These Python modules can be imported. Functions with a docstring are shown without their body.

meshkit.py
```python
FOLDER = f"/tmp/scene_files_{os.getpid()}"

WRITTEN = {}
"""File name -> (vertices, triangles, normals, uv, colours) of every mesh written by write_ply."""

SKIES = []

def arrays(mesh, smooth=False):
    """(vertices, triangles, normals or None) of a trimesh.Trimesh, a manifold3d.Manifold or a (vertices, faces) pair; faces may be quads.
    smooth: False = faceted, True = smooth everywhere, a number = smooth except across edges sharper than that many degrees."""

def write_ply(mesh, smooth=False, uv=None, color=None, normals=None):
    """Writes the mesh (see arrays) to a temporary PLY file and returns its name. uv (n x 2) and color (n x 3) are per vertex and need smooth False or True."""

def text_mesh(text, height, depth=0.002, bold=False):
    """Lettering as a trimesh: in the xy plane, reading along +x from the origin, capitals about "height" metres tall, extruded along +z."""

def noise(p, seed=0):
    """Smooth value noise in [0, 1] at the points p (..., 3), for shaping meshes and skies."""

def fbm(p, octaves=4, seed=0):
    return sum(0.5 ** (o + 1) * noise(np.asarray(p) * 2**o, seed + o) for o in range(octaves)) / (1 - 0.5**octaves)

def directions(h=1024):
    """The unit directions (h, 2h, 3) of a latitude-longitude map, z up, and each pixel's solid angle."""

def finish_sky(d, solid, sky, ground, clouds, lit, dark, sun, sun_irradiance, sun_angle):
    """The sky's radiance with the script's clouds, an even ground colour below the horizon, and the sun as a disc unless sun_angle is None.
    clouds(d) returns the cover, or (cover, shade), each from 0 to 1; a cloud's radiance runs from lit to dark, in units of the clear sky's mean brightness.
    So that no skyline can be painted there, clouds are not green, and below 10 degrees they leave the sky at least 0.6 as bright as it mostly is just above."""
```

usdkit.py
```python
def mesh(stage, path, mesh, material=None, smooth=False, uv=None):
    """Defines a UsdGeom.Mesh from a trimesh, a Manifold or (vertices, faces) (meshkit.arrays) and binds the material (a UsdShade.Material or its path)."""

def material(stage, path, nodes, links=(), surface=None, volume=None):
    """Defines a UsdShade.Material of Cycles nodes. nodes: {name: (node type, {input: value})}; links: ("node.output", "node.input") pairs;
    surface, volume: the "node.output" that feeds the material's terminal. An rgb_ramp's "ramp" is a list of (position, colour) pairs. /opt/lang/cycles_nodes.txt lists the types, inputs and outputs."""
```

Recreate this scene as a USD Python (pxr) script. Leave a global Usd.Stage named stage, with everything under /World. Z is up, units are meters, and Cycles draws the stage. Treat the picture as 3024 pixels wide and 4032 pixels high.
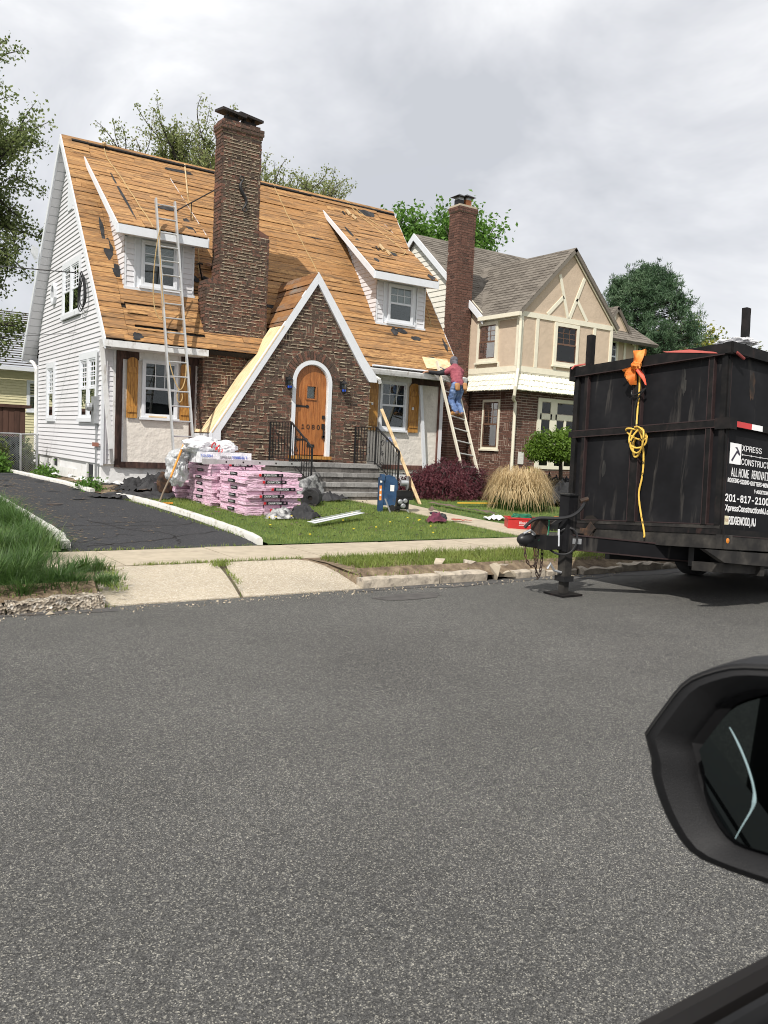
import math, random
import numpy as np
import trimesh, usdkit, meshkit, manifold3d
import shapely
from shapely.geometry import Polygon, box as sbox
from shapely.prepared import prep
from pxr import Usd, UsdGeom, UsdLux, UsdShade, Gf, Sdf, Vt

stage = Usd.Stage.CreateInMemory()
UsdGeom.SetStageUpAxis(stage, 'Z'); UsdGeom.SetStageMetersPerUnit(stage, 1.0)
UsdGeom.Xform.Define(stage, '/World'); UsdGeom.Scope.Define(stage, '/World/Looks')
rng = np.random.default_rng(7); random.seed(7)
PI = math.pi

# ---------------------------------------------------------------- camera, sky, sun, exposure
CAM = np.array([0, 0, 1.6])
yaw, pit, roll = 0.593017, 0.0806922, 0.0465992
fw = np.array([math.sin(yaw)*math.cos(pit), math.cos(yaw)*math.cos(pit), -math.sin(pit)])
r0 = np.array([math.cos(yaw), -math.sin(yaw), 0]); u0 = np.cross(r0, fw)
rt = math.cos(roll)*r0+math.sin(roll)*u0; up = np.cross(rt, fw)
cam = UsdGeom.Camera.Define(stage, '/World/camera')
cam.CreateHorizontalApertureAttr(36.0); cam.CreateVerticalApertureAttr(48.0)
cam.CreateFocalLengthAttr(3300/3024*36.0)
cam.CreateClippingRangeAttr(Gf.Vec2f(0.05, 2000)); cam.CreateFStopAttr(16.0); cam.CreateFocusDistanceAttr(17.0)
cam.CreateExposureAttr(0.33)
cam.AddTransformOp().Set(Gf.Matrix4d(*[float(x) for x in (*rt, 0, *up, 0, *(-fw), 0, *CAM, 1)]))

SUN = np.array([-0.56, -0.38, 0.74]); SUN /= np.linalg.norm(SUN)
SUN_I, SKY_S = 1.0, 0.099
sun = UsdLux.DistantLight.Define(stage, '/World/sun')
sun.CreateIntensityAttr(SUN_I); sun.CreateAngleAttr(0.8); sun.CreateNormalizeAttr(True); sun.CreateColorAttr(Gf.Vec3f(1, 0.95, 0.88))
zx = np.cross([0, 0, 1], SUN); zx /= np.linalg.norm(zx); zy = np.cross(SUN, zx)
sun.AddTransformOp().Set(Gf.Matrix4d(*[float(x) for x in (*zx, 0, *zy, 0, *SUN, 0, 0, 0, 50, 1)]))
dome = UsdLux.DomeLight.Define(stage, '/World/sky')
dome.GetPrim().SetCustomDataByKey('kind', 'structure')
skym = usdkit.material(stage, '/World/Looks/overcast_sky', {
    'sky': ('sky_texture', {'sky_type': 'single_scattering', 'sun_disc': False, 'sun_elevation': math.asin(SUN[2]), 'sun_rotation': math.atan2(SUN[0], SUN[1]), 'air_density': 1.0, 'aerosol_density': 2.0}),
    'tc': ('texture_coordinate', {}),
    'mp': ('mapping', {'scale': (1.0, 1.0, 1.7)}),
    'n1': ('noise_texture', {'scale': 2.3, 'detail': 8.0, 'roughness': 0.55, 'distortion': 0.55}),
    'r1': ('rgb_ramp', {'ramp': [(0.34, (5.2, 5.35, 5.7)), (0.45, (6.4, 6.5, 6.8)), (0.55, (7.7, 7.76, 7.95)), (0.65, (9.4, 9.4, 9.45))]}),
    'n2': ('noise_texture', {'scale': 1.3, 'detail': 2.0}),
    'r2': ('rgb_ramp', {'ramp': [(0.3, (0.99,)*3), (0.75, (0.9,)*3)]}),
    'mx': ('mix_color', {'fac': 0.95, 'use_clamp': False}),
    'bg': ('background_shader', {'strength': SKY_S})},
    [('tc.generated', 'mp.vector'), ('mp.vector', 'n1.vector'), ('tc.generated', 'n2.vector'), ('n1.fac', 'r1.fac'), ('n2.fac', 'r2.fac'),
     ('r2.color', 'mx.fac'), ('sky.color', 'mx.a'), ('r1.color', 'mx.b'), ('mx.result', 'bg.color')], surface='bg.background')
UsdShade.MaterialBindingAPI.Apply(dome.GetPrim()).Bind(skym)

# ---------------------------------------------------------------- helpers
used = {}
def nm(parent, name):
    k = parent+'/'+name
    n = used.get(k, -1)+1; used[k] = n
    return k if n == 0 else f'{k}_{n:03d}'
def ppath(p): return '/World' if p is None else (p if isinstance(p, str) else str(p.GetPath()))
def tag(o, label=None, cat=None, group=None, kind=None):
    p = o if isinstance(o, Usd.Prim) else o.GetPrim()
    for k, v in (('label', label), ('category', cat), ('group', group), ('kind', kind)):
        if v: p.SetCustomDataByKey(k, v)
    return p
def thing(name, label, cat, loc=(0, 0, 0), rz=0, group=None, kind=None, mat4=None):
    x = UsdGeom.Xform.Define(stage, nm('/World', name))
    if mat4 is not None: x.AddTransformOp().Set(mat4)
    else:
        x.AddTranslateOp().Set(Gf.Vec3d(*map(float, loc)))
        if rz: x.AddRotateZOp().Set(float(rz))
    return tag(x, label, cat, group, kind)
def grp(name, parent):                      # a part that only holds its pieces
    return UsdGeom.Xform.Define(stage, nm(ppath(parent), name)).GetPrim()
def dup(root, label, loc, rz=0, group=None):
    was = root.GetCustomData(); base = str(root.GetName())
    while base[-4:-3] == '_' and base[-3:].isdigit(): base = base[:-4]
    r = thing(base, label, was['category'], loc, rz, group or was.get('group'))
    r.GetReferences().AddInternalReference(root.GetPath()); r.SetInstanceable(True)
    return r
trng = np.random.default_rng(99)
def put(name, V, F, mat, parent=None, smooth=False, label=None, kind=None, tone=None):
    path = nm(ppath(parent), name)
    V = np.asarray(V, np.float32); F = np.asarray(F, np.int32)
    if smooth is not False:
        m = usdkit.mesh(stage, path, (V, F), mat, smooth)
    else:
        m = UsdGeom.Mesh.Define(stage, path)
        m.CreatePointsAttr(Vt.Vec3fArray.FromNumpy(V)); m.CreateFaceVertexCountsAttr(Vt.IntArray.FromNumpy(np.full(len(F), F.shape[1], np.int32)))
        m.CreateFaceVertexIndicesAttr(Vt.IntArray.FromNumpy(F.ravel())); m.CreateSubdivisionSchemeAttr('none')
        UsdShade.MaterialBindingAPI.Apply(m.GetPrim()).Bind(mat)
    tone = trng.random() if tone is None else tone
    if np.ndim(tone) == 0: UsdGeom.PrimvarsAPI(m).CreatePrimvar('tone', Sdf.ValueTypeNames.FloatArray, 'constant').Set(Vt.FloatArray([float(tone)]))
    elif smooth is False: UsdGeom.PrimvarsAPI(m).CreatePrimvar('tone', Sdf.ValueTypeNames.FloatArray, 'vertex').Set(Vt.FloatArray.FromNumpy(np.asarray(tone, np.float32)))
    p = m.GetPrim()
    if label: p.SetCustomDataByKey('label', label)
    if kind: p.SetCustomDataByKey('kind', kind)
    return p
BF = np.array([[0,2,1],[1,2,3],[4,5,6],[5,7,6],[0,1,4],[1,5,4],[2,6,3],[3,6,7],[0,4,2],[2,4,6],[1,3,5],[3,7,5]])
def fr(O, U, V, N=None):
    U, V = np.array(U, float), np.array(V, float)
    return np.array(O, float), U, V, (np.cross(U, V) if N is None else np.array(N, float))
WORLD = fr((0,0,0), (1,0,0), (0,1,0), (0,0,1))
def FRONT(y, x=0, z=0): return fr((x, y, z), (1,0,0), (0,0,1), (0,-1,0))     # a wall that faces the street
def SIDE(x, y=0, z=0): return fr((x, y, z), (0,1,0), (0,0,1), (-1,0,0))      # a wall that faces -x
class MB:
    def __init__(s): s.v, s.f, s.t, s.n = [], [], [], 0
    def add(s, v, f):
        v = np.asarray(v, float); f = np.asarray(f, int)
        s.v.append(v); s.f.append(f+s.n); s.t.append(np.full(len(v), trng.random())); s.n += len(v); return s
    def box(s, x0, x1, y0, y1, z0, z1): return s.add([(x, y, z) for z in (z0, z1) for y in (y0, y1) for x in (x0, x1)], BF)
    def fbox(s, F, a0, a1, b0, b1, c0, c1, jit=0):
        O, U, V, N = F
        v = np.array([O+U*a+V*b+N*c for c in (c0, c1) for b in (b0, b1) for a in (a0, a1)])
        if jit: v += rng.normal(0, jit, v.shape)
        return s.add(v, BF)
    def beam(s, p, q, w, h, upv=(0, 0, 1)):
        p, q = np.array(p, float), np.array(q, float); d = q-p; L = np.linalg.norm(d); d /= L
        a = np.cross(d, upv); 
        if np.linalg.norm(a) < 1e-6: a = np.cross(d, (1, 0, 0))
        a /= np.linalg.norm(a); b = np.cross(a, d)
        return s.fbox((p, d, a, b), 0, L, -w/2, w/2, -h/2, h/2)
    def tube(s, pts, r, k=6, cap=True):
        v, f = tube(pts, r, k, cap); return s.add(v, f)
    def poly(s, F, pts, c0, c1):
        pts = np.array(pts, float); g = pts if isinstance(pts, Polygon) else Polygon(pts)
        return s.spoly(F, g, c0, c1)
    def spoly(s, F, g, c0, c1):
        O, U, V, N = F
        for q in getattr(g, 'geoms', [g]):
            if q.geom_type != 'Polygon' or q.area < 1e-6: continue
            t = trimesh.creation.extrude_polygon(q, c1-c0, engine='earcut')
            a = t.vertices; s.add(O+a[:, :1]*U+a[:, 1:2]*V+(a[:, 2:]+c0)*N, t.faces)
        return s
    def lathe(s, c, prof, k=16, F=None):
        F = F or (np.array(c, float), WORLD[1], WORLD[2], WORLD[3]); O, U, V, N = F; O = np.array(c, float)
        an = np.linspace(0, 2*PI, k, endpoint=False); P = np.array(prof, float)
        v = np.concatenate([O+z*N+r*(np.cos(an)[:, None]*U+np.sin(an)[:, None]*V) for r, z in P])
        f = []
        for i in range(len(P)-1):
            for j in range(k):
                a, b = i*k+j, i*k+(j+1) % k
                f += [(a, b, b+k), (a, b+k, a+k)]
        return s.add(v, f)
    def ell(s, c, r, sub=2, noise=0, seed=0):
        t = trimesh.creation.icosphere(sub, 1.0); v = np.array(t.vertices)
        if noise: v = v*(1+noise*(meshkit.fbm(v*2.5+seed, 3)[:, None]*2-1))
        return s.add(v*np.array(r)+np.array(c), t.faces)
    def get(s): return np.concatenate(s.v), np.concatenate(s.f)
    def build(s, name, mat, parent=None, smooth=False, label=None, kind=None):
        v, f = s.get(); return put(name, v, f, mat, parent, smooth, label, kind, np.concatenate(s.t) if len(s.t) > 1 else None)
def tube(pts, r, k=6, cap=True):
    P = np.array(pts, float); n = len(P); R = np.full(n, r, float) if np.ndim(r) == 0 else np.array(r, float)
    T = np.gradient(P, axis=0); T /= np.linalg.norm(T, axis=1)[:, None]+1e-12
    a = np.cross(T[0], (0, 0, 1)); a = np.cross(T[0], (1, 0, 0)) if np.linalg.norm(a) < .1 else a
    a /= np.linalg.norm(a); v, f = [], []; an = np.linspace(0, 2*PI, k, endpoint=False)
    for i in range(n):
        a = a-T[i]*(a@T[i]); a /= np.linalg.norm(a); b = np.cross(T[i], a)
        v.append(P[i]+R[i]*(np.cos(an)[:, None]*a+np.sin(an)[:, None]*b))
        if i:
            for j in range(k):
                p, q = (i-1)*k+j, (i-1)*k+(j+1) % k; f += [(p, q, q+k), (p, q+k, p+k)]
    v = np.concatenate(v)
    if cap:
        m = len(v); v = np.vstack([v, P[0], P[-1]])
        f += [(m, (j+1) % k, j) for j in range(k)]+[(m+1, (n-1)*k+j, (n-1)*k+(j+1) % k) for j in range(k)]
    return v, np.array(f)
def spline(pts, m=8):
    P = np.array(pts, float); t = np.arange(len(P))
    from scipy.interpolate import CubicSpline
    return CubicSpline(t, P)(np.linspace(0, len(P)-1, (len(P)-1)*m+1))
def gz(y):                                   # ground level: road, verge and pavement, then the yard's rise
    y = np.asarray(y, float)
    return np.where(y < 7.75, 0, np.where(y < 10.5, .12, np.minimum(.12+.054*(y-10.5), .5)))
def G(x, y, dz=0): return np.array([x, y, float(gz(y))+dz])
def emit(pieces, name, parent, m1, mj, limit=300, stuff=None):
    """The pieces nearest the camera as parts of their own, the rest as one part."""
    pieces = sorted(pieces, key=lambda p: np.linalg.norm(np.mean(p[0], 0)-CAM))
    for v, f in pieces[:limit]: put(name, v, f, m1, parent)
    if len(pieces) > limit:
        b = MB()
        for v, f in pieces[limit:]: b.add(v, f)
        b.build(stuff or name+'work', mj, parent, kind='stuff')

# ---------------------------------------------------------------- materials
def mat(name, cols, scale=6, rough=.65, detail=4, bump=0, bscale=60, metal=0, stretch=(1, 1, 1), rnd=None, amt=.6, spec=.4, stain=None, trans=0, rot=(0, 0, 0), lo=.33, hi=.67, sheen=0, coat=0):
    """A principled material whose colour runs through cols with noise in the world and, for rnd 'object' or 'island', from piece to piece."""
    N = {'p': ('principled_bsdf', {'roughness': rough, 'metallic': metal, 'specular_ior_level': spec, 'sheen_weight': sheen, 'coat_weight': coat}),
         'g': ('geometry', {}), 'mp': ('mapping', {'scale': stretch, 'rotation': rot}),
         'n': ('noise_texture', {'scale': scale, 'detail': detail, 'roughness': .6}),
         'mr': ('map_range', {'from_min': lo, 'from_max': hi, 'clamp': True}),
         'r': ('rgb_ramp', {'ramp': [tuple(c) for c in cols]})}
    L = [('g.position', 'mp.vector'), ('mp.vector', 'n.vector'), ('n.fac', 'mr.value')]
    if rnd:
        src = 'at.fac'; N['at'] = ('attribute', {'attribute': 'tone'})
        N['mf'] = ('mix_float', {'fac': amt}); L += [('mr.result', 'mf.a'), (src, 'mf.b'), ('mf.result', 'r.fac')]
    else: L.append(('mr.result', 'r.fac'))
    col = 'r.color'
    if stain:                                  # (colour, scale, from, to, stretch)
        sc, ss, s0, s1, st = stain
        N['smp'] = ('mapping', {'scale': st, 'rotation': rot}); N['sn'] = ('noise_texture', {'scale': ss, 'detail': 5.0, 'roughness': .65})
        N['sr'] = ('map_range', {'from_min': s0, 'from_max': s1, 'clamp': True}); N['sc'] = ('color', {'value': sc}); N['sm'] = ('mix_color', {})
        L += [('g.position', 'smp.vector'), ('smp.vector', 'sn.vector'), ('sn.fac', 'sr.value'), ('sr.result', 'sm.fac'), (col, 'sm.a'), ('sc.color', 'sm.b')]
        N['sc'] = ('rgb_ramp', {'ramp': [sc, sc]}); col = 'sm.result'
    L.append((col, 'p.base_color'))
    if bump:
        N['bn'] = ('noise_texture', {'scale': bscale, 'detail': 4.0}); N['b'] = ('bump', {'strength': 1.0, 'distance': bump})
        L += [('mp.vector', 'bn.vector'), ('bn.fac', 'b.height'), ('b.normal', 'p.normal')]
    surf = 'p.BSDF'
    if trans:
        N['t'] = ('translucent_bsdf', {}) ; N['mc'] = ('mix_closure', {'fac': trans})
        L += [(col, 't.color'), ('p.BSDF', 'mc.closure1'), ('t.BSDF', 'mc.closure2')]; surf = 'mc.closure'
    return usdkit.material(stage, '/World/Looks/'+name, N, L, surface=surf)
def sh(c, d=.15): return [tuple(x*(1-d) for x in c), tuple(c), tuple(min(1, x*(1+d)) for x in c)]
W_ = (.78, .78, .80)
m_siding = mat('white_vinyl', sh((.63, .625, .645), .04), scale=.8, rough=.45, stain=((.5, .48, .45), 3, .62, .88, (1, 1, .3)))
m_white = mat('white_trim_paint', sh((.66, .68, .71), .03), rough=.4, stain=((.45, .44, .42), 5, .68, .92, (1, 1, 1)))
m_white_worn = mat('worn_white_paint', sh((.66, .66, .65), .06), rough=.6, stain=((.34, .3, .26), 9, .55, .75, (1, 1, .5)))
m_stucco = mat('cream_stucco', sh((.66, .62, .56), .06), scale=3, rough=.9, bump=.02, bscale=9, stain=((.36, .33, .3), 1.4, .62, .82, (1, 1, .6)))
m_found = mat('painted_foundation', sh((.66, .66, .66), .05), scale=2, rough=.8, bump=.006, bscale=12, stain=((.45, .42, .38), 4, .6, .8, (1, 1, .5)))
m_timber = mat('dark_brown_timber', [(.025, .014, .011), (.05, .026, .02), (.09, .05, .038)], scale=5, rough=.75, stretch=(4, 4, .8))
m_timber_red = mat('red_brown_timber', [(.07, .03, .024), (.12, .055, .042), (.17, .085, .068)], scale=5, rough=.75, stretch=(4, 4, .8))
m_shutter = mat('stained_pine_shutter', [(.12, .05, .012), (.33, .15, .03), (.46, .23, .05)], scale=7, rough=.45, stretch=(6, 6, .7), lo=.3, hi=.6)
BR = [(.019, .015, .013), (.045, .03, .023), (.082, .047, .034), (.068, .048, .036), (.125, .062, .044), (.17, .08, .055), (.052, .04, .032), (.108, .064, .046), (.025, .024, .026)]
m_brick1 = m_brickj = mat('dark_brick', BR, scale=14, rough=.85, rnd='island', amt=.72, bump=.006, bscale=45)
BR2 = [(.032, .021, .017), (.074, .038, .028), (.118, .056, .04), (.095, .048, .035), (.15, .076, .055), (.12, .058, .042), (.054, .033, .026)]
m_brickr1 = m_brickrj = mat('red_brick', BR2, scale=14, rough=.85, rnd='island', amt=.72, bump=.004, bscale=45)
m_mortar = mat('tan_mortar', sh((.41, .345, .25), .25), scale=9, rough=.95, bump=.015, bscale=30)
m_mortar2 = mat('pale_mortar', sh((.5, .43, .35), .15), scale=9, rough=.95, bump=.008, bscale=40)
WD = [(.13, .066, .028), (.29, .147, .054), (.38, .2, .076), (.25, .145, .07), (.35, .178, .068), (.47, .272, .112), (.2, .1, .042), (.38, .2, .08)]
stn = ((.03, .019, .012), 3.4, .53, .71, (.28, 2.6, 2.6))
m_board1 = m_boardj = mat('old_roof_board', WD, scale=9, rough=.8, rnd='island', amt=.62, stretch=(.5, 3, 3), stain=stn, bump=.004)
WG = [(.11, .05, .02), (.22, .1, .035), (.3, .15, .055)]
m_boardg = mat('porch_roof_board', WG, scale=6, rough=.85, rnd='object', amt=.5, stretch=(3, .6, 3), stain=((.2, .17, .14), 2.5, .5, .75, (2, .7, 1)))
m_ply = mat('fresh_plywood', [(.55, .38, .2), (.72, .55, .33), (.8, .64, .41)], scale=4, rough=.7, stretch=(1.5, 8, .6), stain=((.28, .17, .07), 16, .66, .74, (1, 1, .6)))
m_felt = mat('black_roofing_felt', [(.012, .012, .013), (.024, .024, .026), (.045, .045, .047)], scale=5, rough=.85, bump=.01, bscale=14)
m_dark = mat('dark_gap', sh((.011, .008, .006), .1), rough=.9)
m_black = mat('black_paint', sh((.012, .012, .013), .2), rough=.4)
m_iron = mat('black_wrought_iron', sh((.012, .012, .013), .3), rough=.45)
m_alu = mat('ladder_aluminium', sh((.5, .5, .49), .12), rough=.42, metal=.55, stain=((.75, .74, .7), 20, .6, .75, (1, 1, 1)))
m_aluo = mat('cream_ladder_rail', sh((.6, .56, .46), .1), rough=.5)
m_galv = mat('galvanised_steel', sh((.4, .41, .42), .15), rough=.45, metal=.7)
m_rope = mat('tan_rope', [(.24, .16, .07), (.4, .28, .13), (.48, .35, .18)], scale=60, rough=.9)
m_door = mat('varnished_oak_door', [(.2, .065, .017), (.35, .125, .035), (.42, .17, .05)], scale=5, rough=.4, stretch=(8, 8, .6), stain=((.24, .09, .028), 4, .5, .7, (2, 2, .5)))
m_paver = mat('grey_paver', [(.15, .145, .14), (.24, .235, .225), (.33, .32, .305)], scale=18, rough=.9, rnd='object', amt=.6, bump=.004)
m_paverd = mat('dark_paver', [(.07, .066, .06), (.125, .115, .105), (.17, .16, .145)], scale=12, rough=.9, rnd='object', amt=.5, bump=.004)
m_blind = mat('white_blinds', sh((.5, .5, .49), .05), rough=.6)
m_blindd = mat('screened_blinds', sh((.075, .075, .08), .1), rough=.7)
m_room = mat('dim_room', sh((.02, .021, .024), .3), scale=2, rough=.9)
m_curtain = mat('pale_curtain', sh((.38, .38, .38), .25), scale=14, rough=.9, stretch=(3, 3, .2))
def glass(name, tint, ior=1.5, rough=0.0):
    return usdkit.material(stage, '/World/Looks/'+name, {'t': ('transparent_bsdf', {'color': tint}), 'g': ('glossy_bsdf', {'color': (.9, .93, .95), 'roughness': rough}), 'f': ('fresnel', {'IOR': ior}), 'm': ('mix_closure', {})},
        [('f.fac', 'm.fac'), ('t.BSDF', 'm.closure1'), ('g.BSDF', 'm.closure2')], surface='m.closure')
m_pane = glass('window_glass', (.85, .88, .87), 1.5)
m_screen = glass('insect_screen', (.3, .3, .31), 1.25, .3)
m_film = usdkit.material(stage, '/World/Looks/clear_plastic_film', {'t': ('transparent_bsdf', {'color': (.9, .9, .91)}), 'd': ('principled_bsdf', {'base_color': (.82, .82, .84), 'roughness': .3, 'specular_ior_level': .9}), 'g': ('geometry', {}), 'n': ('noise_texture', {'scale': 9.0, 'detail': 4.0}), 'r': ('map_range', {'from_min': .35, 'from_max': .62, 'to_min': .55, 'to_max': .95, 'clamp': True}), 'm': ('mix_closure', {}), 'b': ('bump', {'distance': .03})},
    [('g.position', 'n.vector'), ('n.fac', 'r.value'), ('n.fac', 'b.height'), ('b.normal', 'd.normal'), ('r.result', 'm.fac'), ('t.BSDF', 'm.closure1'), ('d.BSDF', 'm.closure2')], surface='m.closure')
m_filmg = usdkit.material(stage, '/World/Looks/grey_plastic_film', {'t': ('transparent_bsdf', {'color': (.9, .9, .91)}), 'd': ('principled_bsdf', {'base_color': (.6, .62, .63), 'roughness': .3, 'specular_ior_level': .9}), 'g': ('geometry', {}), 'n': ('noise_texture', {'scale': 9.0, 'detail': 4.0}), 'r': ('map_range', {'from_min': .35, 'from_max': .62, 'to_min': .45, 'to_max': .85, 'clamp': True}), 'm': ('mix_closure', {}), 'b': ('bump', {'distance': .03})},
    [('g.position', 'n.vector'), ('n.fac', 'r.value'), ('n.fac', 'b.height'), ('b.normal', 'd.normal'), ('r.result', 'm.fac'), ('t.BSDF', 'm.closure1'), ('d.BSDF', 'm.closure2')], surface='m.closure')
# ---------------------------------------------------------------- ground, road, pavement, driveway
def asphalt(name, base, speck, scale, fleck, mid=1.0):
    N = {'g': ('geometry', {}), 'v': ('voronoi_texture', {'scale': scale}), 'v2': ('voronoi_texture', {'scale': scale*.37}), 'bw2': ('separate_color', {}), 'r3': ('rgb_ramp', {'ramp': [(0, (1-.26*mid,)*3), (.5, (1.0,)*3), (.95, (1+.2*mid,)*3), (1, (1+.6*mid,)*3)]}), 'm2': ('mix_color', {'blend_type': 'multiply', 'fac': 1.0, 'use_clamp': False}), 'bw': ('separate_color', {}), 'r': ('rgb_ramp', {'ramp': [(0, base[0]), (.45, base[1]), (.86, base[2]), (.95, speck), (1, speck)]}),
         'n': ('noise_texture', {'scale': .7, 'detail': 6.0, 'roughness': .6}), 'r2': ('rgb_ramp', {'ramp': [(.32, (.86,)*3), (.5, (1.0,)*3), (.68, (1.12,)*3)]}),
         'm': ('mix_color', {'blend_type': 'multiply', 'fac': 1.0}), 'p': ('principled_bsdf', {'roughness': .82, 'specular_ior_level': .35}), 'b': ('bump', {'distance': fleck})}
    return usdkit.material(stage, '/World/Looks/'+name, N, [('g.position', 'v.vector'), ('g.position', 'n.vector'), ('v.color', 'bw.color'), ('bw.r', 'r.fac'), ('n.fac', 'r2.fac'), ('r.color', 'm.a'), ('r2.color', 'm.b'), ('g.position', 'v2.vector'), ('v2.color', 'bw2.color'), ('bw2.g', 'r3.fac'), ('m.result', 'm2.a'), ('r3.color', 'm2.b'), ('m2.result', 'p.base_color'), ('v.distance', 'b.height'), ('b.normal', 'p.normal')], surface='p.BSDF')
m_road = asphalt('road_asphalt', [(.032, .032, .0315), (.068, .0675, .065), (.116, .114, .108)], (.31, .298, .255), 250, .003)
m_drive = asphalt('sealed_driveway', [(.016, .016, .018), (.026, .027, .03), (.04, .041, .045)], (.07, .069, .067), 110, .0007, .35)
m_conc = mat('pavement_concrete', sh((.4, .345, .26), .12), scale=5, rough=.9, bump=.003, bscale=70, stain=((.3, .25, .19), 4, .55, .8, (1, 1, 1)))
m_conca = asphalt('exposed_aggregate_concrete', [(.28, .235, .175), (.395, .34, .255), (.47, .415, .32)], (.62, .58, .51), 120, .002, .25)
m_kerb = mat('old_kerb_concrete', sh((.4, .35, .28), .2), scale=7, rough=.95, bump=.012, bscale=22, stain=((.16, .14, .12), 8, .52, .7, (1, 1, 1)))
m_kerbw = mat('whitewashed_kerb', sh((.6, .59, .55), .06), scale=5, rough=.85, bump=.006, bscale=30, stain=((.3, .27, .22), 7, .53, .72, (1, 1, 1)))
m_soil = mat('bare_soil', [(.09, .064, .042), (.17, .125, .08), (.26, .2, .13)], scale=7, rough=.95, bump=.02, bscale=40)
m_soilg = mat('yard_soil', [(.035, .05, .018), (.05, .075, .024), (.085, .085, .04)], scale=2.5, rough=.95, bump=.01)
def strip(ys, zs, x0, x1, nx=2):
    xs = np.linspace(x0, x1, nx); v, f = [], []
    for y, z in zip(ys, zs): v += [(x, y, z) for x in xs]
    for i in range(len(ys)-1):
        for j in range(nx-1): a = i*nx+j; f += [(a, a+1, a+nx+1), (a, a+nx+1, a+nx)]
    return np.array(v), np.array(f)
v, f = strip([-80, 7.6, 9.2, 9.24, 10.5, 17.5, 260], [-.03, -.03, -.03, .085, .085, .46, .46], -160, 260)
tag(put('ground', v, f, m_soilg), kind='structure')
v, f = strip([-7, 0, 7.74], [0, 0, 0], -120, 200)
road = tag(put('road', v, f, m_road), kind='structure')
def blob(cx, cy, rx, ry, n=40, seed=0, amp=.35):
    a = np.linspace(0, 2*PI, n, endpoint=False); q = np.stack([np.cos(a)*1.6, np.sin(a)*1.6, np.full(n, seed*3.7)], 1)
    r = 1+amp*(2*meshkit.fbm(q+9, 4)-1); return np.stack([cx+rx*r*np.cos(a), cy+ry*r*np.sin(a)], 1)
def flat(pts, zf):
    t = trimesh.creation.triangulate_polygon(Polygon(pts).buffer(0), engine='earcut'); v2, f2 = t
    return np.column_stack([v2, [zf(x, y) for x, y in v2]]), f2
m_oil = mat('oil_stain', [(.045, .043, .041), (.065, .062, .059), (.09, .086, .08)], scale=9, rough=.6)
put('oil_stain', *flat(blob(5.15, 7.12, .42, .16, seed=3, amp=.6), lambda x, y: .004), m_oil, road)
m_patch = mat('dark_gutter_asphalt', [(.045, .044, .043), (.07, .068, .066), (.1, .097, .092)], scale=30, rough=.85, stain=((.1, .07, .045), 5, .55, .8, (1, 2, 1)))
for k, (a, b, w) in enumerate(((-3, 2.2, .14), (4.8, 8.0, .13), (8, 19, .2))):
    xs = np.linspace(a, b, 60); lo = 7.6-w*(.4+1.2*meshkit.noise(np.stack([xs*2.3, xs*0+k, xs*0], 1)))
    put('gutter_grit', *flat(np.vstack([np.stack([xs, lo], 1), [(b, 7.7), (a, 7.7)]]), lambda x, y: .004), m_patch, road)
m_tar = mat('asphalt_seam', sh((.05, .049, .048), .2), rough=.8)
xs = np.linspace(-8, 25, 120); wob = .03*meshkit.noise(np.stack([xs*.8, xs*0, xs*0], 1))
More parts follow.
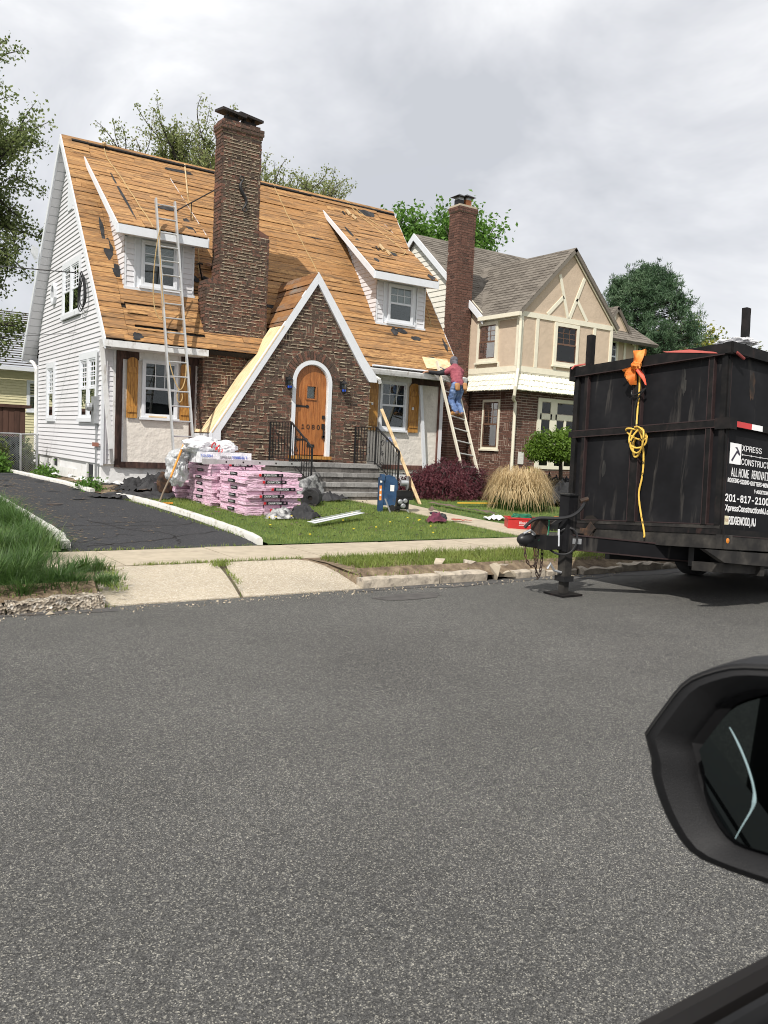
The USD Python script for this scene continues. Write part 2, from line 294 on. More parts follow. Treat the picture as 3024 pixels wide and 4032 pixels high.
# pavement slabs, each its own
pav = tag(grp('pavement', '/World'), kind='structure')
js = [-7, -5.6, -4.2, -2.8, -1.4, 0, 1.4, 2.8, 4.2, 5.37, 6.98, 8.35, 9.75, 11.1, 12.5, 13.9, 15.3, 16.7, 18.1, 19.5, 21, 22.5, 24]
for a, b in zip(js[:-1], js[1:]):
    dz = rng.normal(0, .004, 4); m = MB(); g_ = .008
    v = [(x, y, z+(dz[i] if z > .05 else 0)) for z in (.0, .125) for i, (x, y) in enumerate(((a+g_, 9.245), (b-g_, 9.245), (a+g_, 10.49), (b-g_, 10.49)))]
    m.add(v, BF).build('pavement_slab', m_conc, pav)
apr = tag(grp('driveway_apron', '/World'), kind='structure')
za = lambda x, y: .012+(y-7.66)/1.57*.105
for pts in ([(2.12, 7.66), (3.47, 7.66), (3.62, 8.2), (3.72, 8.6), (3.86, 9.23), (2.5, 9.23), (2.3, 8.6)], [(3.51, 7.66), (4.93, 7.66), (4.96, 7.86), (5.07, 8.4), (5.1, 8.8), (5.04, 9.1), (4.9, 9.23), (3.98, 9.23), (3.76, 8.58), (3.65, 8.16)]):
    v2, f2 = flat(pts, za); n = len(v2); P = Polygon(pts).exterior.coords[:-1]; k = len(P)
    tv = np.vstack([v2, [(x, y, za(x, y)) for x, y in P], [(x, y, -.02) for x, y in P]]); sd = []
    for i in range(k): j = (i+1) % k; sd += [(n+i, n+j, n+k+j), (n+i, n+k+j, n+k+i)]
    put('apron_slab', tv, np.vstack([f2, sd]), m_conca, apr)
m_moss = mat('joint_dirt', [(.06, .045, .03), (.1, .08, .05), (.08, .09, .035)], scale=12, rough=.95)
put('joint_soil', *flat([(3.3, 7.66), (3.7, 7.66), (4.3, 9.25), (2.5, 9.25), (3.6, 9.1)], lambda x, y: za(x, y)-.012), m_moss, apr)
# driveway with cracks
ys = np.concatenate([np.linspace(10.5, 17.5, 15), np.linspace(18, 45, 10)])
v, f = strip(ys, gz(ys)+.002, 2.3, 5.0, 8)
k = np.repeat(np.interp(ys, [10.5, 11, 13, 14.5, 15.5, 16.3, 18.7, 21.4, 45], [5.02, 5.06, 5.0, 4.8, 4.5, 4.26, 3.97, 3.85, 3.0]), 8); k0 = np.repeat(np.interp(ys, [10.5, 11.8, 14.5, 45], [2.5, 2.56, 2.45, -.5]), 8)
v[:, 0] = k0+(v[:, 0]-2.3)/2.7*(k-k0)
drv = tag(put('driveway', v, f, m_drive), kind='structure')
cr = MB()
for pts in ([(2.75, 10.75), (3.1, 10.9), (3.6, 11.05), (4.2, 11.35), (4.9, 11.7)], [(3.3, 12.9), (3.55, 12.3), (3.75, 11.9), (4.05, 11.7), (4.1, 11.2), (4.0, 10.8)], [(2.7, 12.2), (3.3, 12.4), (4.2, 12.3), (4.9, 12.6)], [(2.6, 11.2), (3.0, 10.95), (3.3, 10.6)]):
    p = spline(pts, 6); p = p+rng.normal(0, .02, p.shape)
    for a, b in zip(p[:-1], p[1:]):
        d = np.array([b[1]-a[1], a[0]-b[0]]); d = d/np.linalg.norm(d)*rng.uniform(.003, .009); q = [a-d, a+d, b+d, b-d]
        cr.add([(x, y, float(gz(y))+.006) for x, y in q], [(0, 1, 2), (0, 2, 3)])
cr.build('crack', m_dark, drv)
def kerbline(name, pts, w, h, m, parent=None, wob=.0022, m_=10):
    p = spline(pts, m_); d = np.gradient(p, axis=0); d /= np.linalg.norm(d, axis=1)[:, None]; nrm = np.stack([d[:, 1], -d[:, 0]], 1)
    prof = [(-.5, -.1), (-.5, .75), (-.36, 1), (.36, 1), (.5, .75), (.5, -.1)]; v, f = [], []
    for i, (q, n) in enumerate(zip(p, nrm)):
        for a, b in prof: j = rng.normal(0, wob, 2); v.append((q[0]+n[0]*(a*w+j[0]), q[1]+n[1]*(a*w+j[0]), float(gz(max(q[1], 7.8)))+b*h+j[1]))
        if i:
            for j in range(5): a = (i-1)*6+j; f += [(a, a+1, a+7), (a, a+7, a+6)]
    n = len(p); f += [(0, k, k+1) for k in range(1, 5)]+[((n-1)*6, (n-1)*6+k, (n-1)*6+k+1) for k in range(1, 5)]
    return put(name, np.array(v), np.array(f), m, parent, smooth=40)
o = kerbline('driveway_kerb', [(5.07, 10.6), (5.14, 11.0), (5.13, 11.75), (5.04, 13.0), (4.85, 14.5), (4.52, 15.5)], .1, .085, m_kerbw); tag(o, 'whitewashed kerb curving between the black driveway and the shingle stacks', 'kerb')
o = kerbline('driveway_kerb', [(4.28, 16.3), (3.99, 18.7), (3.87, 21.4), (3.6, 24)], .1, .07, m_kerbw); tag(o, 'whitewashed kerb along the driveway beneath the white siding wall', 'kerb')
o = kerbline('driveway_kerb', [(2.5, 10.72), (2.55, 11.2), (2.55, 11.8), (2.44, 14.3), (2.2, 18), (1.6, 24)], .13, .1, m_kerbw); tag(o, 'whitewashed kerb half hidden by the long grass beside the driveway', 'kerb')
# street kerb: stones
kb = tag(grp('street_kerb', '/World'), kind='structure')
def stone(x0, x1, y0, y1, z1, tilt=0, jit=.008, m=m_kerb, name='kerb_stone'):
    nx = max(2, int((x1-x0)/.12)+1); xs = np.linspace(x0, x1, nx); prof = [(y0, -.06), (y0, z1*.78), (y0+.025, z1), (y1, z1*1.02), (y1, -.06)]; v, f = [], []
    for i, x in enumerate(xs):
        for y, z in prof: j = rng.normal(0, jit, 3); v.append((x+j[0]*.5, y+j[1], z+j[2]+tilt*(x-x0)))
        if i:
            for k in range(5): a, b = (i-1)*5+k, (i-1)*5+(k+1) % 5; f += [(a, b, b+5), (a, b+5, a+5)]
    n = len(xs)-1; f += [(0, 1, 2), (0, 2, 3), (0, 3, 4)]+[(n*5, n*5+a, n*5+a+1) for a in (1, 2, 3)]
    return put(name, np.array(v), np.array(f), m, kb, smooth=35)
for a, b, z in ((4.95, 6.0, .12), (6.02, 6.72, .12), (7.18, 7.45, .1), (7.5, 7.72, .09), (7.76, 8.3, .07)): stone(a, b, 7.66+rng.normal(0, .012), 7.83, z+rng.normal(0, .004), jit=.005)
for k in range(14): stone(8.35+k*.8, 8.35+k*.8+.78, 7.62+rng.normal(0, .02), 7.82, .085+rng.normal(0, .01), jit=.016)
m_kerba = asphalt('crumbling_kerb', [(.06, .05, .04), (.3, .25, .19), (.42, .37, .3)], (.5, .46, .4), 38, .02)
for k in range(7): stone(2.15-(k+1)*.85, 2.15-k*.85-.02, 7.6+rng.normal(0, .01), 7.85, .1+rng.normal(0, .012), jit=.016, m=m_kerba)
def rock(name, label, x, y, z, r, seed, m=m_kerb, rz=0):
    q = np.random.default_rng(seed*31); v = q.uniform(-1, 1, (11, 3)); v = v/np.maximum(1, np.linalg.norm(v, axis=1)/1.1)[:, None]; t = trimesh.convex.convex_hull(v); v = np.array(t.vertices)
    v = v*np.array(r); c, s_ = math.cos(rz), math.sin(rz); v = v@np.array([[c, s_, 0], [-s_, c, 0], [0, 0, 1]])
    o = put(name, v+np.array([x, y, z]), t.faces, m); return tag(o, label, 'rubble')
rock('concrete_chunk', 'pale pointed chunk of broken concrete lying on the verge soil', 6.28, 8.02, .17, (.13, .1, .09), 2, m_conc)
rock('concrete_chunk', 'flat grey broken block lying behind the second kerb stone', 6.72, 7.98, .17, (.14, .09, .07), 5)
rock('concrete_chunk', 'upright triangular shard of kerb leaning over the gutter', 6.9, 7.72, .09, (.11, .09, .13), 8, m_conc, .5)
rock('concrete_chunk', 'slab of broken kerb lying flat between the shard and the last stones', 7.06, 7.72, .05, (.15, .1, .07), 11, m_conc)
rock('concrete_chunk', 'long cracked piece of kerb lying on the soil edge', 7.25, 7.92, .13, (.2, .08, .05), 14)
rock('concrete_chunk', 'small pale stone in the gutter by the crumbling kerb', 1.62, 7.5, .02, (.05, .04, .035), 17, m_conc)
def skirt(name, A, B, zb):
    v = [(x, y, za(x, y)-.006) for x, y in A]+[(x, y, zb) for x, y in B]; n_ = len(A); f = []
    for i in range(n_-1): f += [(i, i+1, n_+i+1), (i, n_+i+1, n_+i)]
    tag(put(name, np.array(v), np.array(f), m_soil), kind='structure')
skirt('verge_edge', [(4.95, 7.84), (5.05, 8.4), (5.08, 8.8), (5.02, 9.1), (4.9, 9.24)], [(5.0, 7.84), (5.13, 8.35), (5.17, 8.8), (5.13, 9.05), (5.06, 9.24)], .122)
skirt('verge_edge', [(2.15, 7.66), (2.33, 8.6), (2.53, 9.24)], [(2.0, 7.84), (2.2, 8.6), (2.42, 9.24)], .122)
# front walk, three slabs
wk = tag(grp('front_walk', '/World'), kind='structure')
wl, wr = [(9.3, 15.2), (9.55, 13.7), (9.72, 12.1), (9.95, 10.5)], [(10.35, 15.2), (10.38, 13.3), (10.55, 12.2), (10.95, 10.5)]
for i in range(3):
    q = [wl[i], wl[i+1], wr[i+1], wr[i]]; c = np.mean(q, 0); q = [tuple(c+(np.array(p)-c)*.988) for p in q]; qs = [q[0], tuple((np.array(q[0])+q[1])/2), q[1], q[2], tuple((np.array(q[2])+q[3])/2), q[3]]
    v = [(x, y, float(gz(y))+.025) for x, y in qs]+[(x, y, float(gz(y))-.1) for x, y in qs]; k = 6
    f = [(0, 1, 4), (0, 4, 5), (1, 2, 3), (1, 3, 4)]+sum([[(a, (a+1) % k, k+(a+1) % k), (a, k+(a+1) % k, k+a)] for a in range(k)], [])
    put('walk_slab', np.array(v), np.array(f), m_conc, wk)
# bare soil by the kerb, at the house wall and along the neighbour's foot
def soil(name, pts, dz, m=m_soil, up=.0):
    return tag(put(name, *flat(pts, lambda x, y: (.12 if y > 7.86 else 0)+dz if y < 8 and 'backfill' in name else float(gz(y))+dz), m), kind='structure')
soil('verge_soil', [(-6, 7.86), (2.1, 7.86), (2.45, 9.22), (-6, 9.22)], .004)
soil('kerb_backfill', [(-6, 7.72), (2.1, 7.72), (2.1, 7.9), (-6, 7.9)], .088)
soil('kerb_backfill', [(5.02, 7.7), (30, 7.7), (30, 7.95), (5.02, 7.95)], -.03 if 0 else .066)
soil('verge_earth', [(5.0, 7.82), (30, 7.82), (30, 9.23), (5.05, 9.23), (5.12, 8.8)], .004)
soil('wall_bed', [(4.05, 17), (3.75, 23.5), (4.8, 23.5), (4.8, 17.5), (6.9, 17.4), (6.9, 15.9), (4.45, 15.9)], .006)
soil('passage_soil', [(13.4, 16.9), (16.1, 16.9), (16.1, 26), (13.4, 26)], .006)

# grit and chips swept along the gutter
q, gr = np.random.default_rng(41), MB()
for k in range(520):
    x = q.uniform(-1, 9); y = 7.6-abs(q.normal(0, .1)); r = q.uniform(.004, .016); v = q.normal(size=(6, 3)); v = v/np.linalg.norm(v, axis=1)[:, None]*r; gr.add(v+np.array((x, y, r*.5)), trimesh.convex.convex_hull(v, qhull_options='QbB Pp QJn Qt').faces if 0 else [(0, 1, 2), (0, 2, 3), (0, 3, 1), (1, 2, 4), (2, 3, 4), (3, 1, 4), (1, 4, 5)])
tag(gr.build('gutter_gravel', m_conc), 'pale grit and stone chips scattered along the gutter', 'gravel', kind='stuff')
gr = MB()
for k in range(900):
    y = 11+q.random()**.7*9; x = np.interp(y, [10.5, 14.5, 20], [2.6, 2.5, 2.3])+abs(q.normal(0, .35)) if k % 3 else q.uniform(2.6, 4.2); a = q.uniform(0, 2*PI); l, w = q.uniform(.01, .05), q.uniform(.004, .015); c, s_ = math.cos(a), math.sin(a); z = float(gz(y))+.008
    gr.add([(x+c*u*l-s_*v*w, y+s_*u*l+c*v*w, z+.004*abs(u)) for u, v in ((-1, 0), (0, -1), (1, 0), (0, 1))], [(0, 1, 2), (0, 2, 3)])
tag(gr.build('driveway_litter', m_soil), 'brown leaf litter and grit strewn over the black driveway', 'litter', kind='stuff')
for k in range(5):
    x, y = q.uniform(2.7, 3.6), q.uniform(10.8, 15); p = [(x, y)]
    for _ in range(6): x += q.uniform(.08, .3); y += q.normal(0, .1); p.append((min(x, 4.85), y))
    p = spline(p, 5); c_ = MB()
    for a, b in zip(p[:-1], p[1:]):
        d = np.array([b[1]-a[1], a[0]-b[0]]); n_ = np.linalg.norm(d)
        if n_ > 1e-6: d = d/n_*q.uniform(.002, .007); c_.add([(u, v, float(gz(v))+.006) for u, v in (a-d, a+d, b+d, b-d)], [(0, 1, 2), (0, 2, 3)])
    c_.build('crack', m_dark, drv)
# ---------------------------------------------------------------- building kit
def courses(F, poly, h, proud, parent, m, name='siding_board', b0=None):
    """Lapped boards over the outline poly (u, v): each leans out at its lower edge."""
    u0, v0, u1, v1 = poly.bounds; O, U, V, N = F; b0 = v0 if b0 is None else b0
    k = 0
    while b0+k*h < v1-.01:
        a, b = b0+k*h, min(b0+(k+1)*h, v1); k += 1
        band = poly.intersection(sbox(u0-1, a, u1+1, b))
        for g in getattr(band, 'geoms', [band]):
            if g.geom_type != 'Polygon' or g.area < 1e-3: continue
            e = 1e-4; lo = g.intersection(sbox(u0-1, g.bounds[1]+e, u1+1, g.bounds[1]+2*e)).bounds; hi = g.intersection(sbox(u0-1, g.bounds[3]-2*e, u1+1, g.bounds[3]-e)).bounds
            if len(lo) < 4 or len(hi) < 4: continue
            A, B = g.bounds[1], g.bounds[3]
            q = [(lo[0], A, proud), (lo[2], A, proud), (hi[2], B, .003), (hi[0], B, .003), (lo[0], A, 0), (lo[2], A, 0), (hi[2], B, 0), (hi[0], B, 0)]
            v = np.array([O+U*x+V*y+N*z for x, y, z in q])
            put(name, v, np.array([(0, 1, 2), (0, 2, 3), (0, 5, 1), (0, 4, 5), (0, 3, 7), (0, 7, 4), (1, 5, 6), (1, 6, 2)]), m, parent)
def boards_on(F, poly, w, seam, rng_, gap=.0085, t=.02, lmin=1.6, lmax=4.2, breaks=(), lift=.006, miss=()):
    """Boards laid along u over the outline; returns pieces."""
    u0, v0, u1, v1 = poly.bounds; out = []; P = prep(poly); O, U, V, N = F; k = 0
    while v0+k*w < v1-.02:
        a, b = v0+k*w, v0+(k+1)*w; k += 1
        cuts = sorted(set([u0-.1, u1+.1]+[x+rng_.normal(0, .006) for x in breaks])); u = u0-rng_.uniform(0, 2)
        while u < u1: u += rng_.uniform(lmin, lmax); cuts.append(u)
        cuts = sorted(cuts); cuts = [c for i, c in enumerate(cuts) if i == 0 or c-cuts[i-1] > .12 or c >= u1]
        for x0, x1 in zip(cuts[:-1], cuts[1:]):
            g0, g1 = gap*rng_.uniform(.3, 1.5), gap*rng_.uniform(.2, 1.2)
            q = sbox(x0+.003, a+g0, x1-.003, b-g1)
            if any(abs((x0+x1)/2-mx) < 1.2 and abs((a+b)/2-mv) < w*.5 and x0 < mx < x1 for mx, mv in miss): continue
            if not P.intersects(q): continue
            dn = rng_.normal(0, lift); tl = rng_.normal(0, lift*.7)
            g = q if P.contains(q) else poly.intersection(q)
            for gg in getattr(g, 'geoms', [g]):
                if gg.geom_type != 'Polygon' or gg.area < .004: continue
                if P.contains(q):
                    v = np.array([O+U*x+V*y+N*(c+dn+tl*(y-a)/w) for c in (0, t) for y in (a+g0, b-g1) for x in (x0+.003, x1-.003)])
                    out.append((v, BF))
                else: out.append(MB().spoly(F, gg, dn, t+dn).get())
    return out
def bricks(F, poly, rng_, course=.07, L=.2, joint=.014, n1=.009, jit=.0022, patch=.035, solid=None, herring=0):
    """Brick faces over the outline, running bond broken by small baskets of upright bricks; returns pieces."""
    u0, v0, u1, v1 = poly.bounds; O, U, V, N = F; P = prep(poly); out = []; step = L+joint
    nr = int((v1-v0)/course)+1; blocks = []
    if patch:
        for r in range(0, nr-3, 3):
            for i in range(int((u1-u0)/step)):
                if rng_.random() < patch: blocks.append((u0+i*step+(r % 2)*step/2, v0+r*course, 3*(course-.001), 3*course))
    def one(a, b, c, d):
        q = sbox(a, b, c, d); n = n1+rng_.uniform(-.005, .007)
        if P.contains(q):
            v = np.array([O+U*(x+rng_.normal(0, jit))+V*(y+rng_.normal(0, jit))+N*(k+(rng_.normal(0, jit) if k > 0 else 0)) for k in (-.03, n) for y in (b, d) for x in (a, c)]); out.append((v, BF))
        elif P.intersects(q):
            g = poly.intersection(q)
            for gg in getattr(g, 'geoms', [g]):
                if gg.geom_type == 'Polygon' and gg.area > .0016: out.append(MB().spoly(F, gg, -.03, n).get())
    for r in range(nr):
        b = v0+r*course; u = u0-step+(r % 2)*step/2+rng_.normal(0, .008)
        while u < u1:
            l = L*rng_.choice([1, 1, 1, 1, .48]) ; a, c = u, u+l; u = c+joint; segs = [(a, c)]
            for bu, bv, bw, bh in blocks:
                if bv-.01 < b+course/2 < bv+bh:
                    segs = [s for p, q in segs for s in ((p, min(q, bu-joint)), (max(p, bu+bw), q)) if s[1]-s[0] > .04]
            for p, q in segs: one(p, b+joint*.5, q, b+course-joint*.5)
    for bu, bv, bw, bh in blocks:
        for i in range(3): one(bu+i*bw/3+.002, bv+joint*.5, bu+(i+1)*bw/3-joint, bv+bh-joint*.5)
    return out
def window(F, w, h, parent, upper='blind', lower='screen', grid=(3, 2), trim=.05, sill=True, m_tr=None, m_sash=None, name='window', low_frac=.5, proud=.05, surround=None):
    """A double-hung window standing on the wall frame F (u, v from its lower corner)."""
    m_tr = m_tr or m_white; m_sash = m_sash or m_white; t = trim; m = MB()
    for a in ((0, t, 0, h), (w-t, w, 0, h), (t, w-t, h-t, h), (t, w-t, 0, t)): m.fbox(F, *a, -.01, proud)
    o = m.build(name, m_tr, parent)
    mid = t+(h-2*t)*low_frac; s = .03; i0, i1 = t, w-t
    for lo, hi, n0, n1 in ((mid, h-t, .012, .03), (t, mid+.012, .022, .042)):
        q = MB()
        for a in ((i0, i0+s, lo, hi), (i1-s, i1, lo, hi), (i0+s, i1-s, hi-s, hi), (i0+s, i1-s, lo, lo+s)): q.fbox(F, *a, n0, n1)
        q.build('sash', m_sash, o)
    MB().fbox(F, i0+s, i1-s, mid+s, h-t-s, .016, .018).build('pane', m_pane, o)
    MB().fbox(F, i0+s, i1-s, t+s, mid-s+.012, .028, .030).build('pane', m_pane, o)
    if grid:
        q = MB()
        for k in range(1, grid[0]): x = i0+s+(i1-i0-2*s)*k/grid[0]; q.fbox(F, x-.008, x+.008, mid+s, h-t-s, .019, .025)
        for k in range(1, grid[1]): y = mid+s+(h-t-2*s-mid)*k/grid[1]; q.fbox(F, i0+s, i1-s, y-.008, y+.008, .0195, .0255)
        q.build('glazing_bar', m_sash, o)
    for kind, lo, hi in ((upper, mid+s, h-t-s), (lower, t+s, mid-s+.012)):
        if kind in ('blind', 'dark_blind'):
            q = MB(); y = lo
            while y < hi: q.fbox(F, i0+s, i1-s, y, min(y+.021, hi), .006, .0085); y += .026
            q.build('blind', m_blind if kind == 'blind' else m_blindd, o)
            MB().fbox(F, i0+s, i1-s, lo, hi, .003, .005).build('dim_room', m_room, o)
        elif kind == 'curtain':
            xs = np.linspace(i0+s, i1-s, 30); q = MB()
            for a, b in zip(xs[:-1], xs[1:]):
                    k = .0085+.0025*math.sin(a*90); q.fbox(F, a, b, lo, hi, k, k+.002)
            q.build('curtain', m_curtain, o); MB().fbox(F, i0+s, i1-s, lo, hi, .003, .005).build('dim_room', m_room, o)
        else:
            MB().fbox(F, i0+s, i1-s, lo, hi, .003, .006).build('dim_room', m_room if kind == 'screen' else m_blindd, o)
    if sill: MB().fbox(F, -.04, w+.04, -.05, 0, 0, proud+.035).build('sill', m_tr, o)
    return o
def sub(F, a, b): return (F[0]+F[1]*a+F[2]*b, F[1], F[2], F[3])

# ---------------------------------------------------------------- the house being re-roofed
H = thing('brick_house', 'storybook house stripped to bare roof boards, with brick gable porch and tall chimney', 'house')
RY, RZ, EY, EZ = 20.51, 8.23, 16.98, 3.42; SL = (RZ-EZ)/(RY-EY); LS = math.hypot(RY-EY, RZ-EZ)
def roofz(y): return EZ+(y-EY)*SL
R1 = np.random.default_rng(11)
# foundation, walls
fd = MB().box(4.78, 13.47, 17.58, 23.45, -.2, .93).build('foundation', m_found, H)
for y, s in ((21.2, .5), (18.0, .55)):
    MB().fbox(SIDE(4.78), y, y+.5, .52, .88, .0, .012).build('basement_window', m_room, fd)
    q = MB(); 
    for a in ((y-.05, y, .5, .9), (y+.5, y+.55, .5, .9), (y-.05, y+.55, .46, .5)): q.fbox(SIDE(4.78), *a, -.02, .05)
    q.build('basement_frame', m_white_worn, fd)
side = Polygon([(17.5, .93), (23.5, .93), (23.5, 3.95), (RY, RZ-.14), (17.5, roofz(17.5)-.14)])
sw = MB().spoly(SIDE(4.75), side, -.1, 0).build('side_wall', m_siding, H)
courses(SIDE(4.75), side, .1, .023, sw, m_siding)
MB().spoly(SIDE(13.5), side, 0, .1).build('end_wall', m_siding, H)
MB().box(4.8, 13.45, 23.4, 23.5, .9, 3.9).build('rear_wall', m_siding, H)
MB().box(4.735, 4.79, 17.47, 17.53, .9, 3.3).build('corner_post', m_white, H)
MB().box(4.735, 4.79, 23.47, 23.53, .9, 3.5).build('corner_post', m_white, H)
FS = FRONT(17.55)
MB().fbox(FS, 4.76, 7.0, .9, 3.4, -.1, 0).build('stucco_wall', m_stucco, H)
MB().fbox(FS, 10.5, 13.46, .9, 3.4, -.1, 0).build('stucco_wall', m_stucco, H)
fs = MB().fbox(FS, 4.79, 4.98, .93, 3.3, 0, .004).build('front_siding', m_siding, H)
courses(FS, sbox(4.79, .93, 4.98, 3.3), .1, .016, fs, m_siding)
MB().fbox(FS, 4.98, 5.03, .93, 3.3, 0, .02).build('corner_trim', m_white_worn, H)
for a, mm in (((5.03, 5.165, .87, 3.3), m_timber), ((5.165, 5.5, 3.1, 3.3), m_timber), ((5.165, 6.8, .86, .985), m_timber), ((6.62, 6.725, .985, 3.1), m_timber), ((6.4, 6.8, 3.1, 3.3), m_timber),
              ((13.36, 13.5, .98, 3.3), m_timber_red), ((12.47, 13.36, 3.15, 3.32), m_timber), ((10.62, 13.36, .98, 1.09), m_timber_red)):
    MB().fbox(FS, *a, 0, .035).build('timber', mm, H)
MB().fbox(FS, 5.5, 6.4, 3.1, 3.3, 0, .03).build('header_board', m_white_worn, H)
MB().fbox(FS, 11.2, 12.47, 3.17, 3.33, 0, .03).build('header_board', m_white_worn, H)
MB().fbox(FS, 5.165, 5.21, .985, 3.1, 0, .008).build('plaster_edge', m_white_worn, H)
window(sub(FS, 5.57, 1.93), .77, 1.2, H, 'dark_blind', 'screen', (3, 2), surround=True)
window(sub(FS, 11.53, 1.97), .8, 1.2, H, 'dark_blind', 'screen', (3, 2))
MB().fbox(FS, 5.72, 6.1, 1.935, 1.965, .055, .08).build('wood_lath', m_ply, H)
def shutter(a, b, z0, z1):
    w = b-a; P = [(a, z0), (b, z0), (b, z1-.1)]+[(a+w/2+w/2*math.cos(t), z1-.1+.1*math.sin(t)) for t in np.linspace(.2, PI-.2, 9)]+[(a, z1-.1)]
    G0 = Polygon(P); o = None
    for k in range(3):
        g = G0.intersection(sbox(a+k*w/3+.002, z0, a+(k+1)*w/3-.002, z1+.1)); q = MB().spoly(FS, g, .03, .05)
        if o is None: o = q.build('shutter', m_shutter, H)
        else: q.build('shutter_board', m_shutter, o)
    for z in (z0+.12, z1-.32): MB().fbox(FS, a+.02, b-.02, z, z+.12, .05, .07).build('batten', m_shutter, o)
    return o
shutter(5.25, 5.48, 1.9, 3.15); shutter(6.39, 6.61, 1.9, 3.12)
o = shutter(11.14, 11.47, 1.93, 3.14); MB().fbox(FS, 11.26, 11.31, 2.55, 2.62, .05, .07).build('latch', m_white, o)
o = shutter(12.41, 12.72, 1.93, 3.17); MB().fbox(FS, 12.5, 12.55, 2.5, 2.57, .05, .07).build('latch', m_white, o)
m_blue = mat('blue_digits', sh((.05, .08, .3), .1), rough=.5)
pl = MB().fbox(FS, 11.78, 12.09, 1.66, 1.8, 0, .012).build('number_plate', m_white, H)
def lettering(text, F, a, b, h, m, parent, name='lettering', bold=False, width=None, depth=.003, n=.001, light=False):
    t = meshkit.text_mesh(text, h, depth, bold); v = np.array(t.vertices)
    if width: v[:, 0] *= width/(v[:, 0].max()-v[:, 0].min())
    v[:, 0] -= v[:, 0].min(); O, U, V, N = F
    return put(name, O+U*(v[:, :1]+a)+V*(v[:, 1:2]+b)+N*(v[:, 2:]+n), t.faces, m, parent)
lettering('1080', FS, 11.8, 1.68, .09, m_blue, pl, bold=True, width=.27, n=.012)
# main roof
kn = 4.66-4.55
deckF = fr((0, EY, EZ), (1, 0, 0), (0, (RY-EY)/LS, (RZ-EZ)/LS)); 
def rx(t): return 4.66-.11*t/LS
deck = Polygon([(4.76, 0), (13.63, 0), (13.63, LS), (4.76, LS)])
rf = MB().spoly(deckF, deck, -.16, -.024).build('roof', m_dark, H)
RB = (0, (23.93-RY), 3.52-RZ); RL = math.hypot(*RB[1:]); rearF = fr((0, RY, RZ), (1, 0, 0), (0, RB[1]/RL, RB[2]/RL), (0, -RB[2]/RL, RB[1]/RL))
MB().spoly(rearF, Polygon([(4.76, 0), (13.63, 0), (13.63, RL), (4.76, RL)]), -.16, 0).build('rear_slope', m_dark, H)
chim = sbox(6.82, 0, 8.2, 1.6)
area = Polygon([(4.66, 0), (13.65, 0), (13.65, LS), (4.55, LS)]).difference(sbox(5.5, 1.9, 6.6, 3.6)).difference(sbox(11.75, 1.9, 12.8, 3.6)).difference(sbox(8.9, -.1, 9.4, 1.4))
for q in ((5.18, 1.0, 5.95, 1.05), (5.2, .71, 5.62, .75), (5.3, .38, 6.2, .45), (6.35, .3, 6.79, .39), (5.1, .86, 5.2, 1.0), (5.35, .3, 6.0, .33), (6.6, 1.65, 6.82, 1.9)): area = area.difference(sbox(*q))
pcs = boards_on(deckF, area, .139, 0, R1, t=.02, breaks=(5.12, 13.02))
# dormers
DZ0, DY0 = 5.79, 17.45
def dormer(x0, x1, f0, f1, lab):
    D = grp('dormer', H); zt, yt = 7.77, 20.17; dl = math.hypot(yt-DY0, zt-DZ0); DF = fr((0, DY0, DZ0), (1, 0, 0), (0, (yt-DY0)/dl, (zt-DZ0)/dl))
    MB().spoly(DF, sbox(x0+.02, .02, x1-.02, dl), -.1, -.022).build('dormer_deck', m_dark, D)
    p = boards_on(DF, sbox(x0, 0, x1, dl), .135, 0, R1, t=.02, breaks=(x0+.55,), lmin=1.0, lmax=2.6)
    MB().fbox(FRONT(DY0), x0, x1, DZ0-.19, DZ0-.015, 0, .03).build('fascia', m_white, D)
    for x, s in ((x0, -1), (x1, 1)):
        q = MB(); q.poly(fr((x, 0, 0), (0, 1, 0), (0, 0, 1), (s, 0, 0)), [(DY0-.0, DZ0-.19), (DY0, DZ0), (yt+.08, zt+.06), (yt-.28, zt-.33)], -.005, .028); q.build('rake_board', m_white, D)
    MB().add([(x0, DY0+.03, DZ0-.185), (x1, DY0+.03, DZ0-.185), (x1, 17.9, DZ0-.12), (x0, 17.9, DZ0-.12)], [(0, 1, 2), (0, 2, 3)]).build('soffit', m_white, D)
    Ff = FRONT(17.85); zb = roofz(17.85)-.05
    MB().fbox(Ff, f0, f1, zb, DZ0-.05, -.1, 0).build('dormer_face', m_white, D)
    w0, w1 = f0+(f1-f0)*.245-.11, f0+(f1-f0)*.725+.11
    for a, b in ((f0, w0-.03), (w1+.03, f1)):
        courses(Ff, sbox(a, zb+.07, b, DZ0-.15), .112, .018, D, m_siding)
        for x in (a, b-.03): MB().fbox(Ff, x, x+.03, zb+.05, DZ0-.15, .0, .024).build('trim_strip', m_white, D)
    MB().fbox(Ff, f0-.02, f1+.02, zb, zb+.07, 0, .05).build('base_trim', m_white, D)
    for s, x in ((-1, f0), (1, f1)):
        Fc = SIDE(x); Fc = Fc if s < 0 else (Fc[0], Fc[1], Fc[2], -Fc[3])
        tri = Polygon([(17.85, zb), (17.85, DZ0+.2), (19.9, DZ0+.2+(19.9-17.85)*.728), (19.9, roofz(19.9))])
        tri = Polygon([(17.85, zb), (17.85, DZ0+.15), (20.0, DZ0+.15+(2.15)*.728), (20.0, roofz(20.0)-.02)]).buffer(0)
        c = MB().spoly(Fc, tri, -.05, 0).build('cheek', m_siding, D); courses(Fc, tri, .112, .018, D, m_siding)
    window(sub(Ff, w0+.08, zb+.12), w1-w0-.16, DZ0-.29-zb, H, 'blind', 'dark_blind', (3, 2) if x0 > 8 else (2, 2), sill=True)
    return D, p
D1, p1 = dormer(4.99, 6.9, 5.25, 6.75, '')
D2, p2 = dormer(11.17, 13.1, 11.5, 13.0, '')
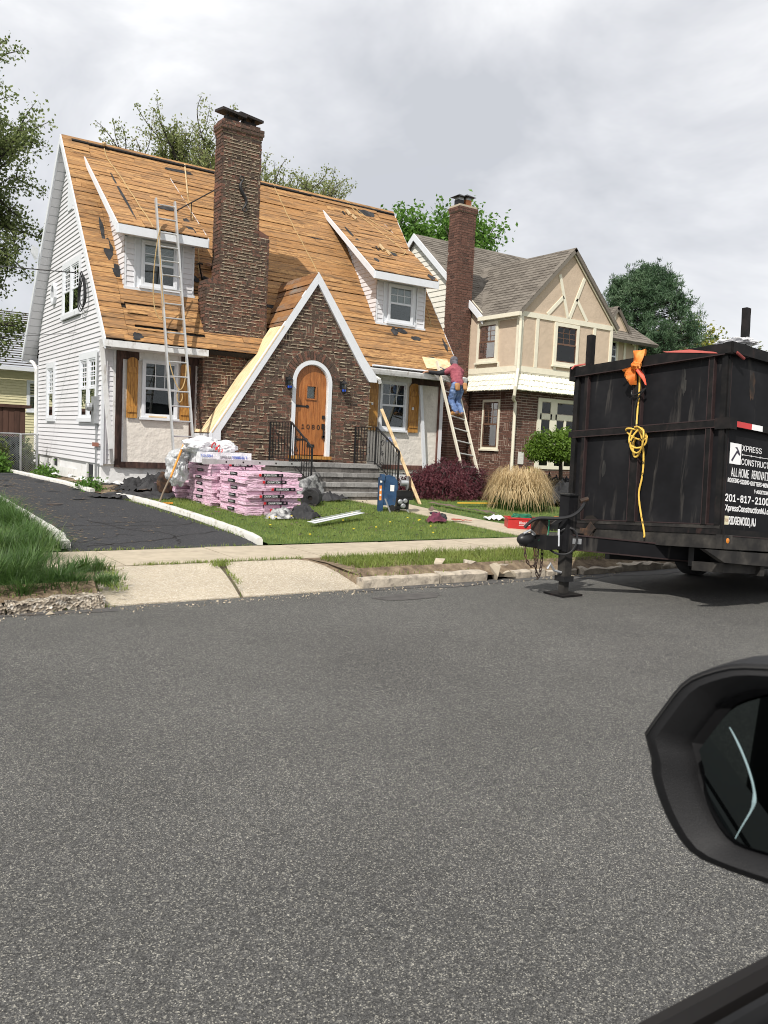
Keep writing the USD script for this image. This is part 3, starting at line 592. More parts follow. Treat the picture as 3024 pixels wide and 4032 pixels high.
allb = [(rf, q) for q in pcs]+[(D1, q) for q in p1]+[(D2, q) for q in p2]
allb.sort(key=lambda e: np.linalg.norm(np.mean(e[1][0], 0)-CAM)); rest = MB(); n_b = 0
for par, (v, f) in allb:
    if n_b < 290 and np.ptp(v[:, 0]) > .25: put('roof_board', v, f, m_board1, par); n_b += 1
    else: rest.add(v, f)
if rest.n: rest.build('roof_boarding', m_boardj, rf, kind='stuff')
# felt scraps left on the boards
def scrap(F, a, b, r0, r1, seed, par, n=.024):
    g = Polygon(blob(a, b, r0, r1, 26, seed, .75)).buffer(0); g.is_empty or MB().spoly(F, g, n, n+.003).build('felt_scrap', m_felt, par)
for k, (a, b, r, s) in enumerate(((5.03, 3.1, .04, .4), (5.08, 2.5, .1, .28), (5.15, 1.9, .08, .2), (6.9, 2.0, .1, .1), (5.3, .12, .1, .1), (12.2, 1.3, .17, .09), (12.0, 1.25, .09, .13), (12.6, 1.1, .16, .07), (12.9, .5, .14, .03), (13.5, .95, .05, .2), (8.55, 1.55, .25, .12), (10.6, 4.2, .3, .05), (12.6, 5.6, .3, .12), (7.2, 5.6, .35, .05))): scrap(deckF, a, b, r, s, k+1, rf)
dl = math.hypot(20.17-DY0, 7.77-DZ0); DF = fr((0, DY0, DZ0), (1, 0, 0), (0, (20.17-DY0)/dl, (7.77-DZ0)/dl))
for k, (a, b, r, s) in enumerate(((11.4, 2.1, .05, .3), (12.9, 2.9, .22, .1), (12.3, 1.2, .14, .1), (12.95, .15, .12, .16), (11.5, .6, .07, .1), (11.45, 1.6, .07, .12))): scrap(DF, a, b, r, s, k+30, D2)
for k, (a, b, r, s) in enumerate(((6.3, 1.2, .22, .09), (6.6, .5, .08, .4), (5.4, 1.4, .03, 1.1))): scrap(DF, a, b, r, s, k+40, D1)
# rakes, soffits, eaves
def rake(xa, ya, za, xb, yb, zb, d=.2, t=.03):
    q = MB(); v = [(x+o, y, z+h) for (x, y, z) in ((xa, ya, za), (xb, yb, zb)) for o in (-t, 0) for h in (-d, .005)]
    return q.add(v, BF).build('rake_board', m_white, H)
rake(4.66, EY-.02, EZ, 4.55, RY, RZ, .2); rake(4.55, RY+.001, RZ, 4.43, 23.93, 3.52, .2)
v = [(13.65, EY, EZ-.2), (13.68, EY, EZ-.2), (13.65, EY, EZ+.005), (13.68, EY, EZ+.005), (13.65, RY, RZ-.2), (13.68, RY, RZ-.2), (13.65, RY, RZ+.005), (13.68, RY, RZ+.005)]
MB().add(v, BF).build('rake_board', m_white, H)
sf = grp('soffit', H)
for (xa, ya, za), (xb, yb, zb), n in (((4.55, RY, RZ), (4.43, 23.93, 3.52), 27), ((4.66, EY, EZ), (4.55, RY, RZ), 27)):
    for k in range(n):
        a, b = k/n+.0015, (k+1)/n-.0015; P = lambda t: (xa+(xb-xa)*t, ya+(yb-ya)*t, za+(zb-za)*t-.185)
        p, q = P(a), P(b); put('soffit_panel', np.array([p, q, (4.77, q[1], q[2]), (4.77, p[1], p[2])]), np.array([(0, 1, 2), (0, 2, 3)]), m_siding, sf)
for (xa, ya, za), (xb, yb, zb) in (((4.56, RY, RZ), (4.44, 23.93, 3.52)), ((4.67, EY, EZ), (4.56, RY, RZ))): put('soffit_backing', np.array([(xa, ya, za-.175), (xb, yb, zb-.175), (4.77, yb, zb-.175), (4.77, ya, za-.175)]), np.array([(0, 1, 2), (0, 2, 3)]), m_galv, sf)
MB().box(4.63, 6.79, 16.95, 16.98, 3.27, 3.4).build('eave_fascia', m_white_worn, H)
MB().box(4.66, 6.79, 16.98, 17.56, 3.265, 3.28).build('eave_soffit', m_white_worn, H)
MB().box(10.74, 13.62, 16.98, 17.56, 3.3, 3.315).build('eave_soffit', m_white_worn, H)
gut = [(16.97, 3.41), (16.965, 3.29), (16.93, 3.255), (16.88, 3.255), (16.86, 3.31), (16.845, 3.37), (16.85, 3.385), (16.86, 3.372), (16.885, 3.27), (16.935, 3.27), (16.955, 3.3), (16.955, 3.41)]
MB().poly(fr((10.78, 0, 0), (0, 1, 0), (0, 0, 1), (1, 0, 0)), gut, 0, 2.98).build('gutter', m_white_worn, H)
MB().box(4.5, 13.6, 23.9, 23.93, 3.3, 3.5).build('eave_fascia', m_white, H)
MB().tube([(4.5, 24.0, 4.95), (4.42, 23.7, 5.1), (4.3, 23.2, 5.35)], .06, 8).build('gutter_end', m_white_worn, H) if 0 else None
# side windows of the white wall
FW = SIDE(4.75)
def pair(y0, y1, z0, z1, par):
    F0 = FW; t = .1; q = MB()
    for a in ((y0, y0+t, z0, z1), (y1-t, y1, z0, z1), (y0+t, y1-t, z1-.14, z1), ((y0+y1)/2-.06, (y0+y1)/2+.06, z0, z1-.14)): q.fbox(F0, *a, 0, .055)
    q.fbox(F0, y0-.02, y1+.02, z0-.09, z0, 0, .08); o = q.build('window_surround', m_white, par)
    c = (y0+y1)/2
    window(sub(F0, y0+t, z0), c-.06-y0-t, z1-.14-z0, par, 'curtain', 'curtain', (2, 2), .03, False, proud=.045); window(sub(F0, c+.06, z0), y1-t-c-.06, z1-.14-z0, par, 'curtain', 'screen', (2, 2), .03, False, proud=.045)
pair(17.75, 19.2, 1.87, 3.25, H); pair(19.25, 20.87, 4.22, 5.42, H)
q = MB()
for a in ((21.55, 21.65, 1.87, 3.22), (22.28, 22.38, 1.87, 3.22), (21.65, 22.28, 3.08, 3.22), (21.53, 22.4, 1.78, 1.87)): q.fbox(FW, *a, 0, .06)
q.build('window_surround', m_white, H); window(sub(FW, 21.65, 1.87), .63, 1.21, H, 'curtain', 'screen', (2, 2), .03, False, proud=.045)
oc = [(21.75+.22*math.cos(a), 4.86+.27*math.sin(a)) for a in np.arange(8)*PI/4+PI/8]; oi = [(21.75+.15*math.cos(a), 4.86+.2*math.sin(a)) for a in np.arange(8)*PI/4+PI/8]
o = MB().spoly(FW, Polygon(oc, [oi]), 0, .08).build('octagon_window', m_white, H); MB().poly(FW, oi, .018, .022).build('pane', m_room, o)
MB().fbox(FW, 20.1, 20.5, 6.55, 7.15, .0, .04).build('gable_vent', m_white, H)
# meter, conduit, cables, loose downspout, rear downpipe
o = MB().fbox(FW, 17.62, 17.86, 1.75, 2.3, .01, .12).build('electric_meter', m_galv, H)
MB().lathe((4.6, 17.74, 2.08), [(0, 0), (.085, 0), (.085, .06), (.07, .1), (0, .11)], 14, ((0, 0, 0), np.array((0, 1., 0)), np.array((0, 0, 1.)), np.array((-1., 0, 0)))).build('meter_dome', m_galv, o)
MB().fbox(FW, 17.7, 17.76, .62, 1.75, .01, .05).fbox(FW, 17.7, 17.75, 2.3, 3.2, .01, .05).build('conduit', m_galv, H)
m_tape = mat('brown_strap', sh((.25, .1, .07), .15), rough=.6)
MB().fbox(FW, 17.45, 17.9, 1.28, 1.36, .06, .075).build('strap', m_tape, H)
MB().tube([(4.58, 24.02, 3.4), (4.66, 23.75, 3.3), (4.7, 23.58, 3.15), (4.7, 23.56, .75), (4.55, 23.5, .6)], .05, 8).build('downpipe', m_white_worn, H)
m_cable = mat('black_cable', sh((.015, .015, .016), .2), rough=.5)
for k in range(3):
    a = np.linspace(0, 2*PI, 26); MB().tube(np.stack([np.full(26, 4.66-.015*k), 18.78+.24*np.cos(a)+.03*k-.05*np.sin(2*a), 4.55+(.32+.05*k)*np.sin(a)], 1), .012, 5, False).build('cable_loop', m_cable, H)
MB().add([(4.42, 22.2, 5.72), (4.42, 22.1, 5.95), (4.28, 22.15, 6.02), (4.25, 22.2, 5.86), (4.36, 22.25, 5.68)], [(0, 1, 2), (0, 2, 3), (0, 3, 4)]).build('bent_flashing', m_white, H)
# porch gable: brick face, arched doorway
GF = FRONT(16.62); PK = (9.135, 5.29)
def gl(x): return PK[1]-(PK[0]-x)*1.511
def gr(x): return float(np.interp(x, [9.135, 9.915, 10.40, 10.72], [5.29, 4.23, 3.55, 3.19]))
DX, DW, DZ, DH = 9.11, .40, 1.26, 2.02            # door: centre, half width, threshold, height
da = [(DX-DW-.1, DZ-.06), (DX+DW+.1, DZ-.06)]+[(DX+(DW+.1)*math.cos(a), DZ+DH-DW+(DW+.1)*math.sin(a)) for a in np.linspace(0, PI, 22)]
wallp = Polygon([(6.98, .2), (10.64, .2), (10.64, gr(10.6)-.1)]+[(x, gr(x)-.1) for x in (10.4, 9.915)]+[(9.135, 5.2), (6.98, gl(6.98)-.1)])
hole = Polygon(da)
g = grp('porch_gable', H)
MB().spoly(GF, wallp.difference(hole), -.12, 0).build('mortar', m_mortar, g)
arch = Polygon([(DX+.72*math.cos(a), DZ+DH-DW+.72*math.sin(a)) for a in np.linspace(0, PI, 24)]+[(DX+.5*math.cos(a), DZ+DH-DW+.5*math.sin(a)) for a in np.linspace(PI, 0, 24)])
R2 = np.random.default_rng(5)
gp = bricks(GF, wallp.difference(hole).difference(arch.buffer(.012)), R2, patch=.05)
for k in range(26):                                        # the soldier arch
    a0, a1 = PI*k/26+.012, PI*(k+1)/26-.012; c = (DX, DZ+DH-DW)
    q = [(c[0]+r*math.cos(a), c[1]+r*math.sin(a)) for r, a in ((.515, a0), (.715, a0), (.715, a1), (.515, a1))]; gp.append(MB().poly(GF, q, -.02, .02+R2.uniform(-.005, .008)).get())
# side walls of the porch
MB().box(10.52, 10.63, 16.63, 17.6, .2, 3.2).build('mortar', m_mortar, g)
SF = (np.array((10.63, 0, 0.)), np.array((0, 1., 0)), np.array((0, 0, 1.)), np.array((1., 0, 0)))
MB().box(6.98, 7.06, 16.63, 17.3, .2, 1.9).build('porch_side', m_white_worn, g)
# chimney
C = grp('chimney', H); cp = []
CF = FRONT(17.25)
for (a, b, y1, z0, z1) in ((6.79, 8.23, 17.62, .2, 4.85), (7.08, 8.23, 17.62, 4.85, 5.98), (7.08, 7.97, 17.62, 5.98, 8.02)):
    MB().box(a+.01, b-.01, 17.25, y1, z0, z1).build('chimney_core', m_mortar, C)
    cp += bricks(CF, sbox(a, z0, b, z1), R2, patch=.04)
    cp += bricks(SIDE(a), sbox(17.24, z0, y1, z1), R2, patch=0)
    cp += bricks((np.array((b, 0, 0.)), np.array((0, 1., 0)), np.array((0, 0, 1.)), np.array((1., 0, 0))), sbox(17.24, z0, y1, z1), R2, patch=0)
for i, z in enumerate((8.02, 8.09, 8.16, 8.23)):
    e = (.02, .045, .045, -.01)[i]; MB().box(7.09-e, 7.96+e, 17.26-e, 17.61+e, z, z+.07).build('chimney_core', m_mortar, C)
    cp += bricks(FRONT(17.25-e), sbox(7.08-e, z, 7.97+e, z+.07), R2, patch=0); cp += bricks(SIDE(7.08-e), sbox(17.24-e, z, 17.62+e, z+.07), R2, patch=0)
for x0, x1, z, s in ((6.79, 7.08, 4.85, 1), (7.97, 8.23, 5.98, -1)):   # sloped shoulders
    for k in range(3):
        y0, y1 = 17.25+k*.125, 17.25+(k+1)*.125-.01; q = [(x0+.005, z), (x1-.005, z), (x1-.005, z+(.16 if s > 0 else .06)), (x0+.005, z+(.06 if s > 0 else .16))]
        cp.append(MB().poly(fr((0, y0, 0), (1, 0, 0), (0, 0, 1), (0, 1, 0)), q, 0, y1-y0).get())
cap = mat('rusty_black_flue', sh((.02, .016, .015), .4), rough=.7, stain=((.12, .05, .03), 9, .6, .8, (1, 1, 1)))
for x, y, z in ((7.32, 17.42, 8.3), (7.72, 17.44, 8.3)):
    p_ = MB(); p_.box(x-.14, x+.14, y-.13, y+.13, z, z+.07).build('flue_pot', cap, C)
    for s in (-1, 1): MB().box(x-.12+.2*(s > 0), x-.08+.2*(s > 0), y-.1, y+.1, z+.07, z+.13).build('cap_leg', cap, C)
    v = [(x+sx*.27, y+sy*.24, z+.12+.05*k+(.07 if sy > 0 else 0)+.035*sx*-1) for k in (0, 1) for sy in (-1, 1) for sx in (-1, 1)]; MB().add(v, BF).build('flue_slab', cap, C)
a = np.linspace(0, 1, 30); sx = 7.56+.075*np.sin(a*2*PI)*1.0; sz = 6.5+.62*a
pts = np.stack([sx, np.full(30, 17.19), sz], 1); e1 = [(7.56+.05*math.cos(t)-.04, 17.19, 7.12+.05*math.sin(t)) for t in np.linspace(0, 4.4, 10)]; e0 = [(7.56-.05*math.cos(t)+.04, 17.19, 6.5-.05*math.sin(t)) for t in np.linspace(0, 4.4, 10)]
rr = np.concatenate([np.full(10, .014), .014+.022*np.sin(a*PI), np.full(10, .014)])
MB().tube(np.vstack([e0[::-1], pts, e1]), rr, 6).build('iron_scroll', m_iron, C)
MB().beam((7.1, 17.6, 6.9), (6.3, 18.7, 6.35), .02, .02).beam((6.75, 18.1, 6.65), (6.75, 18.1, 5.15), .018, .018).beam((6.55, 18.38, 6.5), (6.55, 18.38, 5.4), .018, .018).build('chimney_stay', m_iron, C)
allq = [(g, q) for q in gp]+[(C, q) for q in cp]; allq.sort(key=lambda e: np.linalg.norm(np.mean(e[1][0], 0)-CAM)); rg, rc = MB(), MB(); n_b = 0
for par, (v, f) in allq:
    big = np.ptp(v[:, 0]) > .12
    if n_b < 290 and big and np.mean(v[:, 2]) > .9: put('brick', v, f, m_brick1, par); n_b += 1
    else: (rg if par == g else rc).add(v, f)
sq = bricks(SF, sbox(16.63, .2, 17.6, 3.1), R2, patch=0)
for v, f in sq: rg.add(v, f)
rg.build('brickwork', m_brickj, g, kind='stuff'); rc.build('brickwork', m_brickj, C, kind='stuff')
# mortar that squeezed out of the joints
wz = MB(); R3 = np.random.default_rng(3)
for k in range(900):
    x, z = R3.uniform(7.0, 10.6), .95+round(R3.uniform(0, 60))*.07
    if z > min(gl(x), gr(x) if x > PK[0] else 9)-.2 or Polygon(da).buffer(.25).contains(shapely.Point(x, z)): continue
    wz.fbox(GF, x, x+R3.uniform(.05, .16), z-.007, z+.006, .0, .021, jit=.002)
for k in range(1300):
    z = .2+.07*int(R3.uniform(20, 111)); a, b = ((6.8, 8.2) if z < 4.8 else (7.1, 8.2) if z < 5.9 else (7.1, 7.95)); x = R3.uniform(a, b-.1)
    wz.fbox(CF, x, x+R3.uniform(.04, .13), z-.006, z+.006, 0, .02, jit=.002)
wz.build('mortar_ridge', m_mortar, g, kind='stuff')
# porch roof
sl = math.hypot(1, 1.511); LF = fr((PK[0], 16.56, PK[1]), (0, 1, 0), (-1/sl, 0, -1.511/sl), (-1.511/sl, 0, 1/sl))   # u back, v down the slope
dn = lambda z: (PK[1]-z)/1.511*sl
def back(z): return EY+(z-EZ)/SL-16.56
v_ply, v_e = dn(4.06), dn(1.68)
MB().spoly(LF, Polygon([(0, 0), (back(5.29)-.02, 0), (back(3.9)-.02, dn(3.9)), (.66, dn(3.9)), (.66, dn(1.75)), (.98, dn(1.9)), (.98, v_e-.02), (0, v_e-.02)]), -.08, -.022).build('porch_deck', m_dark, H)
k = 0
pr = grp('porch_roof', H)
top = Polygon([(0, 0), (back(5.29), 0), (back(4.06)+.02, v_ply-.012), (0, v_ply-.012)])
LB = (LF[0], LF[1], LF[2], LF[3])
for v, f in boards_on(LB, top, .17, 0, R1, lmin=3, lmax=4): put('roof_board', v, f, m_boardg, pr)
MB().spoly(LF, Polygon([(-.01, v_ply), (.66, v_ply), (.66, dn(1.93)), (1.0, dn(1.93)), (1.0, v_e), (-.01, v_e)]), -.02, 0).build('plywood_sheet', m_ply, pr)
MB().fbox(fr((6.74, 16.55, 1.66), (0, 1, 0), (0, 0, 1), (-1, 0, 0)), 0, 1.0, -.14, -.01, -.02, .0).build('eave_fascia', m_white, pr)
xs = [9.135, 9.915, 10.40, 10.78]; zs = [5.29, 4.23, 3.55, 3.12]
for i in range(3):
    d = np.array([xs[i+1]-xs[i], 0, zs[i+1]-zs[i]]); l = np.linalg.norm(d); d /= l; F3 = (np.array([xs[i], 16.56, zs[i]]), np.array([0, 1., 0]), d, np.array([-d[2], 0, d[0]]))
    bk = [back(z) for z in (zs[i], zs[i+1])]; pg_ = Polygon([(0, 0), (bk[0], 0), (max(bk[1], .3), l), (0, l)]); MB().spoly(F3, pg_, -.06, -.02).build('porch_deck', m_dark, H)
    for v, f in boards_on(F3, pg_, .17, 0, R1, lmin=3, lmax=4): put('roof_board', v, f, m_boardg, pr)
ol = [(6.72, 1.64), PK, (9.915, 4.23), (10.40, 3.55), (10.76, 3.16)]
inn = [(6.93, 1.5), (9.135, 5.04), (9.84, 4.03), (10.28, 3.4), (10.56, 3.08), (10.6, 3.03)]
ff = FRONT(16.6)
MB().poly(ff, [(6.72, 1.52), (6.72, 1.66), (9.135, 5.31), (9.135, 5.055), (6.95, 1.72), (6.95, 1.52)], -.02, .045).build('rake_board', m_white, pr)
MB().poly(ff, [(9.137, 5.055), (9.137, 5.31), (9.925, 4.25), (10.415, 3.57), (10.77, 3.17), (10.79, 3.02), (10.58, 3.02), (10.28, 3.4), (9.84, 4.03)], -.02, .045).build('rake_board', m_white, pr)
MB().tube([(10.78, 16.6, 3.14), (10.86, 16.58, 3.1), (10.9, 16.6, 3.02)], .05, 8).build('gutter_spout', m_white_worn, pr)
# door
d_ = grp('front_door', H); DFr = FRONT(16.62); top_ = DZ+DH-DW
def archp(r, z0): return [(DX-r, z0), (DX+r, z0)]+[(DX+r*math.cos(a), top_+r*math.sin(a)) for a in np.linspace(0, PI, 25)]
MB().spoly(DFr, Polygon(archp(DW+.1, DZ), [archp(DW+.02, DZ-.05)]) if 0 else Polygon(archp(DW+.1, DZ)).difference(Polygon(archp(DW+.012, DZ-.1))), -.1, .03).build('door_frame', m_white, d_)
MB().spoly(DFr, Polygon(archp(DW+.012, DZ-.02)).difference(Polygon(archp(DW-.0, DZ-.1))), -.1, .005).build('door_stop', m_white_worn, d_)
dp = Polygon(archp(DW-.003, DZ+.02)); pw = 2*DW/5
winh = sbox(DX-.1, DZ+1.28, DX+.12, DZ+1.55)
for k in range(5):
    gq = dp.intersection(sbox(DX-DW+k*pw+.002, 0, DX-DW+(k+1)*pw-.002, 9)).difference(winh); MB().spoly(DFr, gq, -.09, -.05).build('door_plank', m_door, d_)
MB().spoly(DFr, sbox(DX-.13, DZ+1.25, DX+.15, DZ+1.58).difference(winh), -.05, -.03).build('window_frame', m_door, d_)
MB().spoly(DFr, winh, -.085, -.08).build('door_pane', m_pane, d_)
MB().spoly(DFr, winh, -.1, -.095).build('window_blind', m_curtain, d_)
for z in (DZ+1.1, DZ+.36):
    MB().poly(DFr, [(DX-.39, z-.035), (DX-.3, z-.022), (DX-.12, z-.016), (DX-.09, z-.035), (DX-.06, z-.03), (DX-.03, z), (DX-.06, z+.03), (DX-.09, z+.035), (DX-.12, z+.016), (DX-.3, z+.022), (DX-.39, z+.035)], -.05, -.04).build('strap_hinge', m_iron, d_)
lettering('1 0 8 0', DFr, DX-.2, DZ+.6, .1, m_iron, d_, name='door_number', width=.46, n=-.05, depth=.008)
MB().fbox(DFr, DX-.06, DX+.13, DZ+.2, DZ+.26, -.05, -.035).build('mail_slot', m_iron, d_)
MB().fbox(DFr, DX+.31, DX+.37, DZ+.84, DZ+.92, -.05, -.02).fbox(DFr, DX+.305, DX+.375, DZ+.62, DZ+.73, -.05, -.025).fbox(DFr, DX+.325, DX+.36, DZ+.42, DZ+.62, -.02, .0).fbox(DFr, DX+.32, DX+.365, DZ+.4, DZ+.46, -.05, -.0).build('door_handle', m_iron, d_)
MB().box(DX-DW-.14, DX+DW+.12, 16.52, 16.72, DZ-.07, DZ).build('threshold', m_shutter, d_)
m_bluef = mat('blue_film', sh((.02, .08, .5), .1), rough=.3)
for x, z in ((8.48, 2.82), (9.86, 2.84)):
    o = grp('wall_lantern', H); y = 16.5
    MB().box(x-.05, x+.05, 16.56, 16.605, z-.02, z+.14).tube([(x, 16.58, z+.1), (x, 16.5, z+.17), (x, 16.48, z+.12)], .012, 6).build('lantern_arm', m_iron, o)
    q = MB().lathe((x, 16.48, z-.1), [(.0, -.05), (.05, -.03), (.06, 0), (.055, .005)], 6).lathe((x, 16.48, z+.08), [(.085, 0), (.03, .06), (0, .07)], 6)
    for a in range(6): q.beam((x+.055*math.cos(a*PI/3), 16.48+.055*math.sin(a*PI/3), z-.1), (x+.075*math.cos(a*PI/3), 16.48+.075*math.sin(a*PI/3), z+.08), .01, .01)
    q.build('lantern_cage', m_iron, o); MB().lathe((x, 16.48, z-.1), [(.045, 0), (.06, .17)], 6).build('lantern_glass', m_pane, o); MB().lathe((x, 16.48, z-.11), [(.0, 0), (.045, .0), (.05, .06), (.0, .06)], 6).build('blue_film', m_bluef, o)
o = MB().beam((12.68, 17.42, 3.13), (12.95, 17.44, .95), .09, .055, (0, 1, 0)).build('downspout', m_white, H)
# hanging gutter length at the corner
t = thing('loose_downspout', 'dirty white downspout hanging loose down the front corner beside the brown timber', 'downspout')
MB().beam((4.63, 17.2, 3.42), (4.9, 17.32, 1.25), .085, .06, (0, 1, 0)).build('pipe', m_white_worn, t); MB().beam((4.9, 17.36, 1.3), (4.97, 17.5, .98), .07, .05, (0, 1, 0)).build('pipe_end', m_white_worn, t)
# ---------------------------------------------------------------- the neighbour's half-timbered house
N2 = thing('tudor_house', 'tan stucco house with cream half-timbering, brick ground floor and grey shingle roof', 'house')
m_tan = mat('tan_stucco', sh((.51, .405, .305), .05), scale=2.5, rough=.9, bump=.012, bscale=6, stain=((.6, .53, .43), 2.2, .7, .78, (1, 1, 1)))
m_cream = mat('cream_trim', sh((.70, .66, .53), .04), rough=.5)
m_creams = mat('cream_siding', sh((.68, .66, .59), .04), rough=.5)
m_shin = mat('grey_brown_shingle', [(.075, .065, .053), (.13, .113, .094), (.175, .155, .13), (.15, .132, .11)], scale=20, rough=.95, rnd='island', amt=.65, bump=.003, bscale=90)
m_shake = mat('cream_painted_shake', sh((.74, .72, .60), .06), scale=6, rough=.6, rnd='island', amt=.5)
m_sashb = mat('brown_storm_sash', sh((.13, .07, .045), .15), rough=.5)
WX, WY, RX2 = 16.03, 17.5, 19.75
NL, NF, NM = SIDE(WX), FRONT(WY), FRONT(19.45)
R4 = np.random.default_rng(21)
# ground floor brick
gf = grp('ground_floor', N2); b2 = []
MB().box(WX+.04, RX2, WY+.04, 25.6, .3, 3.75).build('mortar', m_mortar2, gf)
MB().box(RX2, 23.3, 19.46, 25.6, .3, 3.75).build('mortar', m_mortar2, gf)
lw = sbox(17.54, .4, 21.8, 3.7).difference(sbox(18.16, 1.6, 18.92, 3.02)); fwall = sbox(WX+.04, .4, RX2, 3.7).difference(sbox(16.9, 1.2, 18.5, 3.12))
b2 += bricks(SIDE(WX+.04), lw, R4, course=.073, patch=.09, jit=.001); b2 += bricks(FRONT(WY+.04), fwall, R4, course=.073, patch=.07, jit=.001)
b2 += bricks(NM, sbox(RX2, .4, 22, 3.7), R4, course=.073, patch=0, jit=.001)
MB().box(WX-.02, RX2, WY-.02, 25.5, 3.745, 3.8).build('jetty', m_cream, N2)
# upper storey
up_l = Polygon([(WY, 3.78), (25.6, 3.78), (25.6, 5.4), (22.6, 8.3), (19.05, 5.38), (WY, 5.38)])
MB().spoly(NL, Polygon([(WY, 3.78), (19.75, 3.78), (19.75, 5.9), (19.05, 5.38), (WY, 5.38)]), -.1, 0).build('stucco_wall', m_tan, N2)
o = MB().spoly(NL, Polygon([(19.75, 3.78), (25.6, 3.78), (25.6, 5.6), (22.6, 8.25), (19.75, 5.9)]), -.1, 0).build('gable_wall', m_creams, N2)
courses(NL, Polygon([(19.78, 3.9), (25.6, 3.9), (25.6, 5.6), (22.6, 8.22), (19.78, 5.88)]), .17, .022, o, m_creams)
fg = Polygon([(WX, 3.78), (RX2, 3.78), (RX2, 5.45), (17.9, 7.3), (WX, 5.45)])
MB().spoly(NF, fg, -.1, 0).build('stucco_wall', m_tan, N2)
MB().fbox(NM, RX2, 23.3, 3.7, 5.5, -.1, 0).build('stucco_wall', m_tan, N2)
def tim(F, a, b, w=.1, par=N2, n=.03): 
    p, q = np.array(a, float), np.array(b, float); d = (q-p)/np.linalg.norm(q-p); e = np.array([-d[1], d[0]])*w/2
    return MB().poly(F, [p-e, q-e, q+e, p+e], 0, n).build('cream_timber', m_cream, par)
for a, b, w in (((WX+.005, 3.86), (RX2, 3.86), .16), ((WX+.005, 5.37), (RX2, 5.37), .14)): tim(NF, a, b, w)
for x in (WX+.05, 16.67, RX2-.05, 18.97): tim(NF, (x, 3.945), (x, 5.295), .11, n=.028)
tim(NF, (17.42, 3.945), (17.42, 4.02), .1, n=.028)
for a, b, w in (((17.42, 6.62), (17.83, 5.45), .1), ((18.42, 6.65), (17.9, 5.45), .1), ((17.02, 5.45), (17.62, 6.02), .1), ((18.62, 5.45), (18.14, 6.02), .1)): tim(NF, a, b, w, n=.026)
for a, b in (((15.9, 5.36), (17.9, 7.36)), ((17.9, 7.36), (19.9, 5.36))):
    d = np.array([b[0]-a[0], b[1]-a[1]]); MB().poly(NF, [a, b, (b[0], b[1]-.2), (a[0], a[1]-.2)] if 0 else [(a[0], a[1]-.12), (a[0], a[1]+.06), (b[0], b[1]+.06), (b[0], b[1]-.12)], .03, .06).build('barge_board', m_cream, N2)
for a, b, w in (((WY+.002, 3.86), (19.7, 3.86), .16), ((WY+.002, 5.3), (19.05, 5.3), .12)): tim(NL, a, b, w)
for y in (WY+.06, 19.68): tim(NL, (y, 3.945), (y, 5.235), .1, n=.028)
for y in (18.3, 19.3): tim(NL, (y, 3.945), (y, 4.08), .07, n=.028)
tim(NL, (19.0, 5.36), (19.7, 5.93), .14)
window(sub(NL, 18.36, 4.1), .9, 1.15, N2, 'screen', 'blind', (3, 3), .1, True, m_cream, m_sashb, proud=.055)
window(sub(NF, 17.33, 4.08), .98, 1.2, N2, 'dark_blind', 'blind', (3, 3), .1, True, m_cream, m_sashb, proud=.055)
window(sub(SIDE(WX+.04), 18.16, 1.6), .76, 1.42, N2, 'dark_blind', 'blind', (3, 3), .07, True, m_cream, m_sashb, proud=.03)
FW2 = FRONT(WY+.04); q = MB()
for a in ((16.9, 18.5, 3.02, 3.12), (16.9, 16.99, 1.2, 3.02), (18.42, 18.5, 1.2, 3.02), (17.46, 17.6, 1.2, 3.02), (16.99, 17.46, 2.52, 2.68), (17.6, 18.42, 2.52, 2.68), (17.97, 18.05, 1.2, 2.52), (16.9, 18.5, 1.1, 1.2), (16.99, 17.05, 1.2, 3.02), (17.4, 17.46, 1.2, 3.02), (17.6, 17.66, 1.2, 3.02), (18.36, 18.42, 1.2, 3.02)): q.fbox(FW2, *a, -.01, .04)
wn = q.build('casement_window', m_cream, N2)
for a in ((17.05, 17.4, 2.7, 3.0), (17.66, 18.36, 2.7, 3.0), (17.05, 17.4, 1.2, 2.5), (17.66, 17.96, 1.2, 2.5), (18.06, 18.36, 1.2, 2.5)):
    MB().fbox(FW2, *a, .016, .019).build('pane', m_pane, wn); MB().fbox(FW2, *a, -.012, -.005).build('dim_room', m_room, wn)
    c = MB(); xs = np.arange(a[0], a[1], .035)
    for x in xs[::2]: c.fbox(FW2, x, x+.03, a[2], a[3], -.004, -.002)
    c.build('curtain', m_blindd, wn)
MB().fbox(FW2, 16.26, 16.46, 1.22, 1.56, .01, .03).build('stone_plaque', m_kerbw, N2)
rwin = window(sub(NM, 21.7, 4.3), .55, 1.15, N2, 'screen', 'screen', (2, 2), .08, True, m_cream, m_white)
for x in (20.6, 22.6, 23.1): tim(NM, (x, 3.8), (x, 5.4), .1)
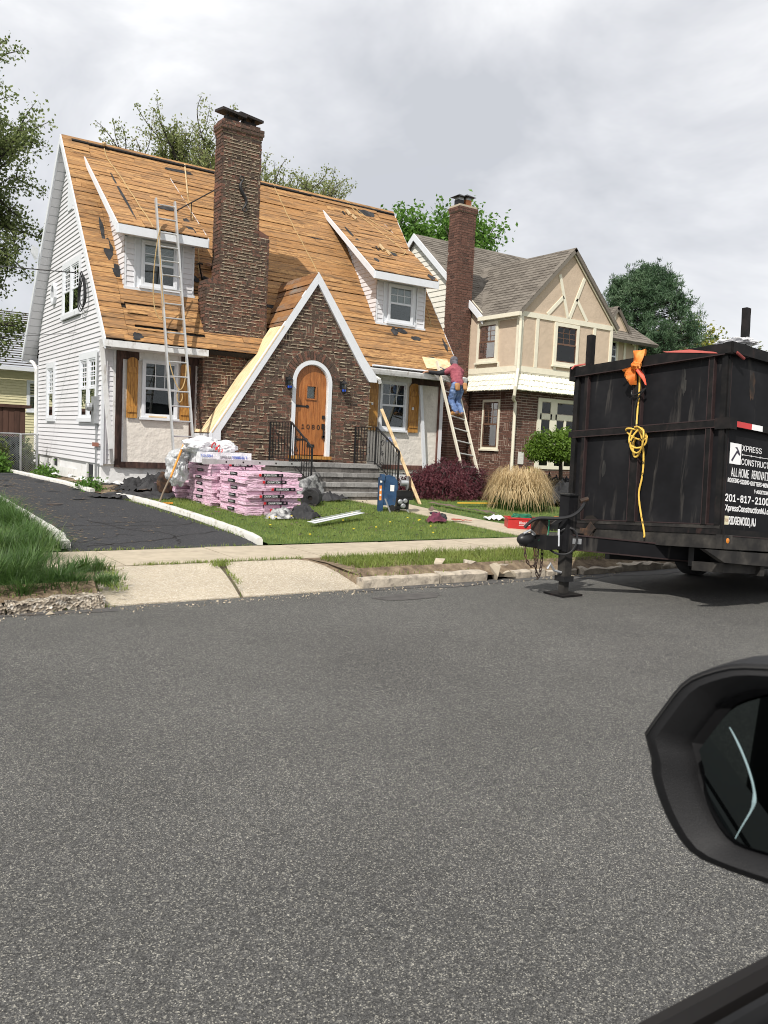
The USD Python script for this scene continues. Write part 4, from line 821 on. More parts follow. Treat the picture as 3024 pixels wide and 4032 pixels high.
# skirt roof of painted shakes
SKT, SKB, OV = 3.74, 3.26, .36; sk = grp('skirt_roof', N2); pcs2 = []
def shakes(P0, P1, Q0, Q1, rows, m_off):
    P0, P1, Q0, Q1 = (np.array(p, float) for p in (P0, P1, Q0, Q1)); L = np.linalg.norm(Q1-Q0); n = np.cross(P1-P0, Q0-P0); n /= np.linalg.norm(n); n = n if n[2] > 0 else -n
    for r in range(rows):
        t = 0
        while t < 1:
            w = R4.uniform(.1, .24)/L; t2 = min(1, t+w); a, b = r/rows, min(1.03, (r+1.18+R4.uniform(-.06, .1))/rows)
            f_ = lambda tt, s: (P0+(P1-P0)*tt)*(1-s)+(Q0+(Q1-Q0)*tt)*s
            v = [f_(t+.004, a), f_(t2-.004, a), f_(t2-.004, b), f_(t+.004, b)]; th = R4.uniform(.018, .03)
            v = [p+n*.004 for p in v[:2]]+[p+n*th for p in v[2:]]+[p-n*.012 for p in v]; pcs2.append((np.array(v), np.array([(0, 1, 2), (0, 2, 3), (4, 5, 6), (4, 6, 7), (3, 2, 6), (3, 6, 7), (0, 3, 7), (0, 7, 4), (1, 2, 6), (1, 6, 5)])))
            t = t2
shakes((WX, WY, SKT), (RX2, WY, SKT), (WX-OV, WY-OV, SKB), (RX2+.1, WY-OV, SKB), 3, 0)
shakes((WX, 19.6, SKT), (WX, WY, SKT), (WX-OV, 20.0, SKB), (WX-OV, WY-OV, SKB), 3, 0)
MB().add([(WX, WY, SKT-.02), (RX2, WY, SKT-.02), (WX-OV, WY-OV, SKB-.02), (RX2, WY-OV, SKB-.02), (WX, 19.6, SKT-.02), (WX-OV, 20., SKB-.02)], [(0, 1, 3), (0, 3, 2), (0, 2, 5), (0, 5, 4)]).build('skirt_deck', m_cream, sk)
MB().add([(WX, 19.62, SKT), (WX-OV, 20.02, SKB), (WX+.02, 20.02, SKB)], [(0, 1, 2)]).build('skirt_end', m_galv, sk)
emit(pcs2, 'shake', sk, m_shake, m_shake)
# shingle roofs
ro = grp('roof', N2); sp = []
def shingle(F, poly, w=.14, L=.3):
    u0, v0, u1, v1 = poly.bounds; O, U, V, N = F; P = prep(poly); r = 0
    MB().spoly(F, poly, -.1, -.012).build('roof_deck', m_shin, ro)
    while v0+r*w < v1:
        a = v0+r*w; u = u0-R4.uniform(0, L)
        while u < u1:
            l = L*R4.choice([.5, 1, 1, 1.3]); q = sbox(u, a-.015, u+l-.006, a+w); n = .012+R4.uniform(0, .008)
            if P.contains(q): sp.append((np.array([O+U*x+V*y+N*k for x, y, k in ((u, a-.015, n), (u+l-.006, a-.015, n), (u+l-.006, a+w, 0), (u, a+w, 0), (u, a-.015, -.01), (u+l-.006, a-.015, -.01))]), np.array([(0, 1, 2), (0, 2, 3), (4, 5, 1), (4, 1, 0)])))
            elif P.intersects(q):
                for gg in getattr(poly.intersection(q), 'geoms', [poly.intersection(q)]):
                    if gg.geom_type == 'Polygon' and gg.area > 1e-3: sp.append(MB().spoly(F, gg, -.01, n*.7).get())
            u += l
        r += 1
mz = math.hypot(22.6-18.95, 8.38-5.38); MFr = fr((0, 18.95, 5.38), (1, 0, 0), (0, (22.6-18.95)/mz, 3.0/mz)); tv = lambda z: (z-5.38)/3.0*mz
shingle(MFr, Polygon([(15.9, 0), (16.05, 0), (17.9, tv(7.4)), (19.85, tv(5.4)), (23.75, 0), (20.9, mz), (15.9, mz)]).buffer(0))
mb = math.hypot(3.6, 3.0); MB().spoly(fr((0, 22.6, 8.38), (1, 0, 0), (0, 3.6/mb, -3.0/mb), (0, 3.0/mb, 3.6/mb)), Polygon([(15.9, 0), (20.9, 0), (23.75, mb), (15.9, mb)]), -.1, 0).build('rear_slope', m_shin, ro)
MB().add([(23.75, 18.95, 5.38), (20.9, 22.6, 8.38), (23.75, 26.2, 5.38)], [(0, 1, 2)]).build('hip_end', m_shin, ro)
wsl = math.hypot(2.03, 2.03); yb = lambda z: 18.95+(z-5.38)/3.0*3.65
LWf = fr((17.9, 17.38, 7.42), (0, 1, 0), (-.7071, 0, -.7071), (-.7071, 0, .7071))   # v down
LWu = fr((15.87, 17.38, 5.39), (0, 1, 0), (.7071, 0, .7071), (-.7071, 0, .7071))
shingle(LWu, Polygon([(0, 0), (yb(5.4)-17.38, 0), (yb(7.42)-17.38, 2.87), (0, 2.87)]))
RWu = fr((19.93, 17.38, 5.39), (0, 1, 0), (-.7071, 0, .7071), (.7071, 0, .7071)); shingle(RWu, Polygon([(0, 0), (yb(5.4)-17.38, 0), (yb(7.42)-17.38, 2.87), (0, 2.87)]))
# the further small gable
sgF = FRONT(19.4); o = MB().poly(sgF, [(21.25, 5.5), (22.03, 6.45), (22.85, 5.5)], -.05, .02).build('stucco_wall', m_tan, N2)
for a, b in (((21.2, 5.42), (22.03, 6.47)), ((22.03, 6.47), (22.95, 5.42))): MB().poly(sgF, [(a[0], a[1]-.1), (a[0], a[1]+.04), (b[0], b[1]+.04), (b[0], b[1]-.1)], .02, .06).build('barge_board', m_cream, N2)
tim(sgF, (21.95, 5.5), (21.95, 6.3), .1); MB().fbox(sgF, 20.0, 23.5, 5.4, 5.5, 0, .2).build('eave_gutter', m_cream, N2)
ys = yb(6.5)
for s, x in ((-1, 21.15), (1, 23.0)):
    d = np.array([22.03-x, 0, 6.52-5.42]); l = np.linalg.norm(d); d /= l; F3 = (np.array([x, 19.3, 5.42]), np.array([0, 1., 0]), d, np.array([d[2]*s, 0, -d[0]*s])); F3 = F3 if F3[3][2] > 0 else (F3[0], F3[1], F3[2], -F3[3]); shingle(F3, Polygon([(0, 0), (.3, 0), (1.15, l), (0, l)]))
emit(sp, 'shingle', ro, m_shin, m_shin, stuff='shingle_cover')
# rakes, gutters, downpipe
for a, b in (((22.6, 8.4), (18.93, 5.4)), ((22.6, 8.4), (26.2, 5.4))): MB().poly(SIDE(15.9), [(a[0], a[1]-.22), (a[0], a[1]+.0), (b[0], b[1]+.0), (b[0], b[1]-.22)], 0, .03).build('rake_board', m_white, N2)
MB().box(15.83, 15.93, 17.35, 19.1, 5.28, 5.39).build('gutter', m_cream, N2); MB().box(16.0, 16.02, 18.9, 18.92, 5.3, 5.4).build('eave_block', m_cream, N2)
dpth = [(15.9, 17.42, 5.3), (15.97, 17.42, 5.15), (15.97, 17.42, 3.85), (15.9, 17.36, 3.74), (15.58, 17.06, 3.3), (15.6, 17.1, 3.1), (15.75, 17.3, 3.0), (15.98, 17.46, 2.92), (15.98, 17.46, .45)]
MB().tube(dpth, .045, 8).build('downspout', m_cream, N2)
for s in (0, .14): MB().lathe((18.1+s, 17.1, 3.05), [(0, .1), (.03, .09), (.035, .03), (.055, -.05)], 10).build('flood_light', m_cream, N2)
MB().beam((18.1, 17.15, 3.2), (18.24, 17.15, 3.2), .03, .03).build('lamp_bar', m_cream, N2)
# chimney
c2 = grp('chimney', N2); X0, X1, Y0, Y1 = 15.36, 15.97, 19.6, 20.06
for a, b, y0, y1, z0, z1 in ((X0-.12, X1, Y0-.12, Y1+.25, .3, 3.3), (X0, X1, Y0, Y1, 3.3, 8.42), (X0-.03, X1+.03, Y0-.03, Y1+.03, 8.42, 8.56)):
    MB().box(a+.01, b-.01, y0+.01, y1, z0, z1).build('chimney_core', m_mortar2, c2)
    b2 += bricks(FRONT(y0), sbox(a, z0, b, z1), R4, course=.073, patch=.08, jit=.0015); b2 += bricks(SIDE(a), sbox(y0-.012, z0, y1, z1), R4, course=.073, patch=.04, jit=.0015)
    b2 += bricks((np.array((b, 0, 0.)), np.array((0, 1., 0)), np.array((0, 0, 1.)), np.array((1., 0, 0))), sbox(y0, z0, y1, z1), R4, course=.073, patch=0, jit=.0015)
MB().box(X0-.02, X1+.02, Y0-.02, Y1+.02, 8.56, 8.62).build('chimney_crown', m_conc, c2)
m_pot = mat('orange_flue_pot', sh((.4, .16, .07), .15), rough=.8)
for x, h, mm in ((15.5, .16, m_iron), (15.78, .2, m_pot)):
    MB().box(x-.1, x+.1, 19.73, 19.93, 8.62, 8.62+h).build('flue_pot', mm, c2)
    MB().box(x-.09, x+.09, 19.74, 19.92, 8.62+h, 8.7+h).build('spark_screen', m_galv, c2)
    z = 8.7+h; MB().add([(x-.2, 19.63, z), (x+.2, 19.63, z), (x+.2, 20.03, z), (x-.2, 20.03, z), (x, 19.83, z+.11)], [(0, 1, 4), (1, 2, 4), (2, 3, 4), (3, 0, 4), (0, 2, 1), (0, 3, 2)]).build('rain_cap', m_iron, c2)
emit(b2, 'brick', gf, m_brickr1, m_brickrj)
# ---------------------------------------------------------------- yellow house, shed and fence beyond the driveway
Y3 = thing('yellow_house', 'pale yellow clapboard house with brown roof behind the wooden shed', 'house')
m_yel = mat('yellow_clapboard', sh((.62, .57, .36), .05), rough=.6); m_rfb = mat('brown_shingle', [(.05, .04, .033), (.085, .07, .058), (.115, .095, .08)], scale=9, rough=.95, rnd='island', amt=.5)
yw = MB().box(-6, 12, 42, 50, .3, 4.25).build('wall', m_yel, Y3); courses(FRONT(42), sbox(-2, .5, 12, 4.2), .125, .025, yw, m_yel)
rb = MB(); 
for k in range(26):
    y, z = 41.5+k*.17, 4.3+k*.12
    for x in np.arange(-3, 12.5, .9): rb.box(x, x+.88, y, y+.2, z, z+.03)
rb.build('shingle_roof', m_rfb, Y3, kind='stuff'); MB().box(-6, 12.4, 41.4, 41.5, 4.17, 4.32).build('gutter', m_white, Y3)
window(sub(FRONT(42), 7.95, 2.35), 1.0, 1.45, Y3, 'dark_blind', 'curtain', (2, 2), .12)
S3 = thing('garden_shed', 'dark brown board shed standing behind the chain link gate', 'shed')
m_shed = mat('brown_shed_board', [(.05, .025, .018), (.09, .045, .032), (.12, .065, .048)], scale=5, rough=.85, rnd='island', amt=.5, stretch=(3, 3, .4))
for k in range(26): MB().box(1.0+k*.15, 1.145+k*.15, 26+.01*(k % 2), 26.03+.01*(k % 2), .5, 2.15).build('shed_board', m_shed, S3)
MB().box(.9, 5.05, 25.95, 28, 2.15, 2.24).build('shed_roof', m_shed, S3); MB().box(1.0, 4.9, 26.05, 28, .5, 2.1).build('shed_core', m_dark, S3)
F3_ = thing('chain_link_gate', 'chain link gate and posts across the far end of the driveway', 'fence')
for x, h in ((4.08, 1.5), (4.46, 1.5), (3.2, 1.45), (2.0, 1.45)): MB().lathe((x, 22.2, .4), [(.03, 0), (.03, h-.5), (.035, h-.48), (0, h-.44)], 10).build('post', m_galv, F3_)
MB().tube([(1.5, 22.2, 1.42), (4.08, 22.2, 1.44)], .02, 6).tube([(4.08, 22.2, 1.43), (4.5, 22.2, 1.45)], .02, 6).build('top_rail', m_galv, F3_)
ms = MB()
for x0, x1, z1 in ((1.5, 4.06, 1.42), (4.1, 4.45, 1.42)):
    for c in np.arange(x0-1.0, x1, .055):
        for s in (1, -1):
            a = np.array([[c, .5], [c+.95, 1.42]]) if s > 0 else np.array([[c+.95, .5], [c, 1.42]])
            g = shapely.LineString(a).intersection(sbox(x0, .5, x1, z1))
            if g.geom_type == 'LineString' and g.length > .05: p, q = g.coords[0], g.coords[-1]; ms.beam((p[0], 22.2, p[1]), (q[0], 22.2, q[1]), .005, .005)
ms.build('wire_mesh', m_galv, F3_, kind='stuff')
m_scr = mat('dark_green_screen', sh((.016, .03, .028), .25), scale=4, rough=.8)
MB().box(1.5, 4.05, 22.24, 22.245, .5, 1.36).build('privacy_screen', m_scr, F3_)
# ---------------------------------------------------------------- the high-sided trailer
T = thing('dump_trailer', 'tall black steel trailer with white contractor lettering parked at the kerb', 'trailer')
m_steel = mat('black_trailer_steel', [(.006, .006, .007), (.009, .009, .0105), (.015, .015, .0165)], scale=2, rough=.62, stain=((.085, .078, .07), 4.5, .58, .82, (1, 1.6, .16)), spec=.14)
m_edge = mat('rust_edged_steel', [(.006, .006, .0065), (.01, .0095, .0095), (.018, .015, .0145)], scale=6, rough=.62, spec=.15, stain=((.05, .028, .024), 7, .62, .8, (1, 1, .4)))
m_rust = mat('rusty_steel', [(.016, .012, .01), (.038, .023, .016), (.1, .052, .026)], scale=9, rough=.8)
m_redl = mat('maroon_edge_paint', sh((.026, .014, .014), .3), rough=.7)
m_dirt = mat('dusty_black_steel', [(.011, .01, .0095), (.032, .029, .025), (.08, .073, .063)], scale=5, rough=.8, lo=.4, hi=.8)
m_rubber = mat('tyre_rubber', sh((.015, .015, .015), .2), rough=.8)
m_vinyl = mat('white_vinyl_lettering', sh((.8, .8, .8), .02), rough=.4); m_amber = mat('amber_lens', sh((.6, .2, .02), .1), rough=.2); m_tred = mat('red_reflective_tape', sh((.5, .03, .03), .08), rough=.35)
m_rustp = mat('rust_patch', [(.01, .009, .008), (.03, .018, .012), (.075, .04, .022)], scale=14, rough=.8, stretch=(1, 1, .4)); m_scuff = mat('grey_scuff', [(.009, .009, .009), (.016, .0155, .0145), (.04, .037, .033)], scale=16, rough=.7, stretch=(1, 1, .3))
TO = np.array([7.78, 5.25, .825]); _a, _b = math.radians(3.8), math.radians(4.2)
tx = np.array([math.cos(_a), 0, -math.sin(_a)]); ty = np.array([0, math.cos(_b), -math.sin(_b)]); tz = np.cross(tx, ty); tz /= np.linalg.norm(tz); ty = np.cross(tz, tx)
TS = (TO, tx, tz, -ty)                       # near side: u back, v up, n towards the street
TFr = (TO, ty, tz, -tx)                      # front wall: u across, v up, n forward
TB = (TO, tx, ty, tz)
W2, H2, L2 = 2.13, 1.98, 4.4
MB().fbox(TB, .02, L2, .02, W2-.02, 0, .06).build('bed', m_steel, T)
def edged(F, a0, a1, b0, b1, n0, n1, name='rail', mm=None):
    o = MB().fbox(F, a0, a1, b0, b1, n0, n1).build(name, mm or m_edge, T); return o
q = MB().fbox(TFr, .02, W2-.02, .06, H2-.06, -.04, 0); q.build('front_panel', m_steel, T)
MB().fbox(TS, .02, L2, .06, H2-.06, -.04, 0).build('side_panel', m_steel, T)
MB().fbox(TB, .02, L2, W2-.04, W2, .06, H2-.06).build('side_panel', m_steel, T)
for z0, z1, n in ((H2-.09, H2+.02, .07), (1.13, 1.2, .05), (.0, .06, .03)): edged(TFr, -.05, W2+.05, z0, z1, 0, n); edged(TS, -.05, L2, z0, z1, 0, n)
edged(TFr, -.07, W2+.07, -.15, .0, -.1, .02, 'frame_beam', m_dirt)
MB().fbox(TFr, 0, W2, .06, .1, .0, .035).build('sill_strip', m_dirt, T)
for z, n in ((1.125, .052), (1.204, .052), (H2-.095, .072), (.105, .04)): MB().fbox(TFr, .02, W2-.02, z-.006, z+.004, 0, n).build('maroon_edge', m_redl, T)
for a, b in ((.0, .06), (.16, .21), (W2-.07, W2), (W2-.22, W2-.17), (1.09, 1.2)): edged(TFr, a, b, .1, H2-.09, 0, .045, 'post')
for a in (1.085, 1.2, .155, .215, W2-.225): MB().fbox(TFr, a-.004, a+.004, .1, H2-.1, 0, .049).build('maroon_edge', m_redl, T)
for a, b in ((-.02, .02), (1.3, 1.38), (2.6, 2.68)): edged(TS, a, b, .06, H2-.09, 0, .01 if a < 0 else .045, 'post')
MB().fbox(TS, .02, .024, .06, H2-.1, 0, .012).build('maroon_edge', m_redl, T)
MB().fbox(TB, -.06, .25, -.06, .06, H2-.1, H2+.03).fbox(TB, -.06, .06, -.08, .1, 1.1, 1.22).build('corner_cap', m_edge, T)
MB().fbox(TB, -.07, .05, W2-.03, W2+.07, H2-.14, H2+.04).build('corner_cap', m_edge, T)
MB().fbox(TB, .0, .075, W2-.2, W2-.12, H2, H2+.42).build('stake', m_edge, T); MB().fbox(TB, .265, .34, .01, .07, H2, H2+.46).build('stake', m_edge, T)
for a, b, mm in ((.06, .37, m_tred), (.373, .57, m_vinyl)): MB().fbox(TS, a, b, 1.135, 1.195, .05, .053).build('reflective_tape', mm, T)
MB().fbox(TS, -.05, L2, -.15, -.0, -.02, .05).build('side_sill', m_dirt, T); MB().fbox(TS, .05, L2, -.012, -.004, .05, .055).build('maroon_edge', m_redl, T)
MB().poly(TS, [(-.35, -.16), (.5, -.17), (L2, -.17), (L2, -.3), (.7, -.31), (.0, -.29)], .0, .06).build('gusset_plate', m_dirt, T)
MB().fbox(TS, .1, .78, -.4, -.3, -.4, -.02).fbox(TS, .7, .78, -.42, -.28, -.1, .03).build('step_bar', m_dirt, T)
for x in (.5, 1.4, 2.3, 3.2): MB().fbox(TB, x, x+.08, .1, W2-.1, -.3, -.0).build('cross_member', m_black, T)
for y in (.45, W2-.5): MB().fbox(TB, .2, L2, y, y+.07, -.36, -.02).build('frame_rail', m_black, T)
MB().lathe(TO-.03*tx*0+ty*-.055+tz*-.06+tx*.02, [(0, .02), (.028, .016), (.034, 0)], 14, ((0, 0, 0), tx, tz, -ty)).build('marker_lamp', m_amber, T)
# hole rusted in the front sill and its bracket
MB().poly(TFr, [(1.62, .1), (1.72, .16), (1.82, .15), (1.86, .1), (1.8, .06), (1.7, .05)], .036, .038).build('rusted_hole', m_dark, T)
MB().fbox(TFr, 1.7, 1.9, -.1, -.0, .02, .05).poly(TFr, [(1.66, 0), (1.74, .08), (1.8, .0), (1.76, -.12)], .03, .055).build('latch', m_rust, T)
# tongue, coupler, jack (laid out in the street's axes)
def tw(p): return np.array(p, float)
MB().beam((6.93, 6.58, .605), (8.3, 5.75, .515), .07, .165).build('tongue_beam', m_steel, T); MB().beam((6.95, 6.86, .6), (8.3, 7.3, .5), .07, .165).build('tongue_beam', m_steel, T)
MB().beam((6.95, 6.535, .69), (8.3, 5.705, .6), .03, .012).beam((6.95, 6.535, .525), (8.3, 5.705, .435), .03, .012).build('maroon_edge', m_redl, T)
MB().box(6.62, 7.0, 6.6, 6.88, .52, .68).build('coupler_channel', m_black, T)
MB().ell((6.5, 6.8, .62), (.12, .075, .075), 2).box(6.48, 6.66, 6.74, 6.88, .54, .62).build('coupler', m_black, T, smooth=50)
MB().tube([(6.42, 6.76, .69), (6.5, 6.74, .73), (6.6, 6.76, .68), (6.56, 6.82, .66)], .014, 6).build('coupler_lever', m_galv, T)
MB().box(6.6, 6.72, 6.7, 6.84, .68, .86).build('breakaway_box', m_rust, T)
MB().fbox((np.array((6.97, 6.56, .62)), np.array((.86, -.51, 0)), np.array((0, 0, 1.)), np.array((-.51, -.86, 0))), 0, .1, -.03, .03, 0, .04).build('plug_box', m_galv, T)
jk = grp('jack', T)
MB().box(6.87, 7.01, 6.54, 6.68, .5, 1.13).build('jack_tube', m_steel, jk); MB().box(6.885, 6.995, 6.555, 6.665, .2, .5).build('jack_sleeve', m_dirt, jk); MB().box(6.9, 6.98, 6.57, 6.65, .02, .2).build('jack_leg', m_dirt, jk)
MB().box(6.865, 7.015, 6.535, 6.685, .16, .22).build('jack_collar', m_black, jk); MB().box(6.78, 7.09, 6.46, 6.76, .005, .025).build('jack_foot', m_edge, jk)
MB().box(6.855, 7.025, 6.525, 6.695, 1.13, 1.145).build('jack_cap', m_black, jk); MB().tube([(6.72, 6.66, .3), (6.75, 6.65, .36), (6.8, 6.63, .28), (6.88, 6.6, .26)], .016, 6).build('jack_pin', m_galv, jk)
MB().tube(spline([(7.06, 6.5, 1.06), (6.98, 6.45, 1.0), (6.86, 6.5, .9), (6.7, 6.62, .87), (6.58, 6.72, .86), (6.47, 6.8, .75)], 6), .02, 8).build('jack_crank', m_black, jk)
MB().tube([(7.0, 6.5, 1.07), (7.08, 6.46, 1.1)], .026, 8).build('crank_hub', m_rust, jk); MB().beam((6.92, 6.62, .9), (6.64, 6.78, .66), .04, .04).build('jack_brace', m_black, T)
def chain(pts, n, r=.0065, s=.017):
    p = spline(pts, 12); d = np.r_[0, np.cumsum(np.linalg.norm(np.diff(p, axis=0), axis=1))]; q = MB()
    for k in range(n):
        t = d[-1]*(k+.5)/n; c = np.array([np.interp(t, d, p[:, i]) for i in range(3)]); g = np.array([np.interp(min(t+.01, d[-1]), d, p[:, i]) for i in range(3)])-c; g /= np.linalg.norm(g)+1e-9
        e = np.cross(g, (0, 0, 1) if k % 2 else (.3, 1, .2)); e /= np.linalg.norm(e); L_ = d[-1]/n*.72; a = np.linspace(0, 2*PI, 9); q.tube([c+g*L_*math.cos(x)+e*s*.7*math.sin(x) for x in a], r, 4, False)
    return q
chain([(6.47, 6.78, .55), (6.5, 6.74, .36), (6.58, 6.72, .34), (6.63, 6.74, .52)], 12).build('safety_chain', m_rust, T)
chain([(6.6, 6.76, .54), (6.62, 6.74, .3), (6.66, 6.73, .2), (6.7, 6.74, .32), (6.72, 6.76, .5)], 14).build('safety_chain', m_rust, T)
chain([(6.7, 6.72, .85), (6.76, 6.7, .78), (6.72, 6.71, .68), (6.7, 6.72, .62)], 10).build('safety_chain', m_rust, T)
m_green = mat('green_hose', sh((.02, .16, .09), .2), rough=.45)
MB().tube([(6.66, 6.7, .86), (6.72, 6.68, .87), (6.73, 6.69, .7), (6.68, 6.7, .6), (6.62, 6.72, .62)], .009, 5).build('green_wire', m_green, T)
MB().tube(spline([(6.85, 6.62, .72), (6.93, 6.53, .76), (6.97, 6.48, .66), (6.9, 6.5, .5), (6.78, 6.6, .48), (6.72, 6.66, .55)], 6), .013, 6).build('trailer_cable', m_cable, T); MB().beam((6.8, 6.6, .75), (6.81, 6.6, .56), .016, .016).build('white_pin', m_white, T)
def wheel(x, y, r=.37):
    o = MB().lathe((x, y, r), [(r-.12, -.1), (r-.02, -.105), (r, -.08), (r, .08), (r-.02, .105), (r-.12, .1)], 32, ((0, 0, 0), np.array((1., 0, 0)), np.array((0, 0, 1.)), np.array((0, -1., 0)))).build('wheel', m_rubber, T, smooth=40)
    MB().lathe((x, y, r), [(0, .03), (.06, .04), (.08, .02), (.2, .0), (.25, .09)], 20, ((0, 0, 0), np.array((1., 0, 0)), np.array((0, 0, 1.)), np.array((0, -1., 0)))).build('rim', m_dirt, o)
for x in (10.0, 10.9): wheel(x, 7.12); wheel(x, 5.62)
# rust and scuffs
for F_, (a, b, w, h), k in ((TS, (.42, 1.62, .05, .14), 1), (TFr, (.55, 1.62, .03, .13), 3), (TFr, (1.62, .72, .03, .11), 4)):
    MB().spoly(F_, Polygon(blob(a, b, w, h, 30, k+7, .9)).buffer(0), .0005, .001).build('rust_scuff', m_scuff if k > 2 else m_rustp, T)
# lettering
lg = MB().fbox(TS, .08, .278, .752, .972, .001, .003).build('hammer_emblem', m_vinyl, T)
m_ink = mat('purple_black_ink', sh((.02, .012, .03), .1), rough=.4)
MB().poly(TS, [(.105, .79), (.125, .775), (.215, .885), (.2, .9)], .003, .0045).poly(TS, [(.165, .93), (.2, .935), (.235, .9), (.262, .86), (.25, .845), (.235, .86), (.222, .86), (.206, .876), (.212, .89), (.2, .91)], .003, .0045).build('hammer', m_ink, lg)
def tl(text, a, b, h, w, bold=False, name='lettering'): return lettering(text, TS, a, b, h, m_vinyl, T, name, bold, w, .0015, .0008)
tl('XPRESS', .295, .905, .06, .36); tl('CONSTRUCTION', .292, .757, .066, .68); MB().fbox(TS, .3, 1.1, .862, .867, .001, .0025).build('rule', m_vinyl, T)
for x in (.302, .47, .63, .79): MB().lathe(TO+tx*x+tz*.8645-ty*.001, [(.006, .002), (.01, .002)], 12, ((0, 0, 0), tx, tz, -ty)).build('rule_dot', m_vinyl, T)
tl('ALL HOME', .122, .622, .09, .318); tl('RENOVATIONS', .497, .624, .09, .43)
tl('ROOFING', .07, .557, .044, .2, True); tl('SIDING', .292, .553, .044, .16, True); tl('GUTTERS', .478, .55, .044, .208, True); tl('WINDOWS', .71, .548, .044, .24, True); tl('Y', .553, .472, .038, .02, True); tl('ADDITIONS', .6, .47, .038, .25, True)
for x, z in ((.281, .577), (.465, .573), (.698, .57), (.586, .49)): MB().lathe(TO+tx*x+tz*z-ty*.001, [(0, .002), (.008, .002)], 10, ((0, 0, 0), tx, tz, -ty)).build('dot', m_vinyl, T)
tl('201-817-2100', .04, .356, .074, .8, True); tl('XpressConstructionNJ.com', .05, .258, .06, .9, True); tl('RIDGEWOOD, NJ', .122, .116, .082, .49, True)
pl = MB().fbox(TS, .05, .118, .108, .2, .001, .003).build('permit_sticker', mat('cream_sticker', sh((.65, .6, .42), .05), rough=.5), T); lettering('7838', TS, .053, .14, .03, mat('brown_ink', sh((.25, .1, .05), .1)), pl, width=.06, n=.003, depth=.001)
# cords and rags tied to the trailer
m_yc = mat('yellow_black_cord', [(.02, .02, .01), (.6, .37, .05), (.68, .44, .08)], scale=9, rough=.5, lo=.36, hi=.42)
fp = lambda u, v, n=.06: TO+ty*u+tz*v-tx*n
cord = thing('hanging_rope', 'yellow and black rope knotted and hanging down the trailer front', 'rope')
MB().tube(spline([fp(1.12, 1.82), fp(1.11, 1.5), fp(1.09, 1.2, .09), fp(1.03, 1.12, .1), fp(1.0, .9), fp(1.0, .6), fp(1.03, .4), fp(.96, .1), fp(.93, -.07)], 10), .0105, 8).build('cord_length', m_yc, cord)
for k in range(3):
    a = np.linspace(0, 2*PI*.95, 22); MB().tube([fp(1.08-.03*k+(.15-.03*k)*math.cos(t+k*1.2), 1.1-.04*k+(.05+.025*k)*math.sin(t+k*1.2)+.05*math.cos(t), .1+.02*k+.02*math.sin(2*t)) for t in a], .0105, 8).build('cord_loop', m_yc, cord)
MB().tube(spline([fp(1.12, 1.06), fp(1.15, .95), fp(1.12, .85), fp(1.05, .9)], 8), .013, 8).build('cord_loop', m_yc, cord)
st_ = thing('hanging_rope', 'thin black rope wound round the yellow one above the knot', 'rope'); MB().tube(spline([fp(1.2, 1.62, .07), fp(1.1, 1.57, .09), fp(.98, 1.62, .1), fp(1.1, 1.5, .09), fp(1.14, 1.3, .07), fp(1.1, 1.2, .08)], 8), .01, 6).build('strand', m_cable, st_)
m_or = mat('orange_rag', [(.6, .12, .02), (.8, .25, .04), (.9, .45, .14)], scale=5, rough=.6, trans=.2)
def crumple(c, r, seed, amp=.5, sub=3):
    t = trimesh.creation.icosphere(sub, 1.0); v = np.array(t.vertices); n = meshkit.fbm(v*2.2+seed, 4); n2 = np.abs(meshkit.fbm(v*4+seed*2, 3)-.5)*2; return np.array(c)+v*np.array(r)*(1+amp*(n-.5)*2-amp*.7*n2)[:, None], t.faces
bg = thing('orange_rag', 'bright orange plastic rag tied over the trailer top rail', 'rag')
def flap(pts, w, mat_, par, name, curl=.03, seed=0):
    P = spline(pts, 6); v, f = [], []; n = len(P)
    for i, p in enumerate(P):
        ww = np.interp(i/(n-1), np.linspace(0, 1, len(w)), w)
        for k in range(5): s = (k-2)/2; v.append(p+ty*s*ww+tx*(-curl*math.cos(s*3+i*.4+seed)))
        if i:
            for k in range(4): a = (i-1)*5+k; f += [(a, a+1, a+6), (a, a+6, a+5)]
    return put(name, np.array(v), np.array(f), mat_, par, smooth=60)
flap([fp(1.13, 2.0, .03), fp(1.12, 2.07, .05), fp(1.1, 2.05, .11), fp(1.12, 1.92, .12), fp(1.15, 1.88, .1)], [.04, .09, .08, .06, .03], m_or, bg, 'loop', .02)
flap([fp(1.14, 1.9, .1), fp(1.22, 1.86, .12), fp(1.3, 1.84, .09)], [.03, .08, .015], m_or, bg, 'tail', .03, 1); flap([fp(1.14, 1.9, .1), fp(1.18, 1.78, .13), fp(1.2, 1.68, .08)], [.04, .08, .04], m_or, bg, 'tail', .04, 2)
flap([fp(1.12, 1.9, .12), fp(1.06, 1.78, .11), fp(1.0, 1.66, .08)], [.03, .035, .008], mat('red_orange_rag', sh((.7, .1, .05), .1), rough=.6), bg, 'tail', .02, 3); MB().add(*crumple(fp(1.13, 1.89, .11), (.055, .06, .055), 3)).build('knot', m_or, bg, smooth=60)
m_pink = mat('coral_strap', sh((.5, .12, .1), .08), rough=.6)
o = thing('coral_strap', 'flat coral strap lying along the trailer rim', 'strap'); MB().add([fp(.75, 2.0, .075), fp(.1, 1.9, .076), fp(.12, 1.915, .078), fp(.45, 1.99, .075), fp(.8, 2.015, .073)], [(0, 1, 2), (0, 2, 3), (0, 3, 4)]).build('band', m_pink, o); MB().tube([fp(1.95, 2.02, .07), fp(2.12, 2.02, .07), fp(2.15, 1.98, .09)], .012, 5).build('band_end', m_pink, o)
ps = MB().add(*crumple(TO+tx*.28+ty*.12+tz*2.07, (.22, .2, .06), 6, .6)).build('plastic_sheet', m_film, None, smooth=60); tag(ps, 'crumpled clear plastic heaped round the trailer corner stake', 'plastic sheet')
